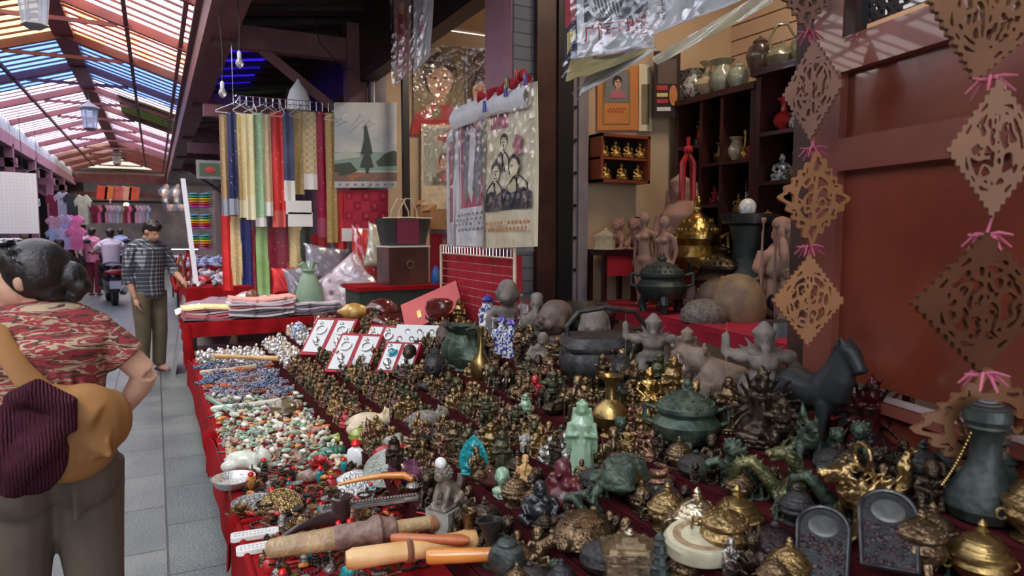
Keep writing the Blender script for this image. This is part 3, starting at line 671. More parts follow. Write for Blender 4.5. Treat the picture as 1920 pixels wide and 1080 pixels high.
def prof(pr, n=26, **k):
    return lambda v=0: [('body', MB().lathe(pr, n=n, **k).mesh())]
K_vase = prof([(.16, 0), (.17, .03), (.12, .08), (.25, .22), (.3, .36), (.25, .5), (.1, .62), (.075, .78), (.1, .88), (.19, .97), (.2, 1), (.15, .99), (.07, .9)])
K_bottle = prof([(.14, 0), (.15, .03), (.2, .2), (.17, .36), (.06, .5), (.05, .85), (.08, .95), (.08, 1), (.04, .99)])
K_tallvase = prof([(.18, 0), (.3, .03), (.36, .12), (.34, .22), (.24, .34), (.16, .46), (.14, .6), (.17, .7), (.21, .74), (.2, .76), (.23, .8), (.21, .88), (.1, .93), (.02, .94)])
K_jar = prof([(.2, 0), (.22, .03), (.34, .3), (.4, .55), (.33, .74), (.2, .82), (.22, .86), (.16, .93), (.04, .96), (.05, 1)])
K_wide = prof([(.2, 0), (.24, .03), (.2, .08), (.36, .3), (.38, .55), (.25, .75), (.22, .85), (.36, 1), (.31, .99), (.18, .86)])
def K_teapot(v=.02):
    b = MB().lathe([(.25, 0), (.3, .03), (.42, .15), (.46, .28), (.38, .42), (.2, .5), (.18, .52), (.05, .56), (.06, .62)], n=28)
    s = MB().tube([(.38, 0, .2), (.6, 0, .3), (.68, 0, .46)], [.08, .05, .035]); h = MB().tube([(-.3, 0, .4), (-.34, 0, .7), (-.15, 0, .95), (.12, 0, .95), (.3, 0, .7), (.26, 0, .44)], .035)
    return [('body', b.mesh()), ('spout', s.mesh()), ('handle', h.mesh())]
def K_kettle(v=.02):    # squat iron box with lid under a bail handle
    sq = lambda a: 1 / (abs(math.cos(a)) ** 5 + abs(math.sin(a)) ** 5) ** .2
    b = MB().lathe([(.4, 0), (.5, .06), (.62, .25), (.62, .4), (.55, .5)], n=40, sq=sq, sy=.75); l = MB().lathe([(.6, .5), (.62, .55), (.56, .68), (.2, .72), (.02, .73)], n=40, sq=sq, sy=.75)
    h = MB().tube([(-.5, 0, .4), (-.56, 0, .8), (-.4, 0, 1.0), (0, 0, 1.06), (.4, 0, 1.0), (.56, 0, .8), (.5, 0, .4)], .035)
    for s in (-1, 1): h.ball((s * .55, 0, .45), (.08, .08, .12))
    return [('body', b.mesh()), ('lid', l.mesh()), ('handle', h.mesh())]
def K_pagoda(v=0):
    b = MB().b2((-.4, -.3, .05), (.4, .3, .62)); b.b2((-.44, -.34, 0), (.44, .34, .07)); b.b2((-.44, -.34, .55), (.44, .34, .62))
    for s in (-1, 1):
        for i in range(3): b.b2((-.3 + i * .22, s * .31, .15), (-.14 + i * .22, s * .29, .48))
    l = MB()
    for i, q in enumerate((.47, .36, .25, .14)): l.b2((-q, -q * .78, .62 + i * .07), (q, q * .78, .69 + i * .07))
    k = MB().ball((0, 0, .93), (.1, .1, .05)); k.ball((.02, 0, .97), (.05, .06, .05))
    return [('box', b.mesh(smooth=False)), ('lid', l.mesh(smooth=False)), ('finial', fuse(k, .015))]
def K_tower(v=0):
    b = MB()
    for i in range(5): b.lathe([(.2 - i * .025, i * .17), (.17 - i * .025, i * .17 + .11), (.22 - i * .025, i * .17 + .13), (.16 - i * .025, i * .17 + .17)], n=8)
    b.lathe([(.06, .85), (.08, .9), (.02, 1)], n=8); return [('body', b.mesh())]
def K_coil(v=.025):
    b = MB(); p = []; r = []
    for i in range(40):
        t = i / 39; a = t * 5.2 * PI / 2 * 2; q = .35 * (1 - t * .75); p.append((math.cos(a) * q, math.sin(a) * q * .8, .3 + t * .5)); r.append(.13 * (1 - t * .6))
    b.tube(p, r, 8); return [('coil', b.mesh()), ('base', MB().lathe([(.45, 0), (.5, .08), (.45, .2), (.3, .28)], n=20, sy=.8).mesh())]
def K_elephant(v=.022):
    b = MB(); b.tube([(0, .4, .5), (0, .2, .58), (0, -.1, .58), (0, -.25, .62)], [.15, .26, .26, .18], 12); b.ball((0, -.38, .72), (.18, .17, .2)); b.tube([(0, -.5, .68), (0, -.62, .45), (0, -.6, .2), (0, -.68, .12)], [.1, .07, .05, .035])
    for s in (-1, 1):
        b.ball((s * .22, -.3, .68), (.05, .13, .18)); b.tube([(s * .14, -.15, .45), (s * .15, -.15, .02)], [.11, .09]); b.tube([(s * .14, .3, .45), (s * .15, .3, .02)], [.11, .09])
    t = MB()
    for s in (-1, 1): t.tube([(s * .1, -.5, .58), (s * .12, -.68, .5), (s * .11, -.76, .56)], [.03, .022, .008])
    return [('body', fuse(b, v)), ('tusk', t.mesh(), 'ivory')]
def K_lump(v=.05):    # recumbent carved animal
    b = MB(); b.ball((0, .1, .4), (.42, .75, .38)); b.ball((0, -.65, .6), (.3, .3, .3)); b.tube([(0, -.7, .55), (0, -.98, .5)], [.2, .14])
    for s in (-1, 1): b.ball((s * .35, .5, .25), (.22, .35, .24)); b.tube([(s * .3, -.3, .2), (s * .35, -.8, .1)], [.14, .09]); b.ball((s * .2, -.52, .85), (.08, .05, .12))
    b.tube([(0, .8, .4), (.3, .9, .3), (.45, .5, .3)], [.1, .09, .05]); return [('body', fuse(b, v))]
def K_leaf(v=0):      # upright leaf-shaped plaque with a seated relief
    b = MB(); 
    prof_ = [(-.28, 0), (-.38, .25), (-.36, .5), (-.22, .78), (0, 1.0), (.22, .78), (.36, .5), (.38, .25), (.28, 0)]
    b.prism(prof_, .1); b.ball((0, -.05, .68), (.1, .1, .12)); b.ball((0, -.06, .42), (.17, .12, .2)); b.ball((0, -.08, .2), (.26, .15, .1)); b.ball((0, -.03, .8), (.05, .06, .06))
    for i in range(9):
        a = PI * i / 8; b.ball((math.cos(a) * .27, -.04, .45 + math.sin(a) * .33), .04, None, 6, 4)
    b.b2((-.32, -.2, 0), (.32, .12, .06)); return [('body', fuse(b, .022))]
def K_horncup(v=0):
    b = MB(); 
    def fn(u, w):
        a = 2 * PI * u; r = .12 + .16 * w ** 2; s = 1 + .7 * max(0, math.cos(a)) * w ** 3
        return (math.cos(a) * r * s, math.sin(a) * r * .75, .2 + .75 * w + .06 * math.cos(a) * w)
    n = 24; vs = [fn(i / n, j / 12) for j in range(13) for i in range(n)] + [tuple(Vector(fn(i / n, j / 12)) - Vector((0, 0, 0))) for j in (12,) for i in range(n)]
    inner = [(x * .86, y * .84, z) for x, y, z in [fn(i / n, j / 12) for j in range(12, 2, -1) for i in range(n)]]
    vs = [fn(i / n, j / 12) for j in range(13) for i in range(n)] + inner; rows = 13 + 10
    fs = [(j * n + i, j * n + (i + 1) % n, (j + 1) * n + (i + 1) % n, (j + 1) * n + i) for j in range(rows - 1) for i in range(n)] + [tuple(range(n)), tuple(range((rows - 1) * n, rows * n))]
    b.add(vs, fs); f = MB().lathe([(.17, 0), (.18, .04), (.1, .1), (.12, .22)], n=20)
    for i in range(10): f.ball((math.cos(i * .63) * .16, math.sin(i * .63) * .13, .3 + .05 * (i % 3)), .035, None, 6, 4)
    return [('cup', b.mesh()), ('foot', f.mesh())]
def K_dish(v=0): return [('dish', MB().lathe([(.5, 0), (.8, .15), (1, .45), (1, .5), (.92, .46), (.7, .22), (.02, .18)], n=32).mesh())]
def K_disc(v=0):
    b = MB().lathe([(.96, 0), (1, .06), (1, .14), (.94, .18), (.86, .14), (.02, .14)], n=32)
    for i in range(18): b.ball((math.cos(i * .35) * .7, math.sin(i * .35) * .7, .15), (.12, .08, .05), rotZ(i * 20), 8, 5)
    for i in range(9): b.ball((math.cos(i * .7) * .38, math.sin(i * .7) * .38, .15), (.13, .08, .06), rotZ(i * 40), 8, 5)
    b.ball((0, 0, .15), (.16, .16, .07)); return [('disc', b.mesh())]
def K_flower(v=0):    # brass bloom of layered petals
    b = MB()
    for ring_ in range(3):
        for i in range(7):
            a = i * 2 * PI / 7 + ring_ * .45; r = .62 - ring_ * .2; b.ball((math.cos(a) * r, math.sin(a) * r, .12 + ring_ * .16), (.3, .2, .06), rotZ(math.degrees(a)) @ rotY(-30 - ring_ * 14), 8, 5)
    b.ball((0, 0, .5), .14); return [('bloom', b.mesh())]
def K_bracelet(v=0):
    b = MB()
    for i in range(16): a = 2 * PI * i / 16; b.ball((math.cos(a) * .8, math.sin(a) * .8, .16), .165, None, 8, 6)
    return [('beads', b.mesh())]
def K_necklace(v=0):
    b = MB(); r = random.Random(3)
    for i in range(22):
        a = 2 * PI * i / 22; q = .9 + .25 * math.sin(a * 3); b.ball((math.cos(a) * q, math.sin(a) * q * .6, .17 + .1 * math.sin(i * 2)), .155, None, 8, 6)
    return [('beads', b.mesh())]
def K_chunk(v=0):
    b = MB(); b.ball((0, 0, .3), (.5, .3, .28)); b.ball((.35, .05, .32), (.24, .2, .24)); b.ball((-.35, 0, .2), (.25, .2, .18)); b.ball((.1, .1, .5), .16); return [('body', fuse(b, .07))]
def K_pebble(v=0): return [('body', MB().ball((0, 0, .25), (.6, .4, .25), None, 12, 8).mesh())]
def K_pendant(v=0):
    b = MB().lathe([(.5, 0), (.55, .08), (.5, .16), (.25, .14), (.2, .08)], n=20, sy=.7); b.ball((.6, 0, .1), .1); b.ball((0, 0, .12), (.18, .14, .08)); return [('body', b.mesh())]
def K_stick(v=0): return [('body', MB().tube([(-1, 0, .1), (-.5, .02, .12), (0, .0, .12), (.6, -.02, .12), (1, -.05, .1)], [.06, .09, .08, .1, .05], 10).mesh())]
def K_smallbottle(v=0):
    return [('body', MB().lathe([(.2, 0), (.3, .1), (.36, .4), (.3, .65), (.14, .75), (.14, .82)], n=16, sy=.55).mesh()), ('stopper', MB().lathe([(.16, .82), (.18, .88), (.1, 1.0)], n=12).mesh(), 'red')]
def K_bellsmall(v=0): return [('body', MB().lathe([(.42, 0), (.4, .08), (.32, .3), (.26, .55), (.12, .66), (.04, .7), (.08, .8), (.05, .95), (.09, 1)], n=18).mesh())]
def K_squat(v=0):
    b = MB().lathe([(.4, 0), (.55, .1), (.65, .3), (.58, .48)], n=24); l = MB().lathe([(.62, .48), (.6, .55), (.35, .72), (.1, .8), (.12, .88), (.04, .95)], n=24); return [('pot', b.mesh()), ('lid', l.mesh())]
def K_head(v=.03):
    b = MB(); head(b, (0, 0, .55), .4); b.ball((0, .05, .6), (.36, .38, .38)); b.tube([(0, .03, 0), (0, .03, .3)], [.2, .17]); return [('head', fuse(b, v))]
def K_torso(v=.014):    # slim unclothed clay mannequin
    b = MB(); b.tube([(0, .02, .5), (0, .0, .62), (0, .01, .76)], [.088, .07, .082], 10, flat=.8); b.ball((0, 0, .5), (.105, .075, .06)); b.ball((0, .01, .78), (.12, .05, .035)); b.tube([(0, .01, .78), (0, 0, .86)], .034)
    head(b, (0, 0, .925), .068)
    for s in (-1, 1):
        b.ball((s * .045, -.055, .73), (.04, .035, .035)); b.tube([(s * .055, 0, .5), (s * .055, -.02, .28), (s * .05, .01, .05)], [.065, .045, .026]); b.ball((s * .05, -.03, .03), (.028, .055, .02)); b.tube([(s * .12, .02, .77), (s * .14, .04, .62), (s * .13, .0, .47)], [.032, .026, .018]); b.ball((s * .13, -.01, .45), (.018, .02, .03))
    return [('body', fuse(b, v))]
KIN = dict(buddha=K_buddha, guanyin=K_guanyin, laughing=K_laughing, sage=K_sage, general=K_general, manyarm=K_manyarm, bust=K_bust, curlhead=K_curlhead, baby=K_baby, horse=K_horse, bear=K_bear,
           dragon=K_dragon, beast=K_beast, ringbeast=lambda v=.02: K_beast(v, True), lion=K_lion, monkey=K_monkey, toad=K_toad, turtle=K_turtle, censer=K_censer, beastcenser=K_beastcenser, bell=K_bell, vase=K_vase,
           bottle=K_bottle, jar=K_jar, tallvase=K_tallvase, wide=K_wide, teapot=K_teapot, kettle=K_kettle, pagoda=K_pagoda, tower=K_tower, coil=K_coil, elephant=K_elephant, lump=K_lump, leaf=K_leaf, horncup=K_horncup,
           dish=K_dish, disc=K_disc, flower=K_flower, bracelet=K_bracelet, necklace=K_necklace, chunk=K_chunk, pebble=K_pebble, pendant=K_pendant, stick=K_stick, smallbottle=K_smallbottle, bellsmall=K_bellsmall, squat=K_squat, head=K_head, torso=K_torso)
NAMES = dict(buddha='seated_buddha_figurine', guanyin='robed_goddess_figurine', laughing='laughing_buddha_figurine', sage='bearded_sage_figurine', general='guardian_warrior_figurine', manyarm='many_armed_deity_figurine', bust='bust',
             curlhead='curly_haired_buddha_bust', baby='child_monk_bust', horse='horse_statue', bear='roaring_bear_statue', dragon='dragon_statue', beast='mythical_beast_statue', ringbeast='mythical_beast_statue', lion='guardian_lion_figurine',
             monkey='crouching_figurine', toad='money_toad', turtle='turtle_figurine', censer='incense_burner', beastcenser='incense_burner', bell='lidded_incense_burner', vase='vase', bottle='slender_vase', jar='lidded_jar', tallvase='lidded_vase', wide='flared_vase',
             teapot='teapot', kettle='iron_kettle', pagoda='metal_casket', tower='tower_ornament', coil='coiled_snake_ornament', elephant='elephant_figurine', lump='animal_carving', leaf='leaf_shaped_plaque', horncup='horn_cup', dish='shallow_dish',
             disc='carved_disc', flower='brass_bloom', bracelet='bead_bracelet', necklace='bead_necklace', chunk='stone_carving', pebble='polished_stone', pendant='carved_pendant', stick='carved_stick', smallbottle='snuff_bottle', bellsmall='hand_bell', squat='lidded_bowl', head='carved_head', torso='clay_mannequin')
PROTO = {}
def proto(k):
    if k not in PROTO: PROTO[k] = KIN[k]()
    return PROTO[k]
def make(kind, loc, h, rz, m, label, cat='figurine', group=None, name=None, tilt=None, over=None, sc=None):
    """one instance of a kind: single mesh, or an empty with its parts"""
    P = proto(kind); nm = name or NAMES[kind]
    s = sc or (h, h, h); e = (tilt[0], tilt[1], rz) if tilt else (0, 0, rz)
    if len(P) == 1:
        o = obj(nm, P[0][1], m, None, loc, e, s); return tag(o, label, cat, group)
    r = bpy.data.objects.new(nm, None); C.objects.link(r); r.empty_display_size = .05; r.location = loc; r.rotation_euler = e; r.scale = s; tag(r, label, cat, group)
    for p in P:
        mm = (over or {}).get(p[0]) or (PM[p[2]] if len(p) > 2 else m)
        obj(p[0], p[1], mm, r)
    return r
# materials for goods
bronze = [relief('bronze_dark', (.035, .024, .018), (.11, .075, .045), .42, .75), relief('bronze_brown', (.10, .062, .035), (.26, .17, .09), .36, .8), relief('bronze_olive', (.05, .055, .032), (.15, .14, .075), .45, .6),
          relief('bronze_green', (.035, .055, .042), (.10, .13, .09), .5, .45), relief('bronze_gold', (.2, .125, .05), (.4, .27, .12), .36, .85), relief('bronze_silver', (.22, .2, .18), (.5, .47, .43), .32, .85), relief('bronze_copper', (.16, .075, .05), (.36, .2, .13), .35, .75)]
M_gold = relief('gilded_metal', (.38, .23, .06), (.65, .46, .18), .3, 1)
M_brass = mat('brass', (.4, .27, .1), (.27, .18, .07), .32, .95, scale=5, bump=.2)
M_stone = relief('grey_stone', (.12, .1, .085), (.25, .21, .18), .7, 0, 5, .8, 13)
M_stoneb = relief('brown_stone', (.09, .055, .045), (.18, .12, .095), .55, 0, 4, .4, 11)
M_iron = mat('cast_iron', (.035, .034, .036), (.07, .062, .058), .5, metal=.5, scale=9, bump=.6, bs=20)
M_greeniron = relief('green_iron', (.035, .045, .042), (.085, .1, .09), .5, .5, 4, .4, 14)
M_ivory = mat('ivory', (.72, .6, .42), (.6, .46, .29), .4, scale=5, bump=.3, bs=20)
M_bonew = mat('white_jade', (.75, .74, .62), (.62, .64, .5), .25, scale=3, coat=.4)
M_jade = mat('pale_green_jade', (.34, .48, .33), (.22, .36, .22), .25, scale=4, coat=.5)
M_jaded = mat('deep_green_jade', (.035, .13, .08), (.06, .2, .12), .22, scale=4, coat=.5)
M_teal = mat('turquoise_glaze', (.01, .2, .22), (.02, .3, .32), .25, scale=6, coat=.5, bump=.3)
M_turq = mat('bright_turquoise', (.02, .30, .42), (.01, .2, .3), .2, scale=4, coat=.8)
M_olivej = mat('yellow_green_stone', (.33, .36, .06), (.2, .25, .03), .15, scale=4, coat=.6)
M_amber = mat('amber_resin', (.72, .30, .06), (.58, .2, .04), .28, scale=5, coat=.4)
M_amberp = mat('pale_amber_bone', (.75, .48, .22), (.6, .33, .12), .35, scale=5, bump=.2)
M_cora = mat('coral_red', (.5, .03, .03), (.35, .015, .02), .3, scale=6, coat=.4, bump=.3)
M_red = mat('bright_red', (.7, .01, .01), rough=.3)
M_orange = mat('orange_carnelian', (.75, .22, .07), (.55, .13, .04), .25, scale=4, coat=.4)
M_purple = mat('purple_agate', (.12, .03, .08), (.2, .06, .12), .25, scale=4, coat=.5)
M_dkwood = mat('carved_dark_wood', (.05, .013, .014), (.1, .03, .028), .3, scale=4, bump=.4, coat=.3)
M_blackw = mat('polished_black_stone', (.014, .014, .016), (.03, .028, .03), .3, scale=3, coat=.3, bump=.2)
M_silver = mat('tarnished_silver', (.5, .49, .47), (.3, .28, .27), .3, .9, 8, bump=.6, bs=20)
M_silverw = mat('shiny_silver', (.78, .77, .74), (.55, .54, .52), .25, .8, 8, bump=.5, bs=18)
M_porc = mat('white_porcelain', (.8, .8, .78), rough=.15, coat=.6)
M_bluew = mat('blue_white_porcelain', (.75, .76, .78), (.05, .07, .3), .18, scale=14, coat=.6, lo=.5, hi=.53)
M_bluecap = mat('blue_glaze', (.06, .05, .3), (.1, .08, .4), .25, scale=5, coat=.5)
M_clay = mat('pink_clay', (.43, .25, .19), (.36, .2, .15), .8, scale=4)
M_clayd = relief('dusty_clay', (.17, .12, .09), (.28, .2, .15), .8, 0, 5, .8, 13)
M_horseg = mat('matt_grey_bronze', (.02, .023, .025), (.035, .038, .04), .5, metal=.3, scale=3, bump=.1)
M_paleg = mat('pale_grey_jade', (.36, .37, .32), (.25, .26, .22), .3, scale=4, coat=.3)
M_graybead = mat('lilac_grey_beads', (.13, .125, .17), (.38, .36, .42), .22, scale=3, coat=.5)
M_bluebead = mat('steel_blue_beads', (.05, .1, .18), (.12, .2, .3), .22, scale=3, coat=.5)
M_brbead = mat('brown_wood_beads', (.16, .06, .035), (.28, .13, .07), .3, scale=3, coat=.3)
PM = dict(ivory=M_ivory, brass=M_brass, red=M_red)
# ------------------------------------------------------------ the near stall: terraced display under red cloth
TY0, TY1 = .75, 6.84
TX = [(.26, .85, .45), (.85, 1.06, .54), (1.06, 1.27, .63), (1.27, 1.48, .72), (1.48, 1.69, .81), (1.69, 1.99, .90)]
stall = thing('market_stall', 'long low near stall under red felt cloth, along the alley', 'stall', (1.1, 3.6, 0))
mb = MB().b2((TX[0][0] - 1.1, TY0 - 3.6, .438), (TX[0][1] - 1.1, TY1 - 3.6, .45))
# side skirt along the alley, hanging in three lengths with gathered corners
def skirt(y0, y1, x, z0, z1, ph):
    def fn(u, v):
        y = y0 + (y1 - y0) * u; z = z1 + (z0 - z1) * v
        e = .03 * math.exp(-min(u, 1 - u) * 26) * (1 - .4 * v)
        return (x - .008 - .004 * math.sin(u * 17 + ph) * v - .02 * v - e - 1.1, y - 3.6, z)
    mb.sheet(fn, 50, 8, (.006, 0, 0))
skirt(TY0, 2.84, .26, .24, .452, 0); skirt(2.86, 4.15, .252, .26, .456, 2); skirt(4.17, TY1, .258, .22, .452, 4)
for y, s in ((2.85, 1), (4.16, 1.3)): mb.ball((.235 - 1.1, y - 3.6, .43), (.03 * s, .022, .07)); mb.ball((.3 - 1.1, y - 3.6, .458), (.06 * s, .012, .012))
mb.sheet(lambda u, v: (.26 + u * .59 - 1.1, TY1 + .01 + .01 * math.sin(u * 30) * v - 3.6, .45 - v * .25), 40, 4, (0, .006, 0))
mb.tube([(.25 - 1.1, TY0 - 3.6, .448), (.25 - 1.1, 2.3 - 3.6, .452), (.25 - 1.1, 2.85 - 3.6, .452)], .012, 8)
obj('red_cloth', mb, M_redcloth, stall)
mb = MB()
for x in (.32, .8):
    mb.b2((x - .02 - 1.1, TY0 - 3.6, .38), (x + .02 - 1.1, TY1 - .02 - 3.6, .42))
obj('frame', mb, M_grey, stall)
for x in (.34, .8):
    for y in (TY0 + .1, 3.4, TY1 - .1): obj('leg', MB().b2((x - .02 - 1.1, y - .02 - 3.6, 0), (x + .02 - 1.1, y + .02 - 3.6, .4)), M_grey, stall)

M_stepcloth = mat('gap_shade_maroon_cloth', (.07, .008, .01), (.05, .006, .008), .95, scale=7, spec=.1)  # darker than the red felt: shade in the gaps put into the cloth colour
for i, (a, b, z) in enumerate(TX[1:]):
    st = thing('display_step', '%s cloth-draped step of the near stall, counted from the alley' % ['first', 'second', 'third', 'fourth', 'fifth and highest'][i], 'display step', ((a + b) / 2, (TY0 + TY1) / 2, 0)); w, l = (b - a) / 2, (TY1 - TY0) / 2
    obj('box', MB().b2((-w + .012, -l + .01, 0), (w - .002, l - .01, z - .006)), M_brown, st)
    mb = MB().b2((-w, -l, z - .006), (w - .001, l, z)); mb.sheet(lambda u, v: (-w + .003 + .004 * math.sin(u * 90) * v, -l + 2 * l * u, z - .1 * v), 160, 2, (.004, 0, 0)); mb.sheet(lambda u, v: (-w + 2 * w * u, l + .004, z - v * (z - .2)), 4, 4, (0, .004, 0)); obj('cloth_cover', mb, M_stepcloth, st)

def surf(px, py):
    """point of the terraced display seen at a pixel"""
    for i, (a, b, z) in enumerate(TX):
        p = at_z(px, py, z)
        if p.x < a:      # the riser in front was hit
            return Vector((a + .015, at_X(px, py, a).y, z)), i
        if p.x <= b: return p, i
    return Vector((min(p.x, 2.0), at_X(px, py, 1.95).y if p.x > 2 else p.y, TX[-1][2])), len(TX) - 1
def tread(x):
    for i, (a, b, z) in enumerate(TX):
        if x <= b: return i
    return len(TX) - 1
OCC = []      # footprints taken: x, y, r
FACE = R(-38)   # figures look out over the alley and towards its mouth
def put(kind, px, py, hpx, m, label, cat='figurine', rz=None, foot=.3, group=None, name=None, over=None, tilt=None, wide=1):
    """a piece of the display whose foot is seen at px, py and whose height spans hpx pixels"""
    p, i = surf(px, py); s = hpx / F * depth(p) * 1.0
    if i == len(TX) - 1 and at_z(px, py, TX[-1][2]).x > 1.99: s = min(1.6 * s, CAM.z + (at_d(px, py - hpx, depth(p)).z - CAM.z) - p.z)
    r = foot * s * wide
    a, b, z = TX[i]
    lo, hi = a + min(r, (b - a) / 2), b - min(r, (b - a) / 2)
    if i: p.x = max(p.x, lo)
    p.x = min(max(p.x, a + .01), max(hi, lo) if i == len(TX) - 1 else b - .01)
    for _ in range(14):
        mv = False
        for (x, y, q) in OCC:
            d = Vector((p.x - x, p.y - y)); L = d.length; need = (q + r) * .9
            if L < need and L > 1e-5:
                d *= (need - L) / L * .55; p.x += d.x * .25; p.y += d.y; mv = True
        if not mv: break
    if i: p.x = min(max(p.x, a + min(r * .8, .09)), b)
    p.x = min(p.x, 1.97)
    p.z = TX[tread(p.x)][2]
    OCC.append((p.x, p.y, r))
    return make(kind, p, s, FACE if rz is None else R(rz), m, label, cat, group, name, tilt, over, (s * wide, s * wide, s))
bz = bronze
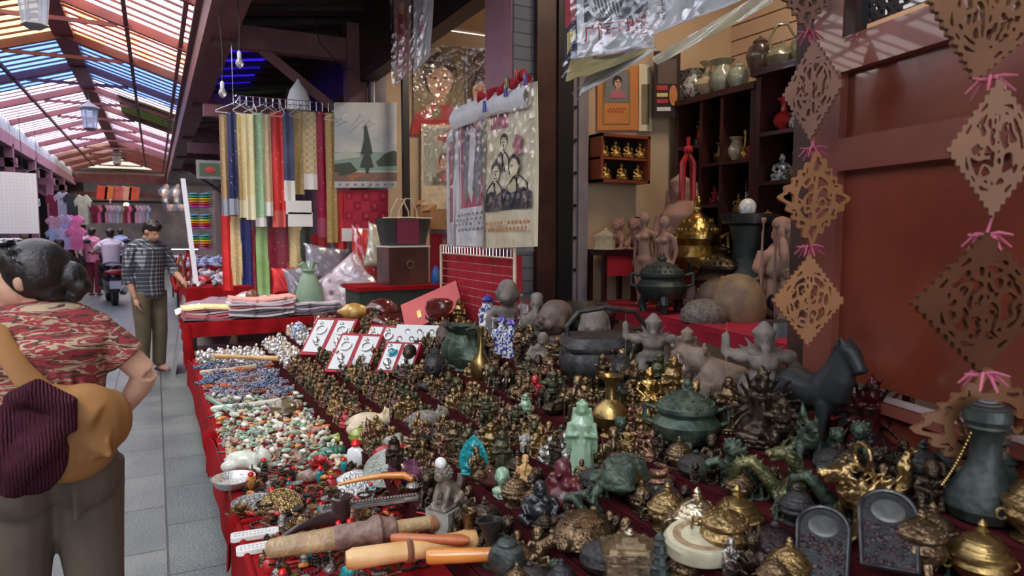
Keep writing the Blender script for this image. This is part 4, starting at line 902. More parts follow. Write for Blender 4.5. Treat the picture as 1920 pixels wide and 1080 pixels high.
H = [  # kind, px, base y, height px, material, label, category, extra
 ('kettle', 1172, 692, 112, M_iron, 'squat dark iron kettle with arched bail handle behind the figurines', 'kettle', dict(rz=-20, foot=.45)),
 ('general', 1247, 692, 110, M_stone, 'grey stone court official statue with square hat beside the iron kettle', 'statue', {}),
 ('guanyin', 1306, 712, 100, M_clayd, 'brown robed praying monk statue with bumpy hair, left of the roaring beast', 'statue', {}),
 ('bear', 1375, 742, 112, M_clayd, 'roaring clay beast with open jaws and white teeth', 'statue', dict(rz=-130, foot=.4)),
 ('general', 1402, 700, 122, M_stone, 'grey warrior statue with raised arm behind the roaring beast', 'statue', {}),
 ('horse', 1500, 800, 195, M_horseg, 'matt grey standing horse statue with raised head beside the red door', 'horse statue', dict(rz=-10, foot=.3)),
 ('manyarm', 1568, 812, 128, relief('red_black_lacquer', (.02, .015, .015), (.16, .018, .02), .3, .5), 'black and red many-armed deity in front of the red door panel', 'statue', dict(foot=.25)),
 ('baby', 1010, 655, 85, M_dkwood, 'left of two bald child monk busts, its dark face forward', 'bust', dict(rz=-30, foot=.32)),
 ('baby', 1062, 660, 88, M_stoneb, 'right of two bald child monk busts, looking away to the left', 'bust', dict(rz=-85, foot=.32)),
 ('laughing', 1000, 702, 72, M_stone, 'grey stone bald old man laughing, seated low under the two child busts', 'statue', dict(foot=.3)),
 ('monkey', 972, 612, 92, M_stone, 'tall grey stone seated figure right beside the red curtain grid', 'statue', dict(foot=.26)),
 ('sage', 1024, 592, 76, M_stone, 'grey stone man with a cap, behind the bald child busts', 'statue', {}),
 ('bust', 1141, 640, 82, M_stone, 'bald dark monk bust praying behind the iron kettle', 'statue', dict(foot=.25)),
 ('curlhead', 1160, 745, 84, M_iron, 'dark curly-haired buddha bust left of the gold seated buddha', 'bust', dict(foot=.25)),
 ('buddha', 1206, 765, 78, M_gold, 'gold seated buddha with dark lap, right of the curly-haired bust', 'figurine', {}),
 ('guanyin', 1235, 806, 108, bz[4], 'golden goddess with tall crown seated below the grey court official', 'figurine', {}),
 ('manyarm', 1185, 812, 86, bz[1], 'brown many-armed deity between brass vase and golden goddess', 'figurine', {}),
 ('guanyin', 1086, 890, 140, M_jade, 'pale green jade standing goddess left of the brass vase', 'figurine', {}),
 ('vase', 1120, 855, 118, M_brass, 'brass vase with flared mouth and slim neck amid the figurines', 'vase', dict(foot=.26)),
 ('guanyin', 985, 800, 62, M_jade, 'small green jade figure with upright oval back, left of the jade goddess', 'figurine', {}),
 ('laughing', 1004, 752, 52, M_cora, 'red robed monk figurine sitting below the laughing stone man', 'figurine', {}),
 ('beastcenser', 1285, 858, 150, bz[3], 'large green bronze incense burner with square crest and beast knob', 'incense burner', dict(foot=.38)),
 ('manyarm', 1372, 872, 150, bz[0], 'tall dark many-armed spiky deity right of the green incense burner', 'statue', dict(foot=.28)),
 ('general', 1432, 850, 110, bz[0], 'dark bronze winged warrior behind the green dragon', 'statue', dict(foot=.25)),
 ('dragon', 1410, 962, 140, relief('green_gold_dragon', (.06, .075, .035), (.22, .2, .09), .4, .6, 5, .8, 20), 'olive green dragon with arched spiny body', 'dragon statue', dict(rz=-46, foot=.32)),
 ('beast', 1490, 925, 110, bz[3], 'green bronze prancing beast right behind the arched dragon', 'statue', dict(foot=.28)),
 ('dragon', 1545, 975, 130, bz[3], 'green bronze dragon rearing left of the gilded beast', 'statue', dict(rz=-60, foot=.28)),
 ('ringbeast', 1610, 1000, 175, relief('gilt_bronze', (.22, .13, .05), (.6, .42, .18), .3, .9, 5, .8, 18), 'gilded mythical beast carrying an upright ring, flame tail raised', 'statue', dict(rz=-112, foot=.3)),
 ('tallvase', 1805, 985, 245, M_greeniron, 'tall green-black bronze jar with swirled round lid and bead chain', 'jar', dict(foot=.36, wide=.74)),
 ('tower', 1872, 950, 190, M_greeniron, 'dark bronze tower-like burner topped by a little beast, behind the swirled jar', 'incense burner', dict(foot=.22)),
 ('censer', 1722, 1075, 125, bz[1], 'brown openwork incense burner with curved legs below the swirled jar', 'incense burner', dict(foot=.42)),
 ('bell', 1836, 1100, 130, M_brass, 'brass burner with stacked bead knob at lower right', 'incense burner', dict(foot=.36)),
 ('bell', 1905, 1085, 150, bz[4], 'gold-brown domed burner cut by the right edge', 'incense burner', dict(foot=.36)),
 ('toad', 1135, 985, 92, bz[3], 'green bronze money toad with strings of coins along its back', 'toad figurine', dict(foot=.45, rz=-50)),
 ('coil', 1232, 935, 85, bz[6], 'copper coiled snake ornament behind the small domed burners', 'ornament', dict(foot=.42)),
 ('turtle', 1058, 1035, 68, bz[1], 'brown bronze turtle with studded shell', 'turtle figurine', dict(foot=.75, rz=-60)),
 ('laughing', 1058, 965, 112, relief('dark_rosewood', (.06, .012, .018), (.16, .03, .035), .3, 0, 4, .5, 9), 'dark maroon laughing man with bald head leaning right', 'figurine', dict(foot=.32, rz=-70)),
 ('laughing', 992, 985, 86, M_blackw, 'black polished reclining monk in front of the maroon laughing man', 'figurine', dict(foot=.34, rz=-30)),
 ('sage', 985, 918, 68, M_amberp, 'amber coloured bearded old man figurine', 'figurine', dict(foot=.2)),
 ('leaf', 868, 905, 76, M_teal, 'teal glazed leaf-shaped buddha plaque standing upright', 'plaque', dict(foot=.3)),
 ('dish', 905, 922, 20, M_dkwood, 'round dark red wooden dish near the teal plaque', 'dish', dict(foot=.9, sx=1)),
 ('bust', 925, 962, 62, M_jade, 'light green jade monk bust in front of the dark red dish', 'figurine', dict(foot=.3)),
 ('lion', 835, 990, 86, mat('brown_soapstone', (.2, .16, .12), (.13, .1, .08), .4, scale=4, coat=.2), 'brown soapstone crouching lion with a white ball on a square jade seal', 'seal', dict(foot=.28, rz=-60)),
 ('horncup', 880, 1032, 84, bz[1], 'left of two standing horn cups with pointed lips', 'cup', dict(foot=.25, rz=-120)),
 ('horncup', 922, 1062, 98, M_iron, 'right of two standing horn cups, dark with open mouth', 'cup', dict(foot=.25, rz=-150)),
 ('jar', 950, 1092, 90, M_greeniron, 'dark round jar with pierced collar in front of the horn cups', 'jar', dict(foot=.36)),
 ('monkey', 1010, 1060, 78, bz[1], 'bronze little figure squatting left of the turtle', 'figurine', {}),
 ('squat', 1105, 1075, 70, M_iron, 'grey lidded round bowl with small knob, beside the metal casket', 'bowl', dict(foot=.5)),
 ('pagoda', 1172, 1092, 108, relief('nickel_brass', (.25, .19, .12), (.5, .43, .3), .3, .9, 5, .2, 16), 'rectangular brass casket with stepped lid and squatting knob figure', 'casket', dict(foot=.4, rz=-30)),
 ('tower', 1215, 1105, 122, M_greeniron, 'thin dark pagoda tower in front of the domed burners', 'ornament', dict(foot=.2)),
 ('bell', 1226, 1012, 92, bz[4], 'brown-gold domed burner with pointed knob, leftmost of the domed row', 'incense burner', dict(foot=.34)),
 ('bell', 1276, 1035, 112, relief('pale_brass', (.42, .33, .2), (.75, .64, .45), .25, .95, 5, .5, 16), 'pale brass burner with pierced grille dome, second of the domed row', 'incense burner', dict(foot=.34)),
 ('beastcenser', 1322, 1045, 115, bz[4], 'gold-brown burner with standing animal knob, third of the domed row', 'incense burner', dict(foot=.36)),
 ('bell', 1383, 1040, 120, M_brass, 'olive brass domed burner with rooster-like knob, fourth of the domed row', 'incense burner', dict(foot=.36)),
 ('squat', 1452, 1058, 88, relief('black_purple_iron', (.03, .02, .025), (.08, .055, .06), .35, .6), 'dark purplish round burner right of the domed row', 'incense burner', dict(foot=.46)),
 ('bell', 1478, 1100, 96, bz[4], 'small gold burner with acorn knob beside the black carved plaques', 'incense burner', dict(foot=.34)),
 ('flower', 1392, 1098, 72, bz[0], 'dark openwork lotus burner in front of the domed row', 'incense burner', dict(foot=.5)),
 ('censer', 1260, 1110, 80, bz[1], 'brown openwork pot at the bottom edge behind the cream oval dish', 'pot', dict(foot=.4)),
 ('sage', 1352, 1090, 70, bz[5], 'silvery standing figurine behind the cream oval dish', 'figurine', {}),
 ('wide', 838, 690, 80, bz[3], 'left of a green bronze flared vase trio', 'vase', dict(foot=.3)),
 ('wide', 862, 694, 82, bz[3], 'middle of a green bronze flared vase trio', 'vase', dict(foot=.26)),
 ('vase', 880, 698, 84, bz[3], 'right of a green bronze flared vase trio, slim neck', 'vase', dict(foot=.22)),
 ('bottle', 892, 712, 100, M_brass, 'slender brass vase right of the green bronze vases', 'vase', dict(foot=.18)),
 ('guanyin', 862, 622, 62, M_brass, 'small brass robed figure standing before the dark gourd bowl', 'figurine', {}),
 ('sage', 912, 640, 52, M_porc, 'white porcelain figure with red sash among blue-white figures', 'figurine', {}),
 ('guanyin', 931, 622, 68, M_bluew, 'tallest blue and white porcelain figure with pagoda hat', 'figurine', {}),
 ('sage', 925, 680, 72, M_bluew, 'left of the front two porcelain figures in blue caps', 'figurine', {}),
 ('sage', 950, 684, 74, M_bluew, 'right of the front two porcelain figures in blue caps', 'figurine', {}),
 ('flower', 915, 702, 48, bz[0], 'dark bronze lotus cluster below the porcelain figures', 'ornament', dict(foot=.4)),
 ('curlhead', 792, 738, 84, M_iron, 'dark curly-haired bust left of the green vase trio', 'bust', dict(foot=.28)),
 ('curlhead', 814, 704, 78, M_stoneb, 'brown curly-haired bust behind the dark curly-haired bust', 'bust', dict(foot=.28)),
 ('bust', 768, 700, 58, bz[0], 'dark bronze standing bust at the left end of the tall figures', 'bust', dict(foot=.25)),
 ('elephant', 900, 742, 44, bz[1], 'brown bronze elephant below the slender brass vase', 'elephant figurine', dict(foot=.45)),
 ('elephant', 945, 735, 50, bz[0], 'dark elephant with raised trunk right of the brown elephant', 'elephant figurine', dict(foot=.45)),
 ('lion', 735, 700, 46, M_turq, 'bright turquoise glazed lion in front of the red jewelry boxes', 'figurine', dict(foot=.4, rz=-80)),
 ('jar', 1250, 1000, 50, bz[1], 'brown round jar half hidden behind the domed burners', 'jar', dict(foot=.3)),
 ('teapot', 1025, 790, 44, bz[0], 'small dark teapot among the brown figurines', 'teapot', {}),
 ('laughing', 1062, 872, 66, bz[5], 'silver laughing buddha holding children, left of the jade goddess', 'figurine', {}),
 ('laughing', 1035, 868, 52, bz[5], 'smaller silver buddha left of the silver laughing buddha', 'figurine', {}),
 ('buddha', 1212, 888, 60, bz[6], 'copper seated figure with a wide brimmed hat behind the coiled snake', 'figurine', {}),
 ('jar', 900, 850, 38, M_jaded, 'green glass gourd behind the teal plaque', 'ornament', {}),
 ('manyarm', 940, 872, 62, bz[0], 'black many-armed figure beside the green glass gourd', 'figurine', {}),
 ('dish', 793, 838, 16, M_iron, 'dark oval ink dish on the trinket side', 'dish', dict(foot=.9)),
 ('elephant', 975, 870, 40, M_paleg, 'pale green elephant near the amber old man', 'elephant figurine', {}),
 ('head', 560, 778, 26, M_brbead, 'round dark brown gourd shell beside the brass-coloured bell', 'gourd', dict(foot=.4, name='gourd_shell')),
 ('squat', 538, 780, 30, mat('khaki_glass', (.2, .15, .08), (.14, .1, .05), .2, coat=.6), 'smooth khaki double gourd among the jade pieces', 'gourd', dict(foot=.5)),
 ('smallbottle', 668, 878, 40, M_porc, 'white porcelain snuff bottle with bright red stopper', 'bottle', dict(foot=.35)),
 ('lump', 462, 882, 36, M_bonew, 'white jade recumbent beast near the red cloth edge', 'carving', dict(foot=.9, rz=60)),
 ('lump', 722, 866, 30, M_cora, 'coral red carved animal behind the white snuff bottle', 'carving', dict(foot=.9, rz=70)),
 ('lump', 695, 812, 38, M_ivory, 'large ivory carved beast behind the yellow-green stones', 'carving', dict(foot=.9, rz=70)),
 ('lump', 765, 808, 34, mat('grey_carved_jade', (.3, .27, .22), (.15, .13, .11), .4, scale=12, bump=.8), 'grey carved recumbent beast right of the ivory beast', 'carving', dict(foot=.9, rz=80)),
 ('chunk', 630, 832, 24, M_olivej, 'left yellow-green stone fruit', 'stone fruit', {}),
 ('squat', 675, 822, 26, M_olivej, 'right yellow-green stone fruit in front of the ivory beast', 'stone fruit', dict(foot=.5)),
 ('chunk', 745, 852, 40, M_paleg, 'pale grey agate boulder carving behind the coral red animal', 'carving', dict(foot=.5)),
 ('disc', 660, 928, 9, M_silver, 'large tarnished silver disc pendant tilted up', 'pendant', dict(foot=.5, tilt=(R(38), R(-10)))),
 ('disc', 700, 905, 8, M_paleg, 'pale carved jade medallion leaning behind the silver disc pendant', 'pendant', dict(foot=.5, tilt=(R(32), R(0)))),
 ('dish', 745, 905, 22, M_purple, 'round purple-brown shallow inlaid box', 'box', dict(foot=.9)),
 ('disc', 527, 962, 8, bz[4], 'gold coloured sun-ray medallion standing upright', 'medallion', dict(foot=.5, tilt=(R(60), R(10)))),
 ('flower', 560, 1000, 30, bz[4], 'brass bloom of crumpled petals above the pipe', 'ornament', dict(foot=.6)),
 ('flower', 590, 985, 26, bz[1], 'second brass bloom touching the first', 'ornament', dict(foot=.6)),
 ('flower', 690, 985, 28, bz[4], 'brown-gold knotted metal bloom below the silver ruler', 'ornament', dict(foot=.6)),
 ('flower', 448, 968, 24, bz[4], 'small brass bloom nearest the red cloth edge', 'ornament', dict(foot=.6)),
 ('dish', 432, 932, 18, M_silverw, 'small silver-white round bowl by the red cloth edge', 'bowl', dict(foot=.9)),
 ('disc', 475, 945, 7, M_silver, 'small round silver compact', 'compact', dict(foot=.8)),
 ('flower', 600, 880, 26, M_cora, 'crimson knotted coral cluster', 'coral', dict(foot=.6)),
 ('chunk', 575, 905, 30, mat('brown_conch', (.2, .13, .1), (.4, .28, .2), .4, scale=6), 'brown pointed conch shell', 'shell', dict(foot=.5)),
 ('lump', 620, 860, 22, M_jaded, 'dark green jade beast beside the white snuff bottle', 'carving', dict(foot=.9, rz=60)),
 ('lump', 820, 990, 40, M_iron, 'dark carved lying fish behind the soapstone lion', 'carving', dict(foot=.8, rz=60)),
 ('teapot', 770, 912, 30, bz[5], 'little silver ornate teapot right of the purple inlaid box', 'teapot', dict(foot=.5)),
 ('coil', 740, 880, 24, bz[0], 'dark coiled beast ornament by the coral red animal', 'ornament', dict(foot=.5)),
]
done_h = []
for kd, px, py, h, m, lb, ct, ex in H:
    ex = dict(ex); ex.pop('sx', None); h *= (1.35 if px < 790 and kd in ('disc', 'lump', 'chunk', 'flower', 'squat', 'coil', 'smallbottle') else 1.18 if kd == 'baby' else 1)
    if kd == 'dish' or kd == 'disc': 
        # height given for the rim; the radius follows the shape
        w = dict(dish=(h, 1.0)).get(kd, (h, 1)); k = put(kd, px, py, {'dish': h * 2.2, 'disc': h * 4.2}[kd], m, lb, ct, **ex)
    else: k = put(kd, px, py, h, m, lb, ct, **ex)
    done_h.append((k, kd, lb))
def find(s): return [k for k, kd, lb in done_h if s in lb][0]
# details that belong to single pieces
seal = find('square jade seal'); seal.location.z += .0
p = Vector(seal.location); s = seal.scale[0]
obj('jade_base', MB().box((0, .05, -.26), (.62, .8, .5)), M_paleg, seal); obj('white_ball', MB().ball((0, -.2, 1.0), .13, None, 14, 10), M_porc, seal); seal.location.z += .5 * s
for q in ('left of the front two porc', 'right of the front two porc', 'tallest blue and white'):
    o = find(q); obj('blue_cap', MB().lathe([(.12, .86), (.14, .9), (.09, .96), (.02, 1.02)], (0, -.02, 0), n=14), M_bluecap, o)
o = find('swirled round lid'); g = MB()
for i in range(20): t = i / 19; g.ball((-.16 - .26 * t, -.05, .72 - .6 * t + .15 * t * t), .016, None, 6, 4)
obj('bead_chain', g, M_brass, o)
sw = MB()
for j in range(3): sw.ring((0, 0, .88 + j * .025), .17 - .05 * j, .018, rotX(90), 20, 6)
obj('swirl', sw, M_stone, o)

# ------------------------------------------------------------ pieces of their own shape on the trinket side
def lay(name, me_or_mb, m, px, py, rz, label, cat, z=.0, group=None, tilt=None):
    p, i = surf(px, py); o = obj(name, me_or_mb, m, None, (p.x, p.y, p.z + z), (tilt or (0, 0)) + (R(rz),)); OCC.append((p.x, p.y, .05)); return tag(o, label, cat, group)
def span(x0, y0, x1, y1, z=.46):
    a, _ = surf(x0, y0); b, _ = surf(x1, y1); a.z = b.z = max(a.z, b.z); return a, b, (b - a)
def rodthing(name, x0, y0, x1, y1, prof_, label, cat, m, lift=.02, parts=()):
    a, b, d = span(x0, y0, x1, y1); L = d.length; t = thing(name, label, cat, (a.x, a.y, a.z + lift), math.atan2(d.y, d.x))
    rot = rotY(90)
    obj('shaft', MB().lathe([(r, z * L) for r, z in prof_], n=20, rot=rot), m, t)
    for nm, pr2, mm in parts: obj(nm, MB().lathe([(r, z * L) for r, z in pr2], n=20, rot=rot), mm, t)
    n = 7
    for i in range(n + 1): q = a + d * i / n; OCC.append((q.x, q.y, .03))
    return t
M_bonep = mat('carved_yellow_bone', (.5, .36, .18), (.34, .22, .11), .35, scale=14, bump=.8, bs=70, coat=.2)
rodthing('bone_pipe', 500, 1100, 818, 1002, [(.018, 0), (.03, .02), (.036, .2), (.04, .45), (.036, .62), (.027, .7), (.025, .97), (.022, 1)], 'long carved yellow bone pipe with brown collar, left at the bottom edge', 'pipe', M_bonep, .035,
         [('carved_collar', [(.038, .36), (.043, .4), (.042, .56), (.056, .6), (.056, .63), (.045, .65), (.042, .72), (.03, .73)], relief('brown_carving', (.16, .09, .07), (.28, .17, .13), .5, 0, 30, 1, 45)), ('end_ferrule', [(.026, .93), (.031, .94), (.031, 1.0)], M_brbead)])
rodthing('amber_pipe', 650, 1125, 892, 1035, [(.026, 0), (.034, .05), (.031, .5), (.036, .85), (.042, .95), (.036, 1)], 'thick amber pipe with domed end lying right of the bone pipe', 'pipe', M_amberp, .04, [('ring', [(.033, .45), (.04, .47), (.033, .5)], M_brbead)])
rodthing('amber_tube', 800, 1125, 925, 1068, [(.018, 0), (.024, .05), (.022, .9), (.026, 1)], 'short orange amber tube nearest the dark jar', 'tube', M_amber, .05)
rodthing('orange_carved_rod', 735, 1098, 880, 1052, [(.012, 0), (.018, .1), (.015, .5), (.018, .9), (.01, 1)], 'carved orange-red rod between the two amber pipes', 'rod', mat('rust_amber', (.5, .15, .05), (.4, .1, .03), .4, scale=6, bump=.4), .07)
o = lay('amber_ornament', MB().lathe([(.03, 0), (.034, .012), (.03, .03), (.015, .04), (.016, .055), (.004, .062)], n=20), M_orange, 768, 1080, 0, 'orange turned amber knob beside the thick amber pipe', 'knob', .06)
lay('amber_bead', MB().ball((0, 0, .03), (.026, .022, .03), None, 16, 10), M_amber, 808, 1072, 0, 'large yellow amber bead beside the turned amber knob', 'bead', .05)
# wooden tobacco pipe
a, b, d = span(515, 1042, 640, 1000); t = thing('tobacco_pipe', 'dark brown wooden tobacco pipe with long curved stem', 'pipe', (a.x, a.y, a.z + .025), math.atan2(d.y, d.x)); L = d.length
w = MB().tube([(0, 0, .012), (L * .15, 0, .035), (L * .35, 0, .05), (L * .6, 0, .052), (L * .8, 0, .05), (L * .98, 0, .042)], [.007, .01, .014, .02, .026, .03], 14)
bw = MB().lathe([(.018, .0), (.034, .015), (.038, .05), (.034, .095), (.026, .1), (.022, .095), (.021, .05), (.003, .045)], (L, 0, .02), 20)
obj('stem', w, mat('dark_pipe_wood', (.035, .018, .018), (.06, .03, .028), .3, scale=4, coat=.4), t); obj('bowl', bw, MC['dark_pipe_wood'], t)
for i in range(7): q = a + d * i / 6; OCC.append((q.x, q.y, .025))
# curved amber hair stick and silver ruler
a, b, d = span(635, 962, 775, 915)
t = MB().tube([(0, 0, .02), (d.length * .3, .01, .035), (d.length * .6, .01, .045), (d.length * .88, .0, .045), (d.length, -.03, .035)], [.006, .01, .013, .016, .012], 12)
tag(obj('amber_hair_stick', t, M_amber, None, a + Vector((0, 0, .01)), math.atan2(d.y, d.x)), 'curved orange amber hair stick lying above the silver ruler', 'hair stick')
a, b, d = span(600, 1002, 785, 935)
rl = thing('metal_ruler', 'long engraved silver ruler under the amber hair stick', 'ruler', a, math.atan2(d.y, d.x)); obj('blade', MB().b2((0, -.03, .004), (d.length, .03, .014)), M_silverw, rl)
g = MB()
for i in range(30): g.b2((.02 + i * d.length / 31, .005, .014), (.024 + i * d.length / 31, .028, .0165))
g.b2((.01, -.004, .014), (d.length - .01, 0, .017)); g.b2((.01, -.022, .014), (d.length - .06, -.019, .017)); obj('engraving', g, M_iron, rl)
for i in range(8): q = a + d * i / 7; OCC.append((q.x, q.y, .035))
# two white bone tablets by the cloth edge
for k, (x, y, lb) in enumerate(((478, 1008, 'upper of two white oblong tablets near the cloth corner'), (490, 1032, 'lower of two white oblong tablets near the cloth corner, engraved'))):
    g = MB(); g.prism([(-.085, -.02), (-.075, -.03), (.075, -.03), (.085, -.02), (.085, .02), (.075, .03), (-.075, .03), (-.085, .02)], .016, Matrix.Rotation(PI / 2, 4, 'X'))
    p, _ = surf(x, y); t = thing('bone_tablet', lb, 'tablet', (p.x, p.y, p.z + .012), R(-6 + 3 * k)); obj('tablet', g, mat('white_bone', (.8, .79, .75), (.7, .68, .62), .35, scale=9, bump=.2), t)
    g = MB()
    for i in range(22): g.box((-.068 + (i % 11) * .0135, -.01 + (i // 11) * .02, .009), (.008, .0015, .0015), rotZ(rnd.uniform(-70, 70)))
    obj('engraving', g, M_grey, t)
    OCC.append((p.x, p.y, .07)); OCC.append((p.x - .05, p.y, .05)); OCC.append((p.x + .05, p.y, .05))
# oval cream inkstone dish, bottom edge
p, _ = surf(1310, 1095)
t = thing('oval_inkstone', 'cream stone oval inkstone with carved brown hollow at the bottom edge', 'inkstone', p + Vector((0, 0, .02)), R(-20)); b_ = MB().lathe([(.8, 0), (.95, .1), (1, .4), (.93, .5), (.8, .5)], n=40, sy=.7); sc = .115
t.scale = (sc,) * 3; t.rotation_euler[0] = R(15)
obj('rim', b_, mat('cream_stone', (.5, .47, .33), (.4, .38, .25), .35, scale=3, coat=.3), t); obj('hollow', MB().lathe([(.8, .44), (.79, .52), (.3, .47), (.02, .46)], n=40, sy=.68), relief('tan_carving', (.28, .19, .11), (.42, .3, .18), .5, 0, 4, 1, 6), t); OCC.append((p.x, p.y, .12))
# two black carved arched plaques at bottom right
for k, (x, y, sc, lb) in enumerate(((1540, 1090, .1, 'left of two black carved arch-topped inkstones'), (1652, 1120, .1, 'right of two black carved arch-topped inkstones, cut by the bottom edge'))):
    p, _ = surf(x, y); t = thing('carved_inkstone', lb, 'inkstone', p + Vector((0, 0, .1)), R(-52)); t.scale = (sc,) * 3; t.rotation_euler[0] = R(40)
    N = 18; outer = [(-.55, -1), (.55, -1)] + [(.6 * math.cos(PI * i / N), .35 + .6 * math.sin(PI * i / N)) for i in range(N + 1)]
    obj('slab', MB().prism(outer, .16, Matrix.Rotation(-PI / 2, 4, 'X')), M_blackw, t)
    g = MB(); pts = [(x_, y_, .09) for x_, y_ in outer]; g.tube(pts, .06, 8, closed=True)
    obj('rim', g, M_blackw, t); g = MB()
    rr = random.Random(k)
    for i in range(70):
        a_ = rr.uniform(-.5, .5); c_ = rr.uniform(-.95, .1); g.ball((a_, c_, .08), (rr.uniform(.04, .1), rr.uniform(.04, .09), .05), rotZ(rr.uniform(0, 90)), 6, 5)
    obj('carving', g, relief('black_carving', (.02, .012, .014), (.05, .02, .02), .35, 0, 6, 1, 14), t); g = MB().ball((0, .42, .085), (.36, .3, .03), None, 24, 8); obj('ink_well', g, mat('ink_well_slate', (.1, .1, .09), (.07, .07, .07), .3), t)
    OCC.append((p.x, p.y, .14))
# ------------------------------------------------------------ carved openwork medallions on the door side
def openwork(fn, N=96, t=.03, w=1, h=1):
    fill = [[fn(-1.1 + 2.2 * (i + .5) / N, -1.1 + 2.2 * (j + .5) / N) for i in range(N)] for j in range(N)]
    idx = {}; P = []
    def V(i, j):
        if (i, j) not in idx: idx[(i, j)] = len(P); P.append([-1.1 + 2.2 * i / N, -1.1 + 2.2 * j / N])
        return idx[(i, j)]
    cells = [(V(i, j), V(i + 1, j), V(i + 1, j + 1), V(i, j + 1)) for j in range(N) for i in range(N) if fill[j][i]]
    E = {}
    for c in cells:
        for k in range(4):
            a, b = c[k], c[(k + 1) % 4]; E[(a, b)] = 1
    bd = [(a, b) for a, b in E if (b, a) not in E]; nb = {}
    for a, b in bd: nb.setdefault(a, []).append(b); nb.setdefault(b, []).append(a)
    for _ in range(3):
        Q = [p[:] for p in P]
        for a, l in nb.items():
            Q[a] = [.4 * P[a][0] + .6 * sum(P[x][0] for x in l) / len(l), .4 * P[a][1] + .6 * sum(P[x][1] for x in l) / len(l)]
        P[:] = Q
    mb = MB(); n = len(P)
    vs = [(x * w, -t / 2, z * h) for x, z in P] + [(x * w, t / 2, z * h) for x, z in P]
    mb.add(vs, [c for c in cells] + [tuple(x + n for x in reversed(c)) for c in cells] + [(b, a, a + n, b + n) for a, b in bd]); return mb
def nz2(u, v, s, o=0): return noise.noise(Vector((u * s + o, v * s - o, o * .37)))
def pat_diamond(u, v, o=0, ring=.54):
    d = abs(u) + abs(v); r = math.hypot(u, v); e = (u - v if u * v >= 0 else u + v)
    if d > 1.0 + .035 * (1 if math.sin(e * 30) > 0 else -1): return False
    if r > ring + .07:
        if d > .9: return True
        return not (math.sin(13 * u + 1.2 * math.sin(9 * v)) * math.sin(13 * v + 1.2 * math.sin(9 * u)) > .22)
    if r > ring: return True
    return abs(nz2(u, v, 5.2, o)) < .17 or abs(nz2(u, v, 5, o + 9)) < .05 or r < .06 or abs(u) < .02
def pat_scroll(u, v, o=0):
    r = math.hypot(u, v); a = math.atan2(v, u); d = abs(u) + abs(v)
    if .5 < r < .6: return True
    if r < .5: return abs(nz2(u, v, 4, o)) < .12 or (abs(v + .18) < .03) or abs(u) < .035 or r < .09
    edge = .98 + .07 * math.sin(a * 20)
    if d > edge * 1.08: return False
    if d > edge * .96: return True
    q = math.sin(a * 12 + 6 * r) ; return q > .1 or r < .62
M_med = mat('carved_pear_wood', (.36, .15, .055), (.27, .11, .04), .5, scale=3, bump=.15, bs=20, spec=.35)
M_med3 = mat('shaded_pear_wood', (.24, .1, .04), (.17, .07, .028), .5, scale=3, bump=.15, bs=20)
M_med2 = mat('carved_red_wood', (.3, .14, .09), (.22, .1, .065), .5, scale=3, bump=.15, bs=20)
M_pink = mat('pink_ribbon', (.55, .13, .2), (.45, .08, .14), .5, scale=6)
def medallion(px, py, dep, hw, hh, fn, lb, m, yaw=0, inplane=0, wrap=None):
    c = at_d(px, py, dep); k = dep / F
    t = thing('carved_wood_medallion', lb, 'ornament', c, -TH + R(yaw), None)
    t.rotation_euler = (0, R(inplane), -TH + R(yaw))
    obj('openwork', openwork(fn, t=.014, w=hw * k, h=hh * k), m, t)
    obj('raised_ring', MB().ring((0, 0, 0), 1, .04, None, 40, 8).xf(Matrix.Diagonal((hw * k * .57, .012 / .04 * .6, hh * k * .57, 1))), m, t)
    if wrap: obj('wrapper', MB().sheet(lambda u, v: ((u - .5) * 2 * hw * k * (1 - abs(v - .5)), -.016 - .006 * math.sin(u * 19 + v * 8), (v - .5) * 2.1 * hh * k), 14, 14, (0, .001, 0)), wrap, t)
    return t
medallion(1512, -22, 2.25, 62, 72, pat_scroll, 'topmost medallion of the left string, cut by the top edge', M_med2, 10)
medallion(1524, 168, 2.24, 62, 92, lambda u, v: pat_diamond(u, v, 3), 'narrow medallion turned edge-on, second down the left string', M_med2, -58)
medallion(1526, 372, 2.2, 66, 82, lambda u, v: pat_scroll(u, v, 5), 'scroll-edged medallion with round centre, third down the left string', M_med, 6, 4)
medallion(1515, 563, 2.16, 66, 84, lambda u, v: pat_diamond(u, v, 7), 'lowest diamond medallion of the left string, above the horse statue', M_med, 0)
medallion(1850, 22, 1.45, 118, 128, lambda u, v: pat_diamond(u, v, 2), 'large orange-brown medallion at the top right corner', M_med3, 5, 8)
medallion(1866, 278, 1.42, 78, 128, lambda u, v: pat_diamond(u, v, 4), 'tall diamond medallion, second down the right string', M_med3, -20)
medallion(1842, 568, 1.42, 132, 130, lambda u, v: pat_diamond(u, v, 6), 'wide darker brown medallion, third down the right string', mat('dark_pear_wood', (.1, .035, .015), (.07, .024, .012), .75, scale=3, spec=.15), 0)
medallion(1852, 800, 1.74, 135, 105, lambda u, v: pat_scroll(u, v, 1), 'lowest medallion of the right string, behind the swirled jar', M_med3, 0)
def cord(pts, r, lb, tas=()):
    t = MB().tube(pts, r, 6)
    for p in tas:
        p = Vector(p)
        for i in range(9):
            a = i * .7; t.tube([p, p + Vector((math.cos(a) * .02, math.sin(a) * .02, .005 * math.sin(i * 3))), p + Vector((math.cos(a) * .045, math.sin(a) * .045, -.02 + .02 * math.sin(i * 2)))], [.003, .004, .002], 5)
    return tag(obj('pink_ribbon', t, M_pink), lb, 'ribbon')
ca = [at_d(1510, -300, 2.27), at_d(1512, -95, 2.27)]; cord(ca, .004, 'pink ribbon holding up the left string of medallions')
cord([at_d(1516, 48, 2.28), at_d(1520, 80, 2.28)], .006, 'pink ribbon below the topmost medallion of the left string', [at_d(1518, 60, 2.27)])
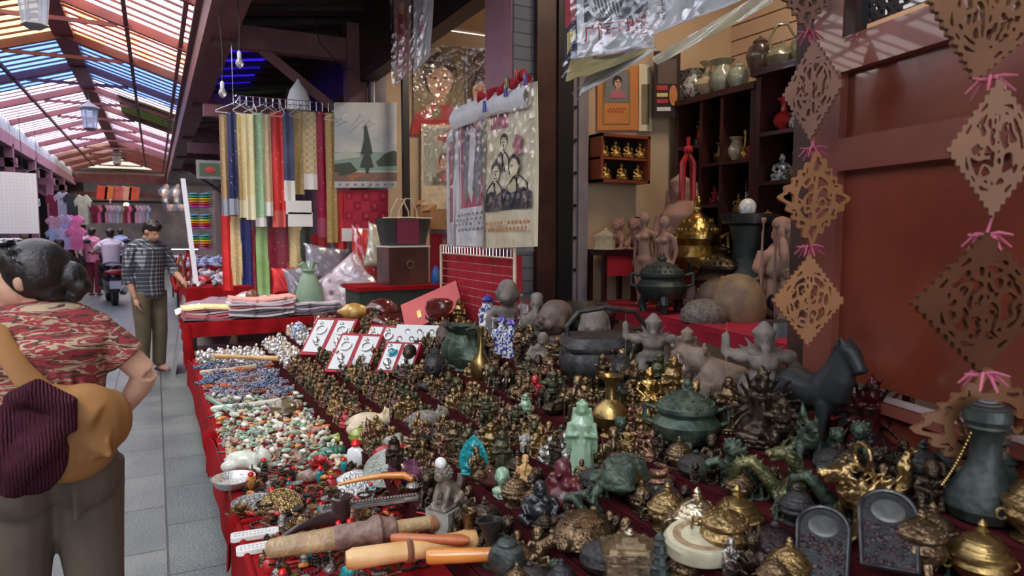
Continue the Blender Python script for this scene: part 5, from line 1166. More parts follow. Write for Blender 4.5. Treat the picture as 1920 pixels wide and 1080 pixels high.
cord([at_d(1524, 258, 2.26), at_d(1525, 294, 2.26)], .006, 'pink ribbon between narrow and scroll-edged medallions', [at_d(1525, 278, 2.25)])
cord([at_d(1520, 452, 2.22), at_d(1517, 484, 2.22)], .006, 'pink ribbon between scroll-edged and lowest diamond medallions', [at_d(1518, 462, 2.21)])
cord([at_d(1872, -260, 1.48), at_d(1866, -100, 1.48)], .004, 'pink ribbon holding up the right string of medallions')
cord([at_d(1868, 140, 1.45), at_d(1868, 154, 1.45)], .005, 'pink knotted ribbon below the large top right medallion', [at_d(1860, 148, 1.44)])
cord([at_d(1862, 402, 1.45), at_d(1850, 440, 1.45)], .003, 'pink cord between tall diamond and dark brown medallions', [at_d(1852, 440, 1.44)])
cord([at_d(1846, 694, 1.44), at_d(1846, 706, 1.44)], .005, 'pink ribbon below the dark brown medallion', [at_d(1846, 700, 1.43)])

# ------------------------------------------------------------ posters
def sheet_thing(name, tl, tr, br, bl, m, decos, lb, ct='poster', fil=None, rip=.004, border=None):
    tl, tr, br, bl = [Vector(q) for q in (tl, tr, br, bl)]
    nrm = (tr - tl).cross(bl - tl).normalized()
    if nrm.dot(CAM - tl) < 0: nrm = -nrm
    o0 = (tl + tr + bl + br) / 4
    def P(u, v, k=0):
        a = tl.lerp(tr, u); b = bl.lerp(br, u); q = a.lerp(b, v) + nrm * (rip * math.sin(u * 9 + v * 4) + k); return q - o0
    t = thing(name, lb, ct, o0); w = MB().sheet(lambda u, v: P(u, v), 14, 14, nrm * -.003)
    obj('paper', w, m, t)
    by = {}
    for i, dc in enumerate(decos):
        k = .0012 * (i % 24 + 1); kind = dc[0]; mm = dc[-1]; mb = by.setdefault(mm.name, (MB(), mm))[0]
        if kind == 'rect':
            _, u0, v0, u1, v1, _ = dc; mb.sheet(lambda u, v: P(u0 + (u1 - u0) * u, v0 + (v1 - v0) * v, k), 8, 8, nrm * -.0008)
        elif kind == 'ell':
            _, cu, cv, ru, rv, _ = dc; pts = [P(cu + ru * math.cos(a * PI / 12), cv + rv * math.sin(a * PI / 12), k) for a in range(24)]
            n = len(pts); mb.add(pts + [p - nrm * .0008 for p in pts], [tuple(range(n)), tuple(range(2 * n - 1, n - 1, -1))] + [(a, (a + 1) % n, n + (a + 1) % n, n + a) for a in range(n)])
        elif kind == 'poly':
            pts = [P(u, v, k) for u, v in dc[1]]; n = len(pts); mb.add(pts + [p - nrm * .0008 for p in pts], [tuple(range(n)), tuple(range(2 * n - 1, n - 1, -1))] + [(a, (a + 1) % n, n + (a + 1) % n, n + a) for a in range(n)])
        elif kind == 'line':
            pts = [P(u, v, k) for u, v in dc[1]]; mb.tube(pts, dc[2], 5, flat=.5)
    for nm, (mb, mm) in by.items(): obj('print', mb, mm, t)
    if fil: obj('plastic_cover', MB().sheet(lambda u, v: P(-.03 + u * 1.06, -.01 + v * 1.04, .034 + .004 * math.sin(u * 14 + v * 9)), 16, 16, nrm * .0004), fil, t)
    return t, P, nrm
def flatm(n, c, r=.7): return mat(n, c, rough=r)
pk = flatm('ink_black', (.03, .028, .03)); prd = flatm('print_red', (.5, .05, .06)); ppk = flatm('print_rose', (.5, .16, .2)); pfl = flatm('print_flesh', (.72, .45, .3)); psk = flatm('print_shade_flesh', (.55, .3, .19))
pol = mat('print_olive', (.2, .16, .08), (.28, .22, .11), .6, scale=3); ptl = mat('print_teal', (.3, .4, .36), (.42, .47, .4), .6, scale=3); pcr = mat('paper_cream', (.84, .74, .52), (.78, .68, .44), .7, scale=3); pwh = mat('paper_white', (.84, .84, .83), (.72, .73, .74), .6, scale=4)
pgr = flatm('print_grey', (.22, .22, .24)); pgn = flatm('print_green', (.08, .13, .08)); por = flatm('print_orange', (.65, .25, .07)); phair = flatm('print_hair', (.035, .022, .018)); plip = flatm('print_lip', (.5, .06, .06)); pye = flatm('print_yellow', (.75, .6, .2))
def portrait(cu, cv, ru, rv, dress=prd, hair=phair, face=pfl):
    d = [('ell', cu, cv - rv * .25, ru * 1.25, rv * 1.2, hair), ('poly', [(cu - ru * 2.1, cv + rv * 3), (cu - ru * 1.8, cv + rv * 1.9), (cu - ru * .5, cv + rv * 1.3), (cu + ru * .5, cv + rv * 1.3), (cu + ru * 1.8, cv + rv * 1.9), (cu + ru * 2.1, cv + rv * 3)], dress),
         ('rect', cu - ru * .4, cv + rv * .5, cu + ru * .4, cv + rv * 1.4, psk), ('ell', cu, cv, ru * .92, rv, face), ('poly', [(cu - ru * .9, cv - rv * .3), (cu - ru * .6, cv - rv * .95), (cu + ru * .6, cv - rv * .95), (cu + ru * .9, cv - rv * .3), (cu + ru * .2, cv - rv * .72)], hair)]
    for s in (-1, 1): d += [('ell', cu + s * ru * .4, cv - rv * .05, ru * .17, rv * .06, pk), ('line', [(cu + s * ru * .2, cv - rv * .25), (cu + s * ru * .42, cv - rv * .3), (cu + s * ru * .62, cv - rv * .22)], .004, hair)]
    d += [('poly', [(cu - ru * .02, cv), (cu + ru * .12, cv + rv * .3), (cu - ru * .1, cv + rv * .3)], psk), ('ell', cu, cv + rv * .52, ru * .26, rv * .09, plip)]; return d
def qY(x0, y0, x1, y1, Y, yb0=None, yb1=None):
    return at_Y(x0, y0, Y), at_Y(x1, y0, Y), at_Y(x1, y1, Y), at_Y(x0, y1, Y)
sheet_thing('poster', *qY(776, 88, 872, 222, 8.2), pol, portrait(.5, .45, .27, .26) + [('ell', .27, .86, .05, .04, pfl)], 'large poster of a smiling woman in a red dress, in the second shop', fil=M_film2)
sheet_thing('poster', *qY(873, 92, 925, 222, 8.18), flatm('print_brown', (.1, .05, .04)), portrait(.5, .6, .28, .2, pgr, phair) + [('line', [(.1, .4), (.9, .1)], .01, pgr)], 'dark poster with a pale face, right of the smiling woman', fil=M_film2)
sheet_thing('poster', *qY(790, 234, 872, 392, 8.16), pcr, [('rect', .05, .04, .97, .72, ptl), ('poly', [(.3, .16), (.6, .06), (.97, .05), (.97, .34), (.6, .22)], prd), ('poly', [(.5, .08), (.85, .12), (.8, .22), (.55, .18)], por), ('ell', .5, .46, .16, .12, psk)] + portrait(.5, .44, .09, .075, pgn) + [('rect', .25, .62, .97, .7, pgn), ('ell', .5, .62, .1, .05, prd)], 'cream and teal poster of a small figure under red banners, below the smiling woman', fil=M_film)
sheet_thing('sea_poster', *qY(627, 192, 744, 352, 7.7), mat('print_pale_sky', (.38, .45, .5), (.6, .6, .58), .5, scale=2.5), [('rect', 0, .58, 1, .8, flatm('print_sea', (.25, .38, .34))), ('poly', [(0, .6), (.2, .56), (.4, .6), (.4, .64), (0, .68)], flatm('print_foam', (.45, .52, .45))), ('poly', [(.65, .7), (.8, .6), (.95, .56), (1, .58), (1, .74), (.7, .75)], flatm('print_rock', (.07, .09, .07))),
            ('poly', [(0, .72), (.25, .7), (.36, .8), (.2, .86), (0, .86)], MC['print_rock']), ('rect', 0, .82, 1, .92, flatm('print_earth', (.22, .15, .12))), ('poly', [(.2, .86), (.45, .82), (.7, .86), (.6, .92), (.25, .92)], flatm('print_rust', (.4, .17, .1))),
            ('poly', [(.47, .28), (.5, .26), (.56, .45), (.6, .6), (.56, .61), (.62, .76), (.55, .76), (.53, .84), (.5, .84), (.48, .76), (.4, .76), (.46, .61), (.41, .6), (.46, .45)], flatm('print_pine', (.05, .075, .065)))] + [('rect', .06 + i * .12, .95, .1 + i * .12, .975, pgr) for i in range(8)], 'large poster of a rocky seashore under pale sky, hanging right of the scarves')
# calendars on the grid stand, along the stall
CX = 1.93
def qX(x0, ya, yb, x1, yc, yd, X): return at_X(x0, ya, X), at_X(x1, yc, X), at_X(x1, yd, X), at_X(x0, yb, X)
cal2 = [('rect', .18, .02, .95, .72, flatm('print_rose_red', (.48, .1, .16)))] + [('poly', [(.3 + .2 * i, .1 + .05 * i), (.45 + .2 * i, .2), (.5 + .16 * i, .5), (.4 + .16 * i, .7), (.3 + .14 * i, .6)], [pgr, pwh, pgr][i]) for i in range(3)] + [('line', [(.24, .05), (.24, .72)], .006, pwh)] + [('rect', .15 + (i % 7) * .11, .76 + (i // 7) * .035, .2 + (i % 7) * .11, .775 + (i // 7) * .035, pgr) for i in range(28)]
sheet_thing('wall_calendar', *qX(838, 250, 462, 862, 232, 455, CX + .05), pwh, [('rect', .2, .1, .9, .8, ppk)], 'hindmost narrow calendar at the left of the curtain stand', 'calendar', M_film)
sheet_thing('wall_calendar', *qX(850, 205, 466, 918, 175, 462, CX + .02), pwh, cal2, 'rose-red printed calendar in plastic, left of the cream calendar', 'calendar', M_film)
cal = [('rect', .18, .1, .5, .24, ppk)]
for cu, cv, s in ((.42, .34, .8), (.3, .52, .9), (.68, .5, 1.0)):
    r = .1 * s
    cal += [('ell', cu, cv - .02, r * .95, .062 * s, pk), ('ell', cu, cv, r * .75, .055 * s, pcr), ('line', [(cu - r * .4, cv - .01), (cu - r * .1, cv - .012)], .004, pk), ('line', [(cu + r * .1, cv - .012), (cu + r * .5, cv - .01)], .004, pk), ('line', [(cu, cv), (cu + r * .1, cv + .02)], .003, pk), ('line', [(cu - r * .3, cv + .034), (cu + r * .3, cv + .034)], .004, pk),
            ('line', [(cu - r * .4, cv + .05), (cu - r * 1.8, cv + .11), (cu - r * 1.9, cv + .2)], .006, pk), ('line', [(cu + r * .4, cv + .05), (cu + r * 1.6, cv + .1), (cu + r * 1.8, cv + .2)], .006, pk), ('line', [(cu, cv + .06), (cu, cv + .17)], .005, pk), ('line', [(cu - r * .3, cv + .06), (cu + r * .8, cv + .18)], .004, pk)]
cal += [('poly', [(.06, .66), (.2, .63), (.3, .66), (.45, .62), (.6, .66), (.78, .62), (.92, .66), (.92, .76), (.06, .76)], pk)] + [('ell', .1 + i * .09, .67 + .01 * (i % 2), .03, .018, pgr) for i in range(9)] + [('poly', [(.64, .36), (.72, .3), (.8, .32), (.78, .42), (.68, .42)], ppk)]
cal += [('rect', .12 + (i % 12) * .065, .83 + (i // 12) * .04, .155 + (i % 12) * .065, .85 + (i // 12) * .04, por) for i in range(24)]
sheet_thing('wall_calendar', *qX(905, 178, 466, 1008, 152, 462, CX), pcr, cal, 'cream calendar with ink portraits of three figures over a dark crowd', 'calendar', M_film)
t = MB()
for a, b, X in (((850, 208), (918, 180), CX - .01), ((905, 182), (990, 158), CX - .02)):
    p, q = at_X(*a, X), at_X(*b, X); n = 12
    t2 = MB().sheet(lambda u, v: p.lerp(q, u) + Vector((-.03 * math.sin(v * PI), 0, -.13 * v)), 10, 8, (-.004, 0, 0)); tag(obj('rolled_header', t2, pwh), 'white folded paper header of the %s calendar' % ('rose-red' if a[0] == 850 else 'cream'), 'paper')
# pegs, red cord and bits on top
p, q = at_X(900, 190, CX - .03), at_X(992, 138, CX - .03)
tag(obj('red_ribbon_bundle', MB().tube([p.lerp(q, i / 14) + Vector((-.02 * math.sin(i * 2), 0, .03 * math.sin(i * 1.7))) for i in range(15)], [.02 + .008 * math.sin(i * 2.3) for i in range(15)], 8), M_redpanel), 'bunched red cord along the top of the calendars', 'cord')
for i, (x, y, m) in enumerate(((950, 155, M_jaded), (968, 140, M_cora), (985, 148, M_bluecap), (948, 170, M_bluecap), (908, 200, M_bluecap))):
    pg = thing('clothes_peg', ['green clothes peg at the top of the calendar stand', 'red clothes peg at the top of the calendar stand', 'blue clothes peg at the right end of the cream calendar', 'blue clothes peg at the left end of the cream calendar', 'blue clothes peg on the rose-red calendar'][i], 'peg', at_X(x, y, CX - .06))
    for s in (-1, 1): obj('jaw', MB().box((0, s * .008, 0), (.012, .01, .07), rotX(s * 8)), m, pg)
# grid stand with red curtain
gs = thing('grid_stand', 'metal grid stand with red curtain under the calendars', 'stand', at_X(900, 600, 1.96) * Vector((1, 1, 0)) if False else Vector((1.96, 4.3, .9)))
A, B_, C_, D_ = at_X(843, 468, 1.95), at_X(965, 480, 1.95), at_X(958, 640, 1.95), at_X(828, 600, 1.95); o0 = Vector((1.96, 4.3, .9))
ya, yb = D_.y, B_.y
def G(y, z): return Vector((1.95, y, z)) - o0
zt = 1.5; zb = .905
fr = MB()
for y in (ya, yb): fr.tube([G(y, zb), G(y, zt)], .011, 8)
for z in (zt, zt - .06): fr.tube([G(ya, z), G(yb, z)], .006, 6)
obj('frame', fr, M_ivory, gs)
wr = MB()
for i in range(1, 9): z = zt - .06 - i * (zt - zb - .08) / 9; wr.tube([G(ya, z), G(yb, z)], .0025, 5)
for i in range(1, 24): y = ya + (yb - ya) * i / 24; wr.tube([G(y, zt), G(y, zt - .06)], .0035, 5)
for i in range(1, 4): y = ya + (yb - ya) * i / 4; wr.tube([G(y, zb), G(y, zt)], .0022, 5)
obj('wire_grid', wr, M_chrome, gs)
obj('curtain', MB().sheet(lambda u, v: G(ya + (yb - ya) * u, zt - .05 - v * (zt - zb - .07)) + Vector((.05 + .018 * math.sin(u * 60) * (.6 + .4 * v), 0, 0)), 120, 4, (.004, 0, 0)), M_redpanel, gs)
# big plastic-covered posters over the shop front
sheet_thing('poster', at_d(1082, -60, 3.5), at_d(1230, -60, 3.15), at_d(1226, 88, 3.15), at_d(1082, 108, 3.5), pwh, [('rect', .1, -.0, .93, .62, flatm('print_photo_grey', (.12, .12, .13)))] + [('line', [(.12 + .05 * i, .1 + .04 * (i % 5)), (.2 + .05 * i, .5), (.3 + .04 * i, .58)], .006, pwh) for i in range(9)], 'white poster with dark photo and red characters, high at the shop front', fil=M_film)
P9 = sheet_thing('poster', at_d(1216, -70, 3.1), at_d(1440, -70, 2.55), at_d(1405, -5, 2.55), at_d(1216, 68, 3.1), pwh, [], 'white poster with dark handwriting, right of the red-lettered poster', fil=M_film)
sheet_thing('poster', at_d(1058, -60, 3.6), at_d(1082, -60, 3.5), at_d(1082, 112, 3.5), at_d(1058, 152, 3.6), flatm('print_navy', (.04, .04, .07)), [('rect', .1, .2, .9, .55, prd), ('rect', .2, .6, .5, .8, pye), ('rect', .55, .65, .9, .75, pye)], 'narrow dark poster edge with red and yellow marks beside the black door frame', fil=None)
sheet_thing('poster', at_d(1070, 112, 3.45), at_d(1230, 88, 3.1), at_d(1120, 135, 3.05), at_d(1060, 152, 3.4), flatm('paper_ochre', (.55, .45, .2)), [], 'ochre folded sheet hanging under the red-lettered poster', fil=M_film)
sheet_thing('poster', at_d(1112, 118, 3.4), at_d(1235, 90, 3.05), at_d(1090, 175, 3.1), at_d(1082, 186, 3.35), pwh, [], 'pale plastic-covered sheet corner pointing down to the left over the shop entrance', fil=M_film)
sheet_thing('poster', at_d(1222, 108, 2.9), at_d(1440, -20, 2.4), at_d(1450, 5, 2.4), at_d(1232, 122, 2.9), pcr, [], 'cream poster edge sagging under the handwritten poster', fil=M_film)
def text(s, size, m, loc, rot, parent=None, name='characters'):
    cu = bpy.data.curves.new(name, 'FONT'); cu.body = s; cu.size = size; cu.extrude = .0012; o = bpy.data.objects.new(name, cu); C.objects.link(o)
    dg = bpy.context.evaluated_depsgraph_get(); dg.update(); me = bpy.data.meshes.new_from_object(o.evaluated_get(dg)); bpy.data.objects.remove(o)
    q = bpy.data.objects.new(name, me); C.objects.link(q); setmat(q, m); q.location = loc; q.rotation_euler = rot
    if parent: q.parent = parent
    return q
def text_on(s, px, py, dep, sizepx, m, root, yaw=0, roll=0):
    c = at_d(px, py, dep); base = Matrix.Rotation(-TH + yaw, 4, 'Z') @ Matrix.Rotation(PI / 2, 4, 'X') @ Matrix.Rotation(roll, 4, 'Z')
    text(s, sizepx / F * dep, m, c - root.location, base.to_euler(), root)
roots = [o for o in bpy.data.objects if o.name.startswith('poster') and o.parent is None]
r8 = [o for o in roots if 'red characters' in o['label']][0]; r9 = P9[0]
yw = R(-31 + 55) 
text_on('广', 1094, 76, 3.41, 34, prd, r8, 0, R(4)); text_on('阔', 1120, 72, 3.34, 34, prd, r8, 0, R(5)); text_on('天', 1146, 68, 3.28, 34, prd, r8, 0, R(6)); text_on('地', 1172, 63, 3.22, 34, prd, r8, 0, R(6)); text_on('双', 1200, 58, 3.15, 32, prd, r8, 0, R(6))
text_on('全国一月版', 1232, 38, 3.0, 26, pgr, r9, R(10), R(14)); text_on('上山下', 1232, 12, 3.0, 24, pgr, r9, R(10), R(14))
# upper left hanging calendars
sheet_thing('wall_calendar', at_d(738, -60, 6.0), at_d(771, -60, 5.8), at_d(768, 138, 5.8), at_d(742, 160, 6.0), flatm('paper_dusty_rose', (.38, .22, .22)), [('ell', .5, .5, .3, .16, prd), ('ell', .5, .7, .25, .12, ppk), ('ell', .5, .36, .18, .06, pfl)], 'dusty rose calendar in plastic hanging at the top left of the shop row', 'calendar', M_film)
sheet_thing('wall_calendar', at_d(776, -60, 5.2), at_d(815, -60, 4.9), at_d(806, 105, 4.9), at_d(776, 138, 5.2), flatm('paper_ash', (.4, .38, .38)), [('poly', [(.2, .5), (.6, .4), (.8, .6), (.6, .85), (.25, .8)], pgr), ('poly', [(.3, .55), (.6, .6), (.5, .8)], ppk)], 'ash grey calendar in plastic beside the dusty rose one', 'calendar', M_film)
# inside the first shop, on the partition
sheet_thing('poster', *qY(1120, 124, 1198, 244, 4.1), por, [('rect', .12, .06, .78, .92, pol), ('rect', .2, .1, .72, .55, pgr), ('rect', .16, .58, .75, .9, por)] + portrait(.47, .26, .09, .08, ppk) + [('rect', .24 + i * .08, .66, .29 + i * .08, .69, prd) for i in range(5)], 'orange framed poster of a seated woman inside the near shop', rip=.002)
sheet_thing('poster', *qY(1198, 120, 1222, 246, 4.09), pcr, [('rect', .2, .3, .8, .9, pol)], 'narrow cream scroll right of the orange framed poster', rip=.002)
sheet_thing('embroidered_hanging', *qY(1226, 96, 1276, 218, 4.0), flatm('dark_cloth', (.04, .025, .025)), [('rect', .15, .12, .85, .5, flatm('print_smoke', (.14, .1, .09))), ('rect', .1, .52, .5, .6, prd), ('rect', .1, .64, .5, .7, pye), ('rect', .1, .74, .5, .8, prd), ('rect', .1, .86, .6, .92, pwh), ('ell', .7, .68, .16, .16, por)], 'dark embroidered cloth with red and gold stripes above the cabinet corner', 'hanging', rip=.002)
# ------------------------------------------------------------ inside the near shop
M_cab = mat('dark_red_cabinet', (.05, .012, .012), (.03, .008, .009), .3, scale=4, coat=.4)
def cabinet(y0, y1, x0, z0, z1, vdiv, shelves, lb, top=.04):
    c = thing('display_cabinet', lb, 'cabinet', (x0 + .15, (y0 + y1) / 2, z0)); o0 = Vector(c.location); 
    def b(mb, lo, hi): return mb.b2(Vector(lo) - o0, Vector(hi) - o0)
    m = MB(); b(m, (x0 + .28, y0, z0), (x0 + .3, y1, z1))
    for y in (y0, y1): b(m, (x0, y - .02, z0), (x0 + .3, y + .02, z1))
    b(m, (x0 - .03, y0 - .04, z1), (x0 + .3, y1 + .04, z1 + top)); b(m, (x0, y0, z0), (x0 + .3, y1, z0 + .04)); obj('body', m, M_cab, c)
    for y in vdiv: obj('divider', b(MB(), (x0 + .01, y - .015, z0), (x0 + .28, y + .015, z1)), M_cab, c)
    for (a, d, z) in shelves: obj('shelf', b(MB(), (x0 + .0, a, z - .012), (x0 + .28, d, z + .012)), M_cab, c)
    return c
S1 = [(3.3, 3.98, 1.38), (3.3, 3.56, 1.72), (3.56, 3.98, 1.78), (3.76, 3.98, 2.2), (3.3, 3.76, 2.06)]
S2 = [(2.3, 3.18, 1.5), (2.3, 2.76, 1.72), (2.76, 3.18, 1.9), (2.3, 2.76, 2.02), (2.76, 3.18, 2.2)]
cabinet(3.28, 4.0, 3.4, .95, 2.50, [3.56, 3.76], S1, 'dark red display cabinet under the row of pale vases')
cabinet(2.28, 3.2, 3.36, .95, 2.56, [2.76], S2, 'dark red display cabinet behind the hanging medallions, with teapots on top')
def onX(kind, px, top, bot, X, m, lb, ct='vase', sxy=1, rz=-38, zfix=None, over=None):
    a = at_X(px, bot, X); h = (bot - top) / F * depth(a)
    if zfix is not None: a.z = zfix
    return make(kind, a, h, R(rz), m, lb, ct, sc=(h * sxy, h * sxy, h), over=over)
M_celadon = mat('celadon_glaze', (.36, .38, .3), (.26, .28, .22), .2, scale=5, coat=.6); M_creamgl = mat('cream_glaze', (.55, .47, .33), (.42, .34, .22), .2, scale=5, coat=.6); M_crackle = mat('painted_glaze', (.55, .54, .48), (.1, .1, .12), .2, scale=9, coat=.6, lo=.5, hi=.56); M_darkgl = mat('dark_brown_glaze', (.05, .035, .03), (.1, .07, .055), .2, scale=5, coat=.7); M_olgl = mat('olive_glaze', (.2, .19, .12), (.13, .12, .08), .25, scale=4, coat=.5)
for i, (k, x, t, b, m, lb, s) in enumerate((('vase', 1283, 130, 190, M_crackle, 'leftmost painted vase on top of the cabinet', 1.2), ('wide', 1302, 130, 188, M_crackle, 'second painted vase from the left on top of the cabinet', 1.1), ('vase', 1327, 112, 180, M_creamgl, 'cream vase with wide lip on top of the cabinet', 1.2), ('wide', 1354, 108, 172, M_celadon, 'celadon flared vase in the middle of the cabinet top', 1),
        ('jar', 1384, 110, 164, M_celadon, 'celadon lidded jar with dark marks on top of the cabinet', 1), ('jar', 1424, 78, 152, M_darkgl, 'dark figured jar left of the olive pot on the cabinet', .9), ('teapot', 1466, 52, 142, M_olgl, 'large olive pot with arched dark handle on top of the cabinet', .75), ('jar', 1500, 70, 134, M_olgl, 'olive jar partly behind the medallion string on the cabinet', .8))):
    onX(k, x, t, b, 3.52, m, lb, 'vase' if k in ('vase', 'wide') else ('jar' if k == 'jar' else 'pot'), s, zfix=2.54 if x < 1405 else 2.60)
r = random.Random(11); kinds = ['vase', 'bottle', 'jar', 'buddha', 'guanyin', 'smallbottle', 'wide', 'monkey', 'lion', 'sage']
CM = [M_crackle, M_creamgl, M_celadon, bz[4], bz[1], M_darkgl, M_bluew, M_ivory, M_cora, M_gold]; CN = ['painted', 'cream', 'celadon', 'golden bronze', 'brown bronze', 'dark brown', 'blue and white', 'ivory', 'coral red', 'gilded']
KN = dict(vase='vase', bottle='slim vase', jar='lidded jar', buddha='seated buddha', guanyin='goddess figurine', smallbottle='snuff bottle', wide='flared vase', monkey='crouching figurine', lion='lion', sage='old man figurine')
seen = {}
def fill_shelf(x, a, d, z, n, hmax, unit):
    for i in range(n):
        k = r.choice(kinds); j = r.randrange(len(CM)); h = hmax * r.uniform(.55, .95); y = a + (d - a) * (i + .5) / n
        if k == 'wide': h *= .8
        lb = '%s %s on the %s of the %s cabinet' % (CN[j], KN[k], z, unit); 
        zz = {'bottom shelf': 0}
        yield k, y, h, CM[j], CN[j], KN[k]
def shelf_goods(shelves, x, unit):
    names = ['lowest shelf', 'left lower shelf', 'right lower shelf', 'upper left shelf', 'upper right shelf']
    for si, (a, d, z) in enumerate(shelves):
        ups = [q[2] for q in shelves if q[2] > z + .05 and not (q[1] <= a + .01 or q[0] >= d - .01)] + [2.5]; room = min(ups) - z
        n = max(2, int((d - a) / .085))
        for k, y, h, m, cn, kn in fill_shelf(x, a + .03, d - .03, z, n, min(room - .05, .26), unit):
            lb = '%s %s, %s of the %s cabinet' % (cn, kn, names[si], unit); g = None
            seen[lb] = seen.get(lb, 0) + 1
            if seen[lb] > 1: lb = lb.replace(cn, ['', '', 'smaller', 'third', 'fourth', 'fifth'][min(5, seen[lb])] + ' ' + cn)
            make(k, (x, y, z + .012), h * .9, R(-60), m, lb, kn.split()[-1])
shelf_goods(S1, 3.52, 'left'); shelf_goods(S2, 3.48, 'right')
# red-covered inner table
IT = 1.12
t = thing('shop_table', 'low inner table under crimson cloth at the shop entrance', 'table', (2.9, 3.0, 0)); o0 = Vector((2.9, 3.0, 0))
pl = [(2.36, 1.95), (3.3, 1.95), (3.3, 4.02), (2.72, 4.02)]
mb = MB(); n = 4; vs = [(x - 2.9, y - 3, IT) for x, y in pl] + [(x - 2.9, y - 3, IT - .03) for x, y in pl]; mb.add(vs, [(0, 1, 2, 3), (7, 6, 5, 4)] + [(i, (i + 1) % 4, 4 + (i + 1) % 4, 4 + i) for i in range(4)])
mb.sheet(lambda u, v: (2.72 + (2.36 - 2.72) * u - 2.9 + .012 * math.sin(u * 40) * v, 4.02 + (1.95 - 4.02) * u - 3, IT - .09 * v), 60, 3, (.004, 0, 0)); obj('crimson_cloth', mb, mat('crimson_cloth', (.4, .006, .03), (.3, .004, .02), .9, scale=5, bump=.2), t)
for x, y in ((2.5, 2.05), (3.2, 2.05), (3.2, 3.9), (2.8, 3.9)): obj('leg', MB().b2((x - 2.9 - .02, y - 3 - .02, 0), (x - 2.9 + .02, y - 3 + .02, IT - .03)), M_cab, t)
def onT(kind, px, py, h, m, lb, ct='figurine', rz=-38, sxy=1, z=IT, over=None, name=None):
    p = at_z(px, py, z); s = h / F * depth(p); f = min(1, 3.12 / p.x, 3.8 / p.y)
    if f < 1: top = at_Y(px, py - h, p.y); p.x *= f; p.y *= f; s = CAM.z + (top.z - CAM.z) * f - z
    return make(kind, p, s, R(rz), m, lb, ct, None, name, None, over, (s * sxy, s * sxy, s))
onT('torso', 1206, 575, 178, M_clay, 'left of two slim pink clay mannequins', 'mannequin', -75)
onT('torso', 1243, 580, 176, M_clay, 'right of two slim pink clay mannequins', 'mannequin', -85)
onT('guanyin', 1272, 556, 225, M_clay, 'tall pink clay standing buddha behind the mannequins', 'statue', -60)
onT('beastcenser', 1304, 575, 205, M_gold, 'large gilded bronze incense burner with beast on its lid', 'incense burner', -30, .55)
onT('censer', 1240, 586, 112, M_greeniron, 'grey-green tripod censer with arched handles on the crimson cloth', 'incense burner', -30)
onT('censer', 1355, 545, 90, bz[0], 'dark bronze censer beside the gilded incense burner', 'incense burner', -20)
p = at_z(1402, 582, IT); dp = depth(p); k = dp / F
pe = thing('bronze_pedestal', 'large dark green bronze pedestal vessel with flat rim', 'pedestal', p); 
obj('foot', MB().lathe([(60 * k, 0), (60 * k, 50 * k), (38 * k, 88 * k), (34 * k, 98 * k)], n=32), M_greeniron, pe); obj('column', MB().lathe([(33 * k, 96 * k), (30 * k, 125 * k), (38 * k, 160 * k)], n=32), M_greeniron, pe)
rm = MB().lathe([(40 * k, 158 * k), (50 * k, 162 * k), (50 * k, 180 * k), (46 * k, 180 * k), (44 * k, 164 * k)], n=36)
for i in range(36): a = i * PI / 18; rm.box((math.cos(a) * 50 * k, math.sin(a) * 50 * k, 171 * k), (3 * k, 4 * k, 10 * k), rotZ(i * 10))
obj('rim', rm, M_iron, pe)
make('head', p + Vector((-.03, 0, 166 * k)), 44 * k, R(-80), M_porc, 'white porcelain child head on the dark pedestal', 'bust', name='porcelain_bust')
make('squat', p + Vector((.09, -.05, 168 * k)), 20 * k, 0, M_brbead, 'little brown bowl beside the white head on the pedestal', 'bowl')
make('guanyin', p + Vector((-.12, .3, 0)), 150 * k, R(-70), M_porc, 'white porcelain goddess left of the pedestal', 'figurine')
bpy.data.objects[-1] if False else None
onT('sage', 1463, 520, 115, M_clay, 'pink-brown clay standing figure right of the pedestal', 'figurine')
onT('sage', 1486, 512, 95, M_clayd, 'dusty clay figure behind the lowest left medallion', 'figurine')
onT('buddha', 1446, 548, 72, M_clayd, 'dusty seated bronze figure before the clay figures', 'figurine', -50)
onT('lion', 1478, 552, 66, M_clayd, 'dusty lion beside the seated bronze figure', 'figurine')
for x, y, h, w, m, lb in ((1320, 602, 42, 1.25, M_stone, 'low grey stone dome at the front of the crimson cloth'), (1345, 588, 66, .8, M_stoneb, 'grey-brown stone dome behind the low grey one'), (1382, 598, 86, .72, mat('ochre_stone', (.3, .2, .1), (.2, .13, .09), .6, scale=4, bump=.4), 'tallest ochre-brown stone dome on the crimson cloth')):
    p = at_z(x, y, IT); s = h / F * depth(p)
    tag(obj('stone_dome', MB().lathe([(.8 * w, 0), (.85 * w, .2), (.8 * w, .5), (.6 * w, .8), (.3 * w, .96), (.01, 1)], n=28), m, None, p, 0, s), lb, 'stone')
for x, y, w, h, lb in ((1455, 590, 80, 22, 'upper black slate block at the right of the crimson cloth'), (1470, 628, 75, 26, 'lower black slate block near the horse statue')):
    p = at_z(x, y, IT); s = depth(p) / F; tag(obj('slate_block', MB().box((0, 0, h * s / 2), (w * s * .9, .16, h * s), taper=.94), M_blackw, None, p, -TH), lb, 'block')
onT('lump', 1462, 568, 26, M_greeniron, 'small mottled grey carved animal on the slate block', 'carving', -60)
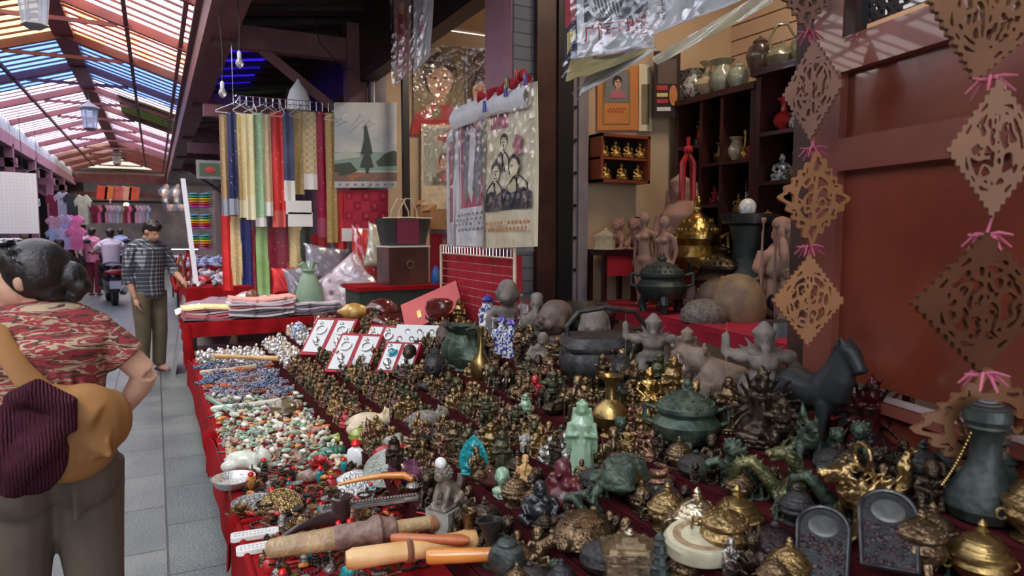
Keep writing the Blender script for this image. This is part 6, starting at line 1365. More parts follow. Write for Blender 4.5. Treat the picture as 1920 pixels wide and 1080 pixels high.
# side shelf at the left of the shop and its goods
s_ = thing('side_shelf', 'dark red shelf table against the partition at the left of the shop', 'shelf', (2.84, 3.98, 0))
obj('board', MB().b2((-.16, -.12, 1.44), (.13, .1, 1.48)), M_cab, s_); obj('front', MB().b2((-.15, -.1, 1.3), (.12, -.08, 1.44)), M_redpanel, s_)
for x in (-.14, .11):
    for y in (-.09, .08): obj('leg', MB().b2((x - .015, y - .015, 1.12), (x + .015, y + .015, 1.44)), M_cab, s_)
for px, h, m, lb, k in ((1135, 40, M_ivory, 'cream square box lantern on the side shelf', 'pagoda'), (1160, 60, M_clay, 'left pink clay lion on the side shelf', 'lion'), (1190, 60, M_clay, 'right pink clay lion on the side shelf', 'lion'), (1200, 60, M_darkgl, 'dark vase at the right end of the side shelf', 'vase')):
    p = at_Y(px, 455, 3.96); p.z = 1.48; make(k, p, h / F * depth(p), R(-50), m, lb, 'ornament')
# gold figures in their framed cabinet
gc = thing('framed_case', 'red-brown framed case of gilded buddhas on the partition', 'case', (3.02, 3.98, 1.9)); A = at_Y(1121, 250, 3.98); B_ = at_Y(1212, 345, 3.98); w = B_.x - A.x; zt, zb = A.z, B_.z; cx = (A.x + B_.x) / 2; gc.location = (cx, 4.0, zb)
m = MB(); H_ = zt - zb
for a, b in (((-w / 2, -.06, 0), (-w / 2 + .02, .09, H_)), ((w / 2 - .02, -.06, 0), (w / 2, .09, H_)), ((-w / 2, -.06, H_ - .02), (w / 2, .09, H_)), ((-w / 2, -.06, 0), (w / 2, .09, .02)), ((-w / 2, -.05, H_ * .5 - .008), (w / 2, .08, H_ * .5 + .008))): m.b2(a, b)
obj('frame', m, mat('orange_red_wood', (.3, .07, .03), (.2, .05, .02), .4, scale=4), gc); obj('backing', MB().b2((-w / 2, .08, 0), (w / 2, .09, H_)), M_black, gc)
for row in range(2):
    for i in range(4 if row else 3):
        n = 4 if row else 3; make('buddha', (cx - w / 2 + w * (i + .5) / n, 3.99, zb + (H_ * .5 + .01 if row else .022)), H_ * .38, 0, M_gold, 'gilded buddha in the framed case, %s row, %s' % (['lower', 'upper'][row], ['far left', 'centre left', 'centre right', 'far right'][i] if n == 4 else ['left', 'middle', 'right'][i]), 'figurine')
# red tassel hanging in the shop, crate and chest by the door, plate
t = thing('red_tassel', 'pair of red hanging tassels in front of the left cabinet', 'tassel', at_d(1290, 300, 4.3)); 
m = MB(); m.tube([(0, 0, .14), (0, 0, .06)], .012, 8); m.ball((0, 0, .06), .03); obj('knot', m, M_redpanel, t)
for s in (-1, 1): obj('tassel', MB().tube([(0, 0, .05), (s * .04, 0, -.02), (s * .045, 0, -.25)], [.012, .022, .018], 8), M_cora, t)
ch = thing('wooden_crate', 'tall dark crate standing behind the stone figures', 'crate', (2.2, 3.28, 0)); obj('body', MB().b2((-.14, -.22, 0), (.14, .22, 1.05)), M_dark, ch); obj('board', MB().b2((-.16, -.24, 1.05), (.16, .24, 1.07)), M_brown, ch)
lx = thing('lacquer_chest', 'large dark octagonal lacquered chest lid behind the bald child busts', 'chest', (2.13, 3.24, 1.07), R(40)); 
obj('body', MB().lathe([(.15, 0), (.165, .02), (.165, .07)], n=8, sx=1.2), M_iron, lx); obj('lid', MB().lathe([(.175, .07), (.18, .09), (.12, .14), (.02, .145)], n=8, sx=1.2), mat('mossy_black_lacquer', (.02, .02, .018), (.08, .08, .05), .25, scale=5, coat=.6), lx)
p, _ = surf(1178, 616); p.x = min(p.x, 1.9); s = 62 / F * depth(p)
pt = thing('porcelain_plate', 'upright white porcelain plate with red and green picture behind the iron kettle', 'plate', p + Vector((.0, 0, s / 2 + .05)), R(-38)); obj('plate', MB().lathe([(.3 * s, 0), (.55 * s, .01), (.6 * s, .03), (.55 * s, .025), (.02, .012)], n=32, rot=rotX(80)), M_porc, pt)
g = MB(); g.ball((0, -.02, 0), (.14 * s, .005, .2 * s)); obj('picture', g, M_cora, pt); obj('picture', MB().ball((.02, -.022, -.15 * s), (.16 * s, .005, .1 * s)), M_jaded, pt)
obj('plate_stand', MB().tube([(-.03, -.03, -s / 2 - .05), (0, .02, -s * .3), (.03, .05, -s / 2 - .05)], .005, 6), M_dkwood, pt)
# shop lamp: tube fitting on the ceiling
tl = thing('ceiling_lamp', 'fluorescent tube fitting on the near shop ceiling', 'lamp', (3.0, 2.6, 3.9)); obj('housing', MB().b2((-.06, -.6, .05), (.06, .6, .12)), M_white, tl)
em = bpy.data.materials.new('lamp_glow'); em.use_nodes = True; em.node_tree.nodes['Principled BSDF'].inputs['Emission Color'].default_value = (1, .82, .62, 1); em.node_tree.nodes['Principled BSDF'].inputs['Emission Strength'].default_value = 9
obj('tube', MB().tube([(0, -.55, .02), (0, .55, .02)], .018, 12), em, tl)
t2 = thing('ceiling_lamp', 'fluorescent tube fitting on the second shop ceiling', 'lamp', (3.1, 6.2, 3.9)); obj('housing', MB().b2((-.06, -.6, .05), (.06, .6, .12)), M_white, t2); obj('tube', MB().tube([(0, -.55, .02), (0, .55, .02)], .022, 12), em, t2)
for y, x in ((2.6, 3.0), (6.2, 3.1)):
    l = bpy.data.lights.new('tube_light', 'AREA'); l.shape = 'RECTANGLE'; l.size = .1; l.size_y = 1.1; l.energy = 22 if y > 5 else 16; l.color = (1, .8, .6); lo = bpy.data.objects.new('tube_light', l); C.objects.link(lo); lo.location = (x, y, 3.89)

# ------------------------------------------------------------ scarves on their rack
SY = 7.75
def brocade(n, c1, c2, s=26, lo=.28, hi=.33): return mat(n, c2, c1, .45, scale=s, vor=True, lo=lo, hi=hi, bump=.15, bs=60)
br = dict(tan=brocade('tan_brocade', (.42, .27, .13), (.5, .36, .2)), navy=brocade('navy_floral_silk', (.015, .02, .09), (.4, .35, .3), 22, .12, .2), gold=brocade('gold_brocade', (.55, .42, .2), (.66, .55, .32)), yell=brocade('pale_yellow_silk', (.68, .6, .32), (.74, .68, .46)), green=brocade('pale_green_silk', (.3, .48, .28), (.44, .58, .38)),
          beige=brocade('beige_silk', (.5, .36, .22), (.6, .46, .3)), red=brocade('red_floral_silk', (.6, .02, .02), (.75, .4, .2), 22, .1, .17), slate=mat('slate_blue_silk', (.05, .06, .13), (.07, .085, .17), .5, scale=4), och=brocade('ochre_brocade', (.4, .28, .1), (.5, .37, .16)), sq=checks('squared_beige_silk', [(.52, .42, .24), (.6, .5, .32), (.45, .34, .18)], 14, 14, .6), crim=brocade('crimson_floral_silk', (.3, .0, .05), (.6, .4, .25), 22, .1, .17),
          plainred=mat('plain_red_silk', (.62, .02, .02), (.5, .015, .015), .5), dnavy=mat('dark_navy_silk', (.01, .015, .1), (.02, .025, .16), .5), wgreen=mat('leaf_green_silk', (.2, .36, .12), (.28, .44, .18), .5), dark=mat('black_green_silk', (.02, .03, .02), (.03, .04, .03), .5), mar=brocade('maroon_floral_silk', (.2, .01, .03), (.4, .25, .15), 22, .1, .17))
lab = dict(grey=mat('grey_card', (.3, .32, .38), rough=.6), cream=mat('cream_card', (.7, .66, .46), rough=.6), white=mat('white_card', (.7, .7, .68), rough=.5), pink=mat('coral_card', (.65, .12, .1), rough=.6), crim=mat('plum_card', (.35, .06, .12), rough=.6))
def hanging(x0, x1, y0, y1, mk, lb, tail=None, ty=None, yy=SY, seed=0, name='hanging_scarf'):
    A, B_ = at_Y(x0, y0, yy), at_Y(x1, y0, yy); zb = at_Y(x0, y1, yy).z; w = (B_ - A).x; t = thing(name, lb, 'scarf', ((A.x + B_.x) / 2, yy, A.z)); H_ = A.z - zb; zt = ((ty - y0) / (y1 - y0)) if ty else 1
    f = lambda u, v: ((u - .5) * w * (1 + .05 * v), .012 * math.sin(u * 8 + seed) * (.3 + v) + .01 * math.sin(v * 5 + seed), -H_ * v)
    obj('cloth', MB().sheet(lambda u, v: f(u, v * zt), 8, 16, (0, .035, 0)), br[mk], t)
    if tail: obj('end_card', MB().sheet(lambda u, v: f(u, zt + v * (1 - zt)), 6, 4, (0, .03, 0)), lab[tail], t)
    return t
UP = [(411, 425, 214, 405, 'tan', 'tan brocade scarf, leftmost of the upper row', 'grey', 372), (425, 441, 209, 403, 'navy', 'navy floral silk scarf, second in the upper row', 'grey', 372), (441, 457, 211, 408, 'gold', 'gold scarf with cream end right of the navy floral', 'cream', 375), (457, 474, 213, 412, 'yell', 'pale yellow silk scarf beside the pale green one', 'cream', 366), (474, 494, 211, 425, 'green', 'pale green silk scarf', 'white', 408),
      (494, 507, 213, 405, 'beige', 'beige silk scarf left of the red floral', 'white', 378), (507, 530, 209, 426, 'red', 'bright red floral scarf in the upper row', 'pink', 394), (530, 549, 209, 376, 'slate', 'slate blue scarf with white card end', 'white', 338), (549, 567, 211, 364, 'och', 'ochre scarf right of the slate blue one', None, None), (567, 592, 209, 355, 'sq', 'beige scarf patterned with squares', 'white', 325),
      (592, 610, 208, 445, 'crim', 'crimson floral scarf left of the ochre end scarf', 'crim', 408), (610, 628, 211, 455, 'och', 'ochre scarf at the right end beside the sea poster', None, None)]
for i, u in enumerate(UP): hanging(*u[:6], tail=u[6], ty=u[7], seed=i * 1.3, yy=SY - .03 * (i % 2))
LOW = [(414, 432, 400, 545, 'plainred', 'plain red scarf at the left of the lower row'), (431, 451, 405, 535, 'gold', 'gold scarf in the lower row'), (450, 470, 412, 535, 'dnavy', 'dark navy scarf in the lower row'), (469, 480, 425, 560, 'mar', 'thin maroon scarf in the lower row'), (479, 502, 425, 600, 'wgreen', 'leaf green scarf in the lower row'), (501, 540, 425, 600, 'mar', 'wide maroon floral scarf in the lower row'), (538, 566, 425, 505, 'gold', 'short gold scarf in the lower row'), (563, 586, 425, 500, 'dark', 'black-green scarf in the lower row'), (583, 612, 440, 500, 'plainred', 'short plain red scarf under the crimson floral')]
for i, u in enumerate(LOW): hanging(*u, seed=i * 2.1, yy=SY + .1)
for x0, x1, y0, y1, lb in ((536, 584, 376, 402, 'upper white boxed scarf below the slate blue scarf'), (540, 586, 398, 425, 'lower white boxed scarf below the slate blue scarf'), (641, 700, 428, 452, 'white card hanging under the red squared cloth')):
    A, B_ = at_Y(x0, y0, SY - .06), at_Y(x1, y1, SY - .06); tag(obj('scarf_box', MB().box((0, 0, 0), (B_.x - A.x, .03, A.z - B_.z)), lab['white'], None, (A + B_) / 2), lb, 'box')
A, B_ = at_Y(632, 356, SY), at_Y(728, 430, SY)
sheet_thing('squared_cloth', *qY(645, 356, 728, 432, SY), mat('rose_red_cloth', (.48, .02, .06), (.4, .015, .05), .7), sum([[('rect', .03 + .19 * i, .05 + .24 * j, .19 + .19 * i, .25 + .24 * j, flatm('dark_rose_square', (.3, .01, .035))), ('rect', .08 + .19 * i, .11 + .24 * j, .14 + .19 * i, .19 + .24 * j, flatm('light_rose_square', (.6, .04, .1)))] for i in range(5) for j in range(4) if (i + j) % 2 == 0], []), 'rose-red cloth patterned with squares under the sea poster', 'cloth')
hanging(628, 648, 356, 470, 'plainred', 'plain red scarf left of the squared cloth')
# rack grid and hangers
rk = thing('scarf_rack', 'chrome wire rail rack over the hanging scarves', 'rack', (1.3, SY, 2.95)); A = at_Y(437, 178, SY); B_ = at_Y(702, 176, SY); o0 = Vector((1.3, SY, 2.95)); m = MB()
for dz in (0, -.05, -.1): m.tube([A - o0 + Vector((0, 0, dz)), Vector((B_.x, SY, A.z)) - o0 + Vector((0, 0, dz))], .004, 6)
for i in range(24): x = A.x + (B_.x - A.x) * i / 23; m.tube([Vector((x, SY, A.z)) - o0, Vector((x, SY, A.z - .1)) - o0], .003, 5)
obj('grid', m, M_chrome, rk)
for x in (A.x, B_.x): obj('hanger_wire', MB().tube([Vector((x, SY, A.z)) - o0, Vector((x, SY, 3.7)) - o0], .003, 5), M_chrome, rk)
hp = None
for i in range(14):
    px = 445 + i * 17 + (45 if i > 7 else 0); a = Vector((at_Y(px, 178, SY).x, SY, A.z))
    if hp is None:
        h = MB().tube([(0, -.0, .0), (.012, 0, .018), (.03, 0, .01), (.03, 0, -.02), (0, 0, -.06)], .0035, 6); b_ = MB().tube([(0, 0, -.06), (-.2, 0, -.16), (-.2, 0, -.175), (.2, 0, -.175), (.2, 0, -.16), (0, 0, -.06)], .0045, 6); hp = (h.mesh(), b_.mesh())
    t = thing('wire_hanger', 'white wire hanger on the scarf rack', 'hanger', a - Vector((.02, 0, .012)), R(10 + 40 * (i % 3)), 'wire hangers on the scarf rack'); obj('hook', hp[0], M_chrome, t); obj('bar', hp[1], M_white, t)
tag(obj('white_hood', MB().lathe([(.12, 0), (.12, .12), (.09, .22), (.03, .3), (.01, .34)], n=20), M_white, None, at_Y(560, 208, SY + .2), 0), 'white cone-shaped cloth hood behind the scarf hangers', 'hood')
# brown cases inside the second shop
for x0, y0, x1, y1, Y, lb in ((782, 385, 812, 422, 7.2, 'tan cardboard box left under the teal poster'), (800, 395, 838, 430, 6.9, 'open tan cardboard box under the teal poster')):
    A, B_ = at_Y(x0, y0, Y), at_Y(x1, y1, Y); b = thing('cardboard_box', lb, 'box', ((A.x + B_.x) / 2, Y, B_.z)); w, h = B_.x - A.x, A.z - B_.z; obj('body', MB().b2((-w / 2, -.12, 0), (w / 2, .12, h)), mat('cardboard', (.42, .22, .1), (.36, .18, .08), .8), b); obj('flap', MB().box((-w * .4, 0, h + .03), (w * .5, .22, .006), rotY(-35)), MC['cardboard'], b)
sh = thing('shop_counter', 'grey-topped red counter in the second shop', 'counter', (3.3, 7.1, 0)); obj('top', MB().b2((-.55, -.3, 1.58), (.6, .3, 1.63)), M_grey, sh); obj('front', MB().b2((-.55, -.28, 0), (.6, .28, 1.58)), M_redpanel, sh)
# ------------------------------------------------------------ second stall (textiles)
T2 = .76; ty0, ty1 = 7.05, 8.55
t = thing('textile_stall', 'stall under a red cloth piled with folded textiles, beyond the near stall', 'stall', (1.15, 7.8, 0)); o0 = Vector((1.15, 7.8, 0))
m = MB().b2(Vector((.22, ty0, T2 - .03)) - o0, Vector((2.0, ty1, T2)) - o0)
m.sheet(lambda u, v: Vector((.22 + 1.8 * u, ty0 - .012 - .012 * math.sin(u * 50) * v, T2 - .14 * v)) - o0, 80, 3, (0, .005, 0)); m.sheet(lambda u, v: Vector((.215 - .02 * math.sin(u * 22) * v, ty0 + (ty1 - ty0) * u, T2 - (.14 + .3 * math.exp(-u * 4)) * v)) - o0, 40, 5, (.005, 0, 0))
m.tube([Vector((.23, ty0 - .01, T2 - .02)) - o0, Vector((.24, ty0 - .03, T2 - .25)) - o0, Vector((.26, ty0 - .0, T2 - .42)) - o0], [.03, .05, .03], 8)
obj('red_cloth', m, M_redcloth, t)
for x in (.3, 1.9):
    for y in (ty0 + .1, ty1 - .1): obj('leg', MB().b2(Vector((x - .02, y - .02, 0)) - o0, Vector((x + .02, y + .02, T2 - .03)) - o0), M_black, t)
obj('shelf_board', MB().b2(Vector((.3, ty0 + .1, .3)) - o0, Vector((1.9, ty1 - .1, .33)) - o0), M_brown, t)
cols = [((.55, .5, .52), 'white'), ((.35, .05, .07), 'dark red'), ((.15, .08, .12), 'plum'), ((.6, .48, .22), 'yellow patterned'), ((.4, .36, .38), 'grey'), ((.06, .05, .06), 'black'), ((.55, .25, .2), 'salmon'), ((.42, .3, .33), 'mauve')]
cm = [mat('textile_' + n.replace(' ', '_'), c, tuple(min(1, q * 1.5 + .08) for q in c), .7, scale=14, vor=True, lo=.2, hi=.3) for c, n in cols]
def stack(cx, cy, w, d, n, base, rz, seq, nm):
    for i in range(n):
        z = base + i * .021; k = seq[i % len(seq)]; dd = rnd.uniform(-.02, .02)
        mb = MB().sheet(lambda u, v: ((u - .5) * w, (v - .5) * d, .008 * math.sin(u * 7 + i) + .012 * (abs(u - .5) * 2) ** 3), 12, 6, (0, 0, .018))
        pos = ['bottom', 'second', 'third', 'fourth', 'fifth', 'sixth', 'seventh', 'eighth', 'ninth', 'tenth']
        tag(obj('folded_textile', mb, cm[k], None, (cx + dd, cy + dd, z), R(rz) + dd), '%s folded textile, %s from below in the %s stack' % (cols[k][1], pos[i], nm), 'textile', 'folded textiles on the textile stall')
a = at_z(402, 610, T2); stack(a.x + .02, ty0 + .22, .52, .36, 6, T2 + .004, 3, [5, 1, 1, 4, 1, 3], 'left'); 
a = at_z(505, 605, T2); stack(a.x, ty0 + .2, .6, .36, 9, T2 + .004, 0, [5, 4, 5, 2, 4, 1, 4, 7, 6], 'middle')
a = at_z(610, 600, T2); stack(a.x, ty0 + .2, .46, .34, 6, T2 + .004, 0, [5, 4, 5, 4, 5, 4], 'right')
a = at_z(372, 575, T2 + .05)
for i, (x, y, k, lb) in enumerate(((375, 575, 0, 'white embroidered cloth heaped at the far left of the textile stall'), (400, 580, 2, 'plum embroidered cloth lying over the white heap'), (445, 565, 0, 'cream embroidered cloth behind the left stack'))):
    p = at_z(x, y, T2 + .02); mb = MB().sheet(lambda u, v: ((u - .5) * .62, (v - .5) * .5, .03 * math.sin(u * 9 + i) * math.sin(v * 6 + i) + .09 - .08 * (abs(u - .5) * 2) ** 2), 18, 12, (0, 0, .012)); tag(obj('heaped_cloth', mb, cm[k], None, (p.x + .05, 7.75 + .0 * i, T2 + .012 + .03 * i), .2 * i), lb, 'cloth')
# cushions, bags and wrapped bundles
def cushion(px, py, wpx, hpx, Y, m, lb, tilt=0, yaw=0, wrapm=None, th=.3, name='cushion'):
    p = at_Y(px, py, Y); k = depth(p) / F; w, h = wpx * k / 2, hpx * k / 2
    t = thing(name, lb, 'cushion', p, R(yaw)); t.rotation_euler = (R(-12), R(tilt), R(yaw))
    def pil(g, n=18):
        mb = MB(); vs = []
        for s in (-1, 1):
            for j in range(n + 1):
                for i in range(n + 1):
                    u, v = 2 * i / n - 1, 2 * j / n - 1; b = (max(0, (1 - u ** 4)) * max(0, (1 - v ** 4))) ** .5
                    c = 1 - .1 * (1 - abs(u)) * abs(v) - .0; c2 = 1 - .1 * (1 - abs(v)) * abs(u)
                    vs.append((u * w * c2 * g, s * th * min(w, h) * b * g + .004 * math.sin(u * 14 + v * 9) * b, v * h * c * g))
        N = (n + 1) ** 2; fs = []
        for j in range(n):
            for i in range(n):
                a = j * (n + 1) + i; fs.append((a, a + 1, a + n + 2, a + n + 1)); fs.append((N + a + n + 1, N + a + n + 2, N + a + 1, N + a))
        mb.add(vs, fs); return mb
    obj('cover', pil(1), m, t)
    if wrapm: obj('plastic_wrap', pil(1.07), wrapm, t)
    return t
pat_pur = mat('purple_paisley', (.2, .1, .15), (.5, .38, .42), .6, scale=10, vor=True, lo=.2, hi=.35); pat_gry = mat('silver_brocade', (.4, .38, .42), (.22, .2, .25), .5, scale=9, vor=True, lo=.2, hi=.35)
cushion(532, 527, 42, 52, 7.6, br['plainred'], 'plain red cushion standing left of the green bag', 0, 0)
cushion(642, 545, 125, 92, 7.3, pat_pur, 'large purple paisley cushion in plastic, tilted up at the right of the stall', -38, -15, M_filmbag)
cushion(612, 495, 84, 70, 7.72, pat_gry, 'silver brocade cushion in plastic behind the paisley one', 8, 0, M_filmbag)
cushion(560, 530, 46, 60, 7.5, pat_gry, 'small silver wrapped cushion behind the green bag', -10, 0, M_filmbag)
cushion(686, 480, 56, 110, 7.5, br['plainred'], 'tall red cushion in plastic below the handbag', 6, -10, M_filmbag)
cushion(655, 460, 74, 64, 7.9, pat_gry, 'grey wrapped cushion at the top of the cushion heap', 0, 0, M_filmbag)
cushion(712, 462, 50, 84, 7.3, mat('cream_tissue', (.62, .58, .4), (.5, .46, .3), .6), 'cream parcel in crumpled plastic beside the dark trunk', 10, -10, M_filmbag, name='wrapped_parcel')
p = at_Y(580, 605, 7.28); k = depth(p) / F
bg_ = thing('green_gift_bag', 'pale green cloth bag with tied ears in front of the cushions', 'bag', (p.x, 7.26, T2 + .12), R(-8))
mb = MB().lathe([(.12, 0), (.14, .03), (.12, .14), (.085, .26), (.05, .31), (.04, .33)], n=24, sy=.6); obj('body', mb, mat('sage_green_cloth', (.25, .36, .25), (.18, .28, .19), .6, scale=5), bg_)
e = MB(); e.tube([(-.02, 0, .32), (-.06, 0, .4), (-.1, 0, .38)], [.03, .03, .01]); e.tube([(.02, 0, .32), (.05, 0, .42), (.1, 0, .4)], [.03, .03, .01]); e.ring((0, 0, .33), .055, .012, rotX(90), 16, 6); obj('ears', e, MC['sage_green_cloth'], bg_)
p = at_Y(474, 552, 7.5); tag(obj('clay_face_ornament', MB().ball((0, 0, .07), (.07, .05, .08)), M_brbead, None, (p.x, 7.55, T2 + .1)), 'small round brown ornament among the heaped cloths', 'ornament')
# dark green side bench with red cloth, trunk, handbag
A = at_z(680, 530, 1.08); bn = thing('side_bench', 'dark green bench with red cloth behind the red picture box', 'bench', (2.05, 6.72, 0)); o0 = Vector((2.05, 6.72, 0))
obj('body', MB().b2((-.35, -.25, 0), (.45, .28, 1.04)), mat('bottle_green_paint', (.025, .04, .03), (.035, .055, .04), .6), bn); obj('red_cloth', MB().b2((-.38, -.28, 1.04), (.48, .3, 1.08)), M_redcloth, bn)
p = at_Y(768, 528, 6.5); tr = thing('dark_trunk', 'dark lacquered trunk on the red bench', 'trunk', (min(p.x, 2.28), 6.68, 1.08), R(5)); obj('body', MB().b2((-.22, -.16, 0), (.2, .16, .37)), M_dkwood, tr); obj('clasp', MB().ring((0, -.165, .2), .035, .006, None, 16, 6), M_brass, tr); obj('lid_paper', MB().b2((-.22, -.17, .37), (.22, .17, .385)), lab['white'], tr)
hb = thing('handbag', 'black and burgundy handbag with pale straps standing on the trunk', 'handbag', (min(p.x, 2.28), 6.68, 1.467), R(8))
b = MB(); b.sheet(lambda u, v: ((u - .5) * (.42 + .12 * v), -.075 - .03 * math.sin(u * PI), .27 * v), 12, 8, (0, .15, 0)); obj('body', b, mat('black_leather', (.03, .03, .035), (.05, .05, .055), .4), hb); obj('front_panel', MB().sheet(lambda u, v: ((u - .5) * .24, -.082 - .028, .02 + .24 * v), 4, 4, (0, .004, 0)), mat('burgundy_leather', (.22, .02, .07), (.18, .015, .05), .4), hb)
obj('trim', MB().tube([(-.27, -.11, .27), (0, -.12, .275), (.27, -.11, .27)], .008, 6), M_ivory, hb)
for y in (-.1, .08): obj('strap', MB().tube([(-.1, y, .22), (-.09, y, .34), (-.02, y, .46), (.04, y, .46), (.1, y, .34), (.11, y, .22)], .008, 8), M_ivory, hb)
for x in (798, 806):
    pass
tag(obj('blue_bottle', MB().lathe([(.04, 0), (.045, .02), (.045, .12), (.02, .16), (.02, .18)], n=16), mat('blue_plastic', (.05, .15, .5), rough=.3), None, (2.5, 6.55, 1.08)), 'small blue bottle beside the dark trunk', 'bottle')

# ------------------------------------------------------------ gourds, gift boxes at the back of the near stall
M_gourd = mat('dark_red_lacquered_gourd', (.1, .012, .012), (.16, .03, .02), .2, scale=3, coat=.7); M_gourdg = mat('gold_painted_gourd', (.45, .2, .04), (.75, .5, .15), .25, scale=9, coat=.5)
def gourd(px, py, lpx, rz, m, m2, lb, z=None):
    p, _ = surf(px, py); 
    if z: p = at_z(px, py, z)
    L = lpx / F * depth(p); t = thing('lacquered_gourd', lb, 'gourd', p + Vector((0, 0, L * .2)), R(rz)); rot = rotY(90)
    obj('large_bulb', MB().lathe([(.01, -.5), (.12, -.48), (.2, -.36), (.22, -.22), (.17, -.06), (.09, .03)], n=24, rot=rot).xf(Matrix.Scale(L, 4)), m, t); obj('small_bulb', MB().lathe([(.09, .03), (.12, .1), (.15, .22), (.13, .34), (.05, .44), (.03, .5)], n=24, rot=rot).xf(Matrix.Scale(L, 4)), m2, t); OCC.append((p.x, p.y, L * .25)); return t
gourd(690, 606, 112, 165, M_gourd, M_gourdg, 'lacquered gourd with gold painted small end and dark red belly')
gourd(665, 632, 90, 20, M_gourd, M_gourd, 'dark red gourd lying under the gold painted one')
gourd(728, 626, 80, -60, M_gourd, M_gourd, 'dark red gourd beside the red picture box')
p, _ = surf(828, 618); L = 1 / F * depth(p)
t = thing('gourd_bowl', 'dark red polished round bowl on a turned stand before the curtain', 'bowl', p); obj('bowl', MB().lathe([(.2, .3), (.42, .42), (.5, .65), (.44, .88), (.25, .96), (.02, .97)], n=28).xf(Matrix.Scale(L * 62, 4)), M_gourd, t); obj('stand', MB().lathe([(.42, 0), (.45, .1), (.3, .18), (.28, .32), (.2, .34)], n=24).xf(Matrix.Scale(L * 62, 4)), M_dkwood, t); OCC.append((p.x, p.y, .1))
p, _ = surf(795, 628); t = thing('picture_box', 'red gift box printed with a white ink picture, leaning back before the curtain', 'gift box', p + Vector((.05, .0, .16)), R(-35)); t.rotation_euler = (R(-35), R(-24), R(-35)); k = depth(p) / F
obj('box', MB().box((0, 0, 0), (118 * k, .04, 62 * k)), mat('salmon_red_card', (.62, .07, .06), (.55, .05, .05), .35), t)
g = MB()
for i in range(7): g.ball(((-.02 + .012 * i), -.022, (.02 * math.sin(i * 1.3))), (.022, .003, .03), rotY(i * 40), 8, 5)
obj('picture', g, lab['white'], t); g = MB()
for i in range(10): g.tube([(-.03 + .009 * i, -.0255, -.03 + .012 * (i % 4)), (-.01 + .009 * i, -.0255, .01 + .01 * (i % 3)), (-.02 + .009 * i, -.0255, .035)], .0014, 5)
obj('ink_lines', g, M_black, t); obj('caption', MB().box((-.1, -.021, -.02), (.03, .003, .06)), M_gold, t)
def jbox(px, py, wpx, hpx, rz, tilt, lb, nrow=2):
    p, _ = surf(px, py); k = depth(p) / F; w, h = wpx * k * 1.3, hpx * k * 1.45; t = thing('jewelry_box', lb, 'jewelry box', p + Vector((0, 0, h * .42)), R(rz)); t.rotation_euler = (R(tilt), 0, R(rz))
    b = MB().b2((-w / 2, 0, -h / 2), (w / 2, .07, h / 2)); obj('box', b, mat('crimson_velvet_box', (.4, .01, .03), (.32, .008, .02), .6), t)
    for i in range(nrow):
        x = -w / 2 + w * (i + .5) / nrow; obj('lining', MB().b2((x - w / nrow * .4, -.004, -h * .43), (x + w / nrow * .4, .001, h * .43)), lab['white'], t)
        g = MB(); g.ring((x, -.012, h * .15), w / nrow * .24, .006, None, 16, 6); g.ball((x, -.014, -.05), (.025, .012, .03)); g.ball((x + .02, -.014, -.09), (.018, .01, .012)); g.ball((x - .02, -.014, h * .32), (.015, .01, .015))
        obj('silver_jewelry', g, M_silverw, t)
    OCC.append((p.x, p.y, w * .35)); OCC.append((p.x + .1, p.y + .05, w * .35)); return t
jbox(618, 668, 66, 62, -42, -48, 'crimson jewelry box with white lining, far left of the open boxes')
jbox(665, 700, 66, 64, -42, -48, 'crimson jewelry box standing foremost above the bronze figurines')
jbox(712, 668, 52, 48, -50, -42, 'small crimson jewelry box behind the foremost one')
jbox(748, 700, 54, 50, -42, -48, 'crimson jewelry box right behind the turquoise lion')
p, _ = surf(780, 655); t = thing('ring_tray', 'white tray of ring slots behind the curly-haired busts', 'tray', p + Vector((0, 0, .09)), R(-40)); t.rotation_euler = (R(-40), 0, R(-40)); k = depth(p) / F
obj('tray', MB().box((0, 0, 0), (84 * k, .02, 46 * k)), lab['white'], t); g = MB()
for i in range(6): g.ring(((-30 + 12 * i) * k, -.012, (8 if i % 2 else -8) * k), 4.5 * k, .004, None, 12, 5)
obj('rings', g, M_silver, t); OCC.append((p.x, p.y, .1))
# ivory sticks at the far left end
for x0, y0, x1, y1, lb, m in ((402, 694, 520, 680, 'long orange-tipped ivory stick at the far end of the near stall', M_amberp), (375, 706, 480, 694, 'broad carved ivory tube below the orange-tipped stick', M_ivory), (385, 790, 440, 786, 'green and cream jade rod at the cloth edge', M_jade), (395, 776, 530, 760, 'white jade hairpin bundle across the jade pieces', M_bonew)):
    rodthing('carved_rod', x0, y0, x1, y1, [(.012, 0), (.02, .05), (.016, .5), (.022, .9), (.024, 1)], lb, 'rod', m, .03)
for x, y, kd, m, lb in ((360, 712, 'pebble', M_ivory, 'cream shell bead hanging over the far cloth edge'), (548, 652, 'jar', M_bluew, 'blue and white pot at the far end of the near stall'), (575, 655, 'bottle', M_black, 'black slim figurine beside the blue and white pot'), (440, 645, 'sage', M_ivory, 'ivory figure standing above the silver figures'), (497, 738, 'pebble', M_red, 'bright red round fruit charm among the necklaces')): put(kd, x, y, 36 if kd != 'pebble' else 18, m, lb, 'ornament', foot=.35)
# ------------------------------------------------------------ the crowd of small goods: each piece its own object
def pix(p):
    q = _m.inverted() @ (Vector(p) - CAM); return 960 + F * q.x / -q.z, 540 - F * q.y / -q.z
def free(x, y, r):
    for a, b, q in OCC:
        if (a - x) ** 2 + (b - y) ** 2 < ((q + r) * .74) ** 2: return False
    return True
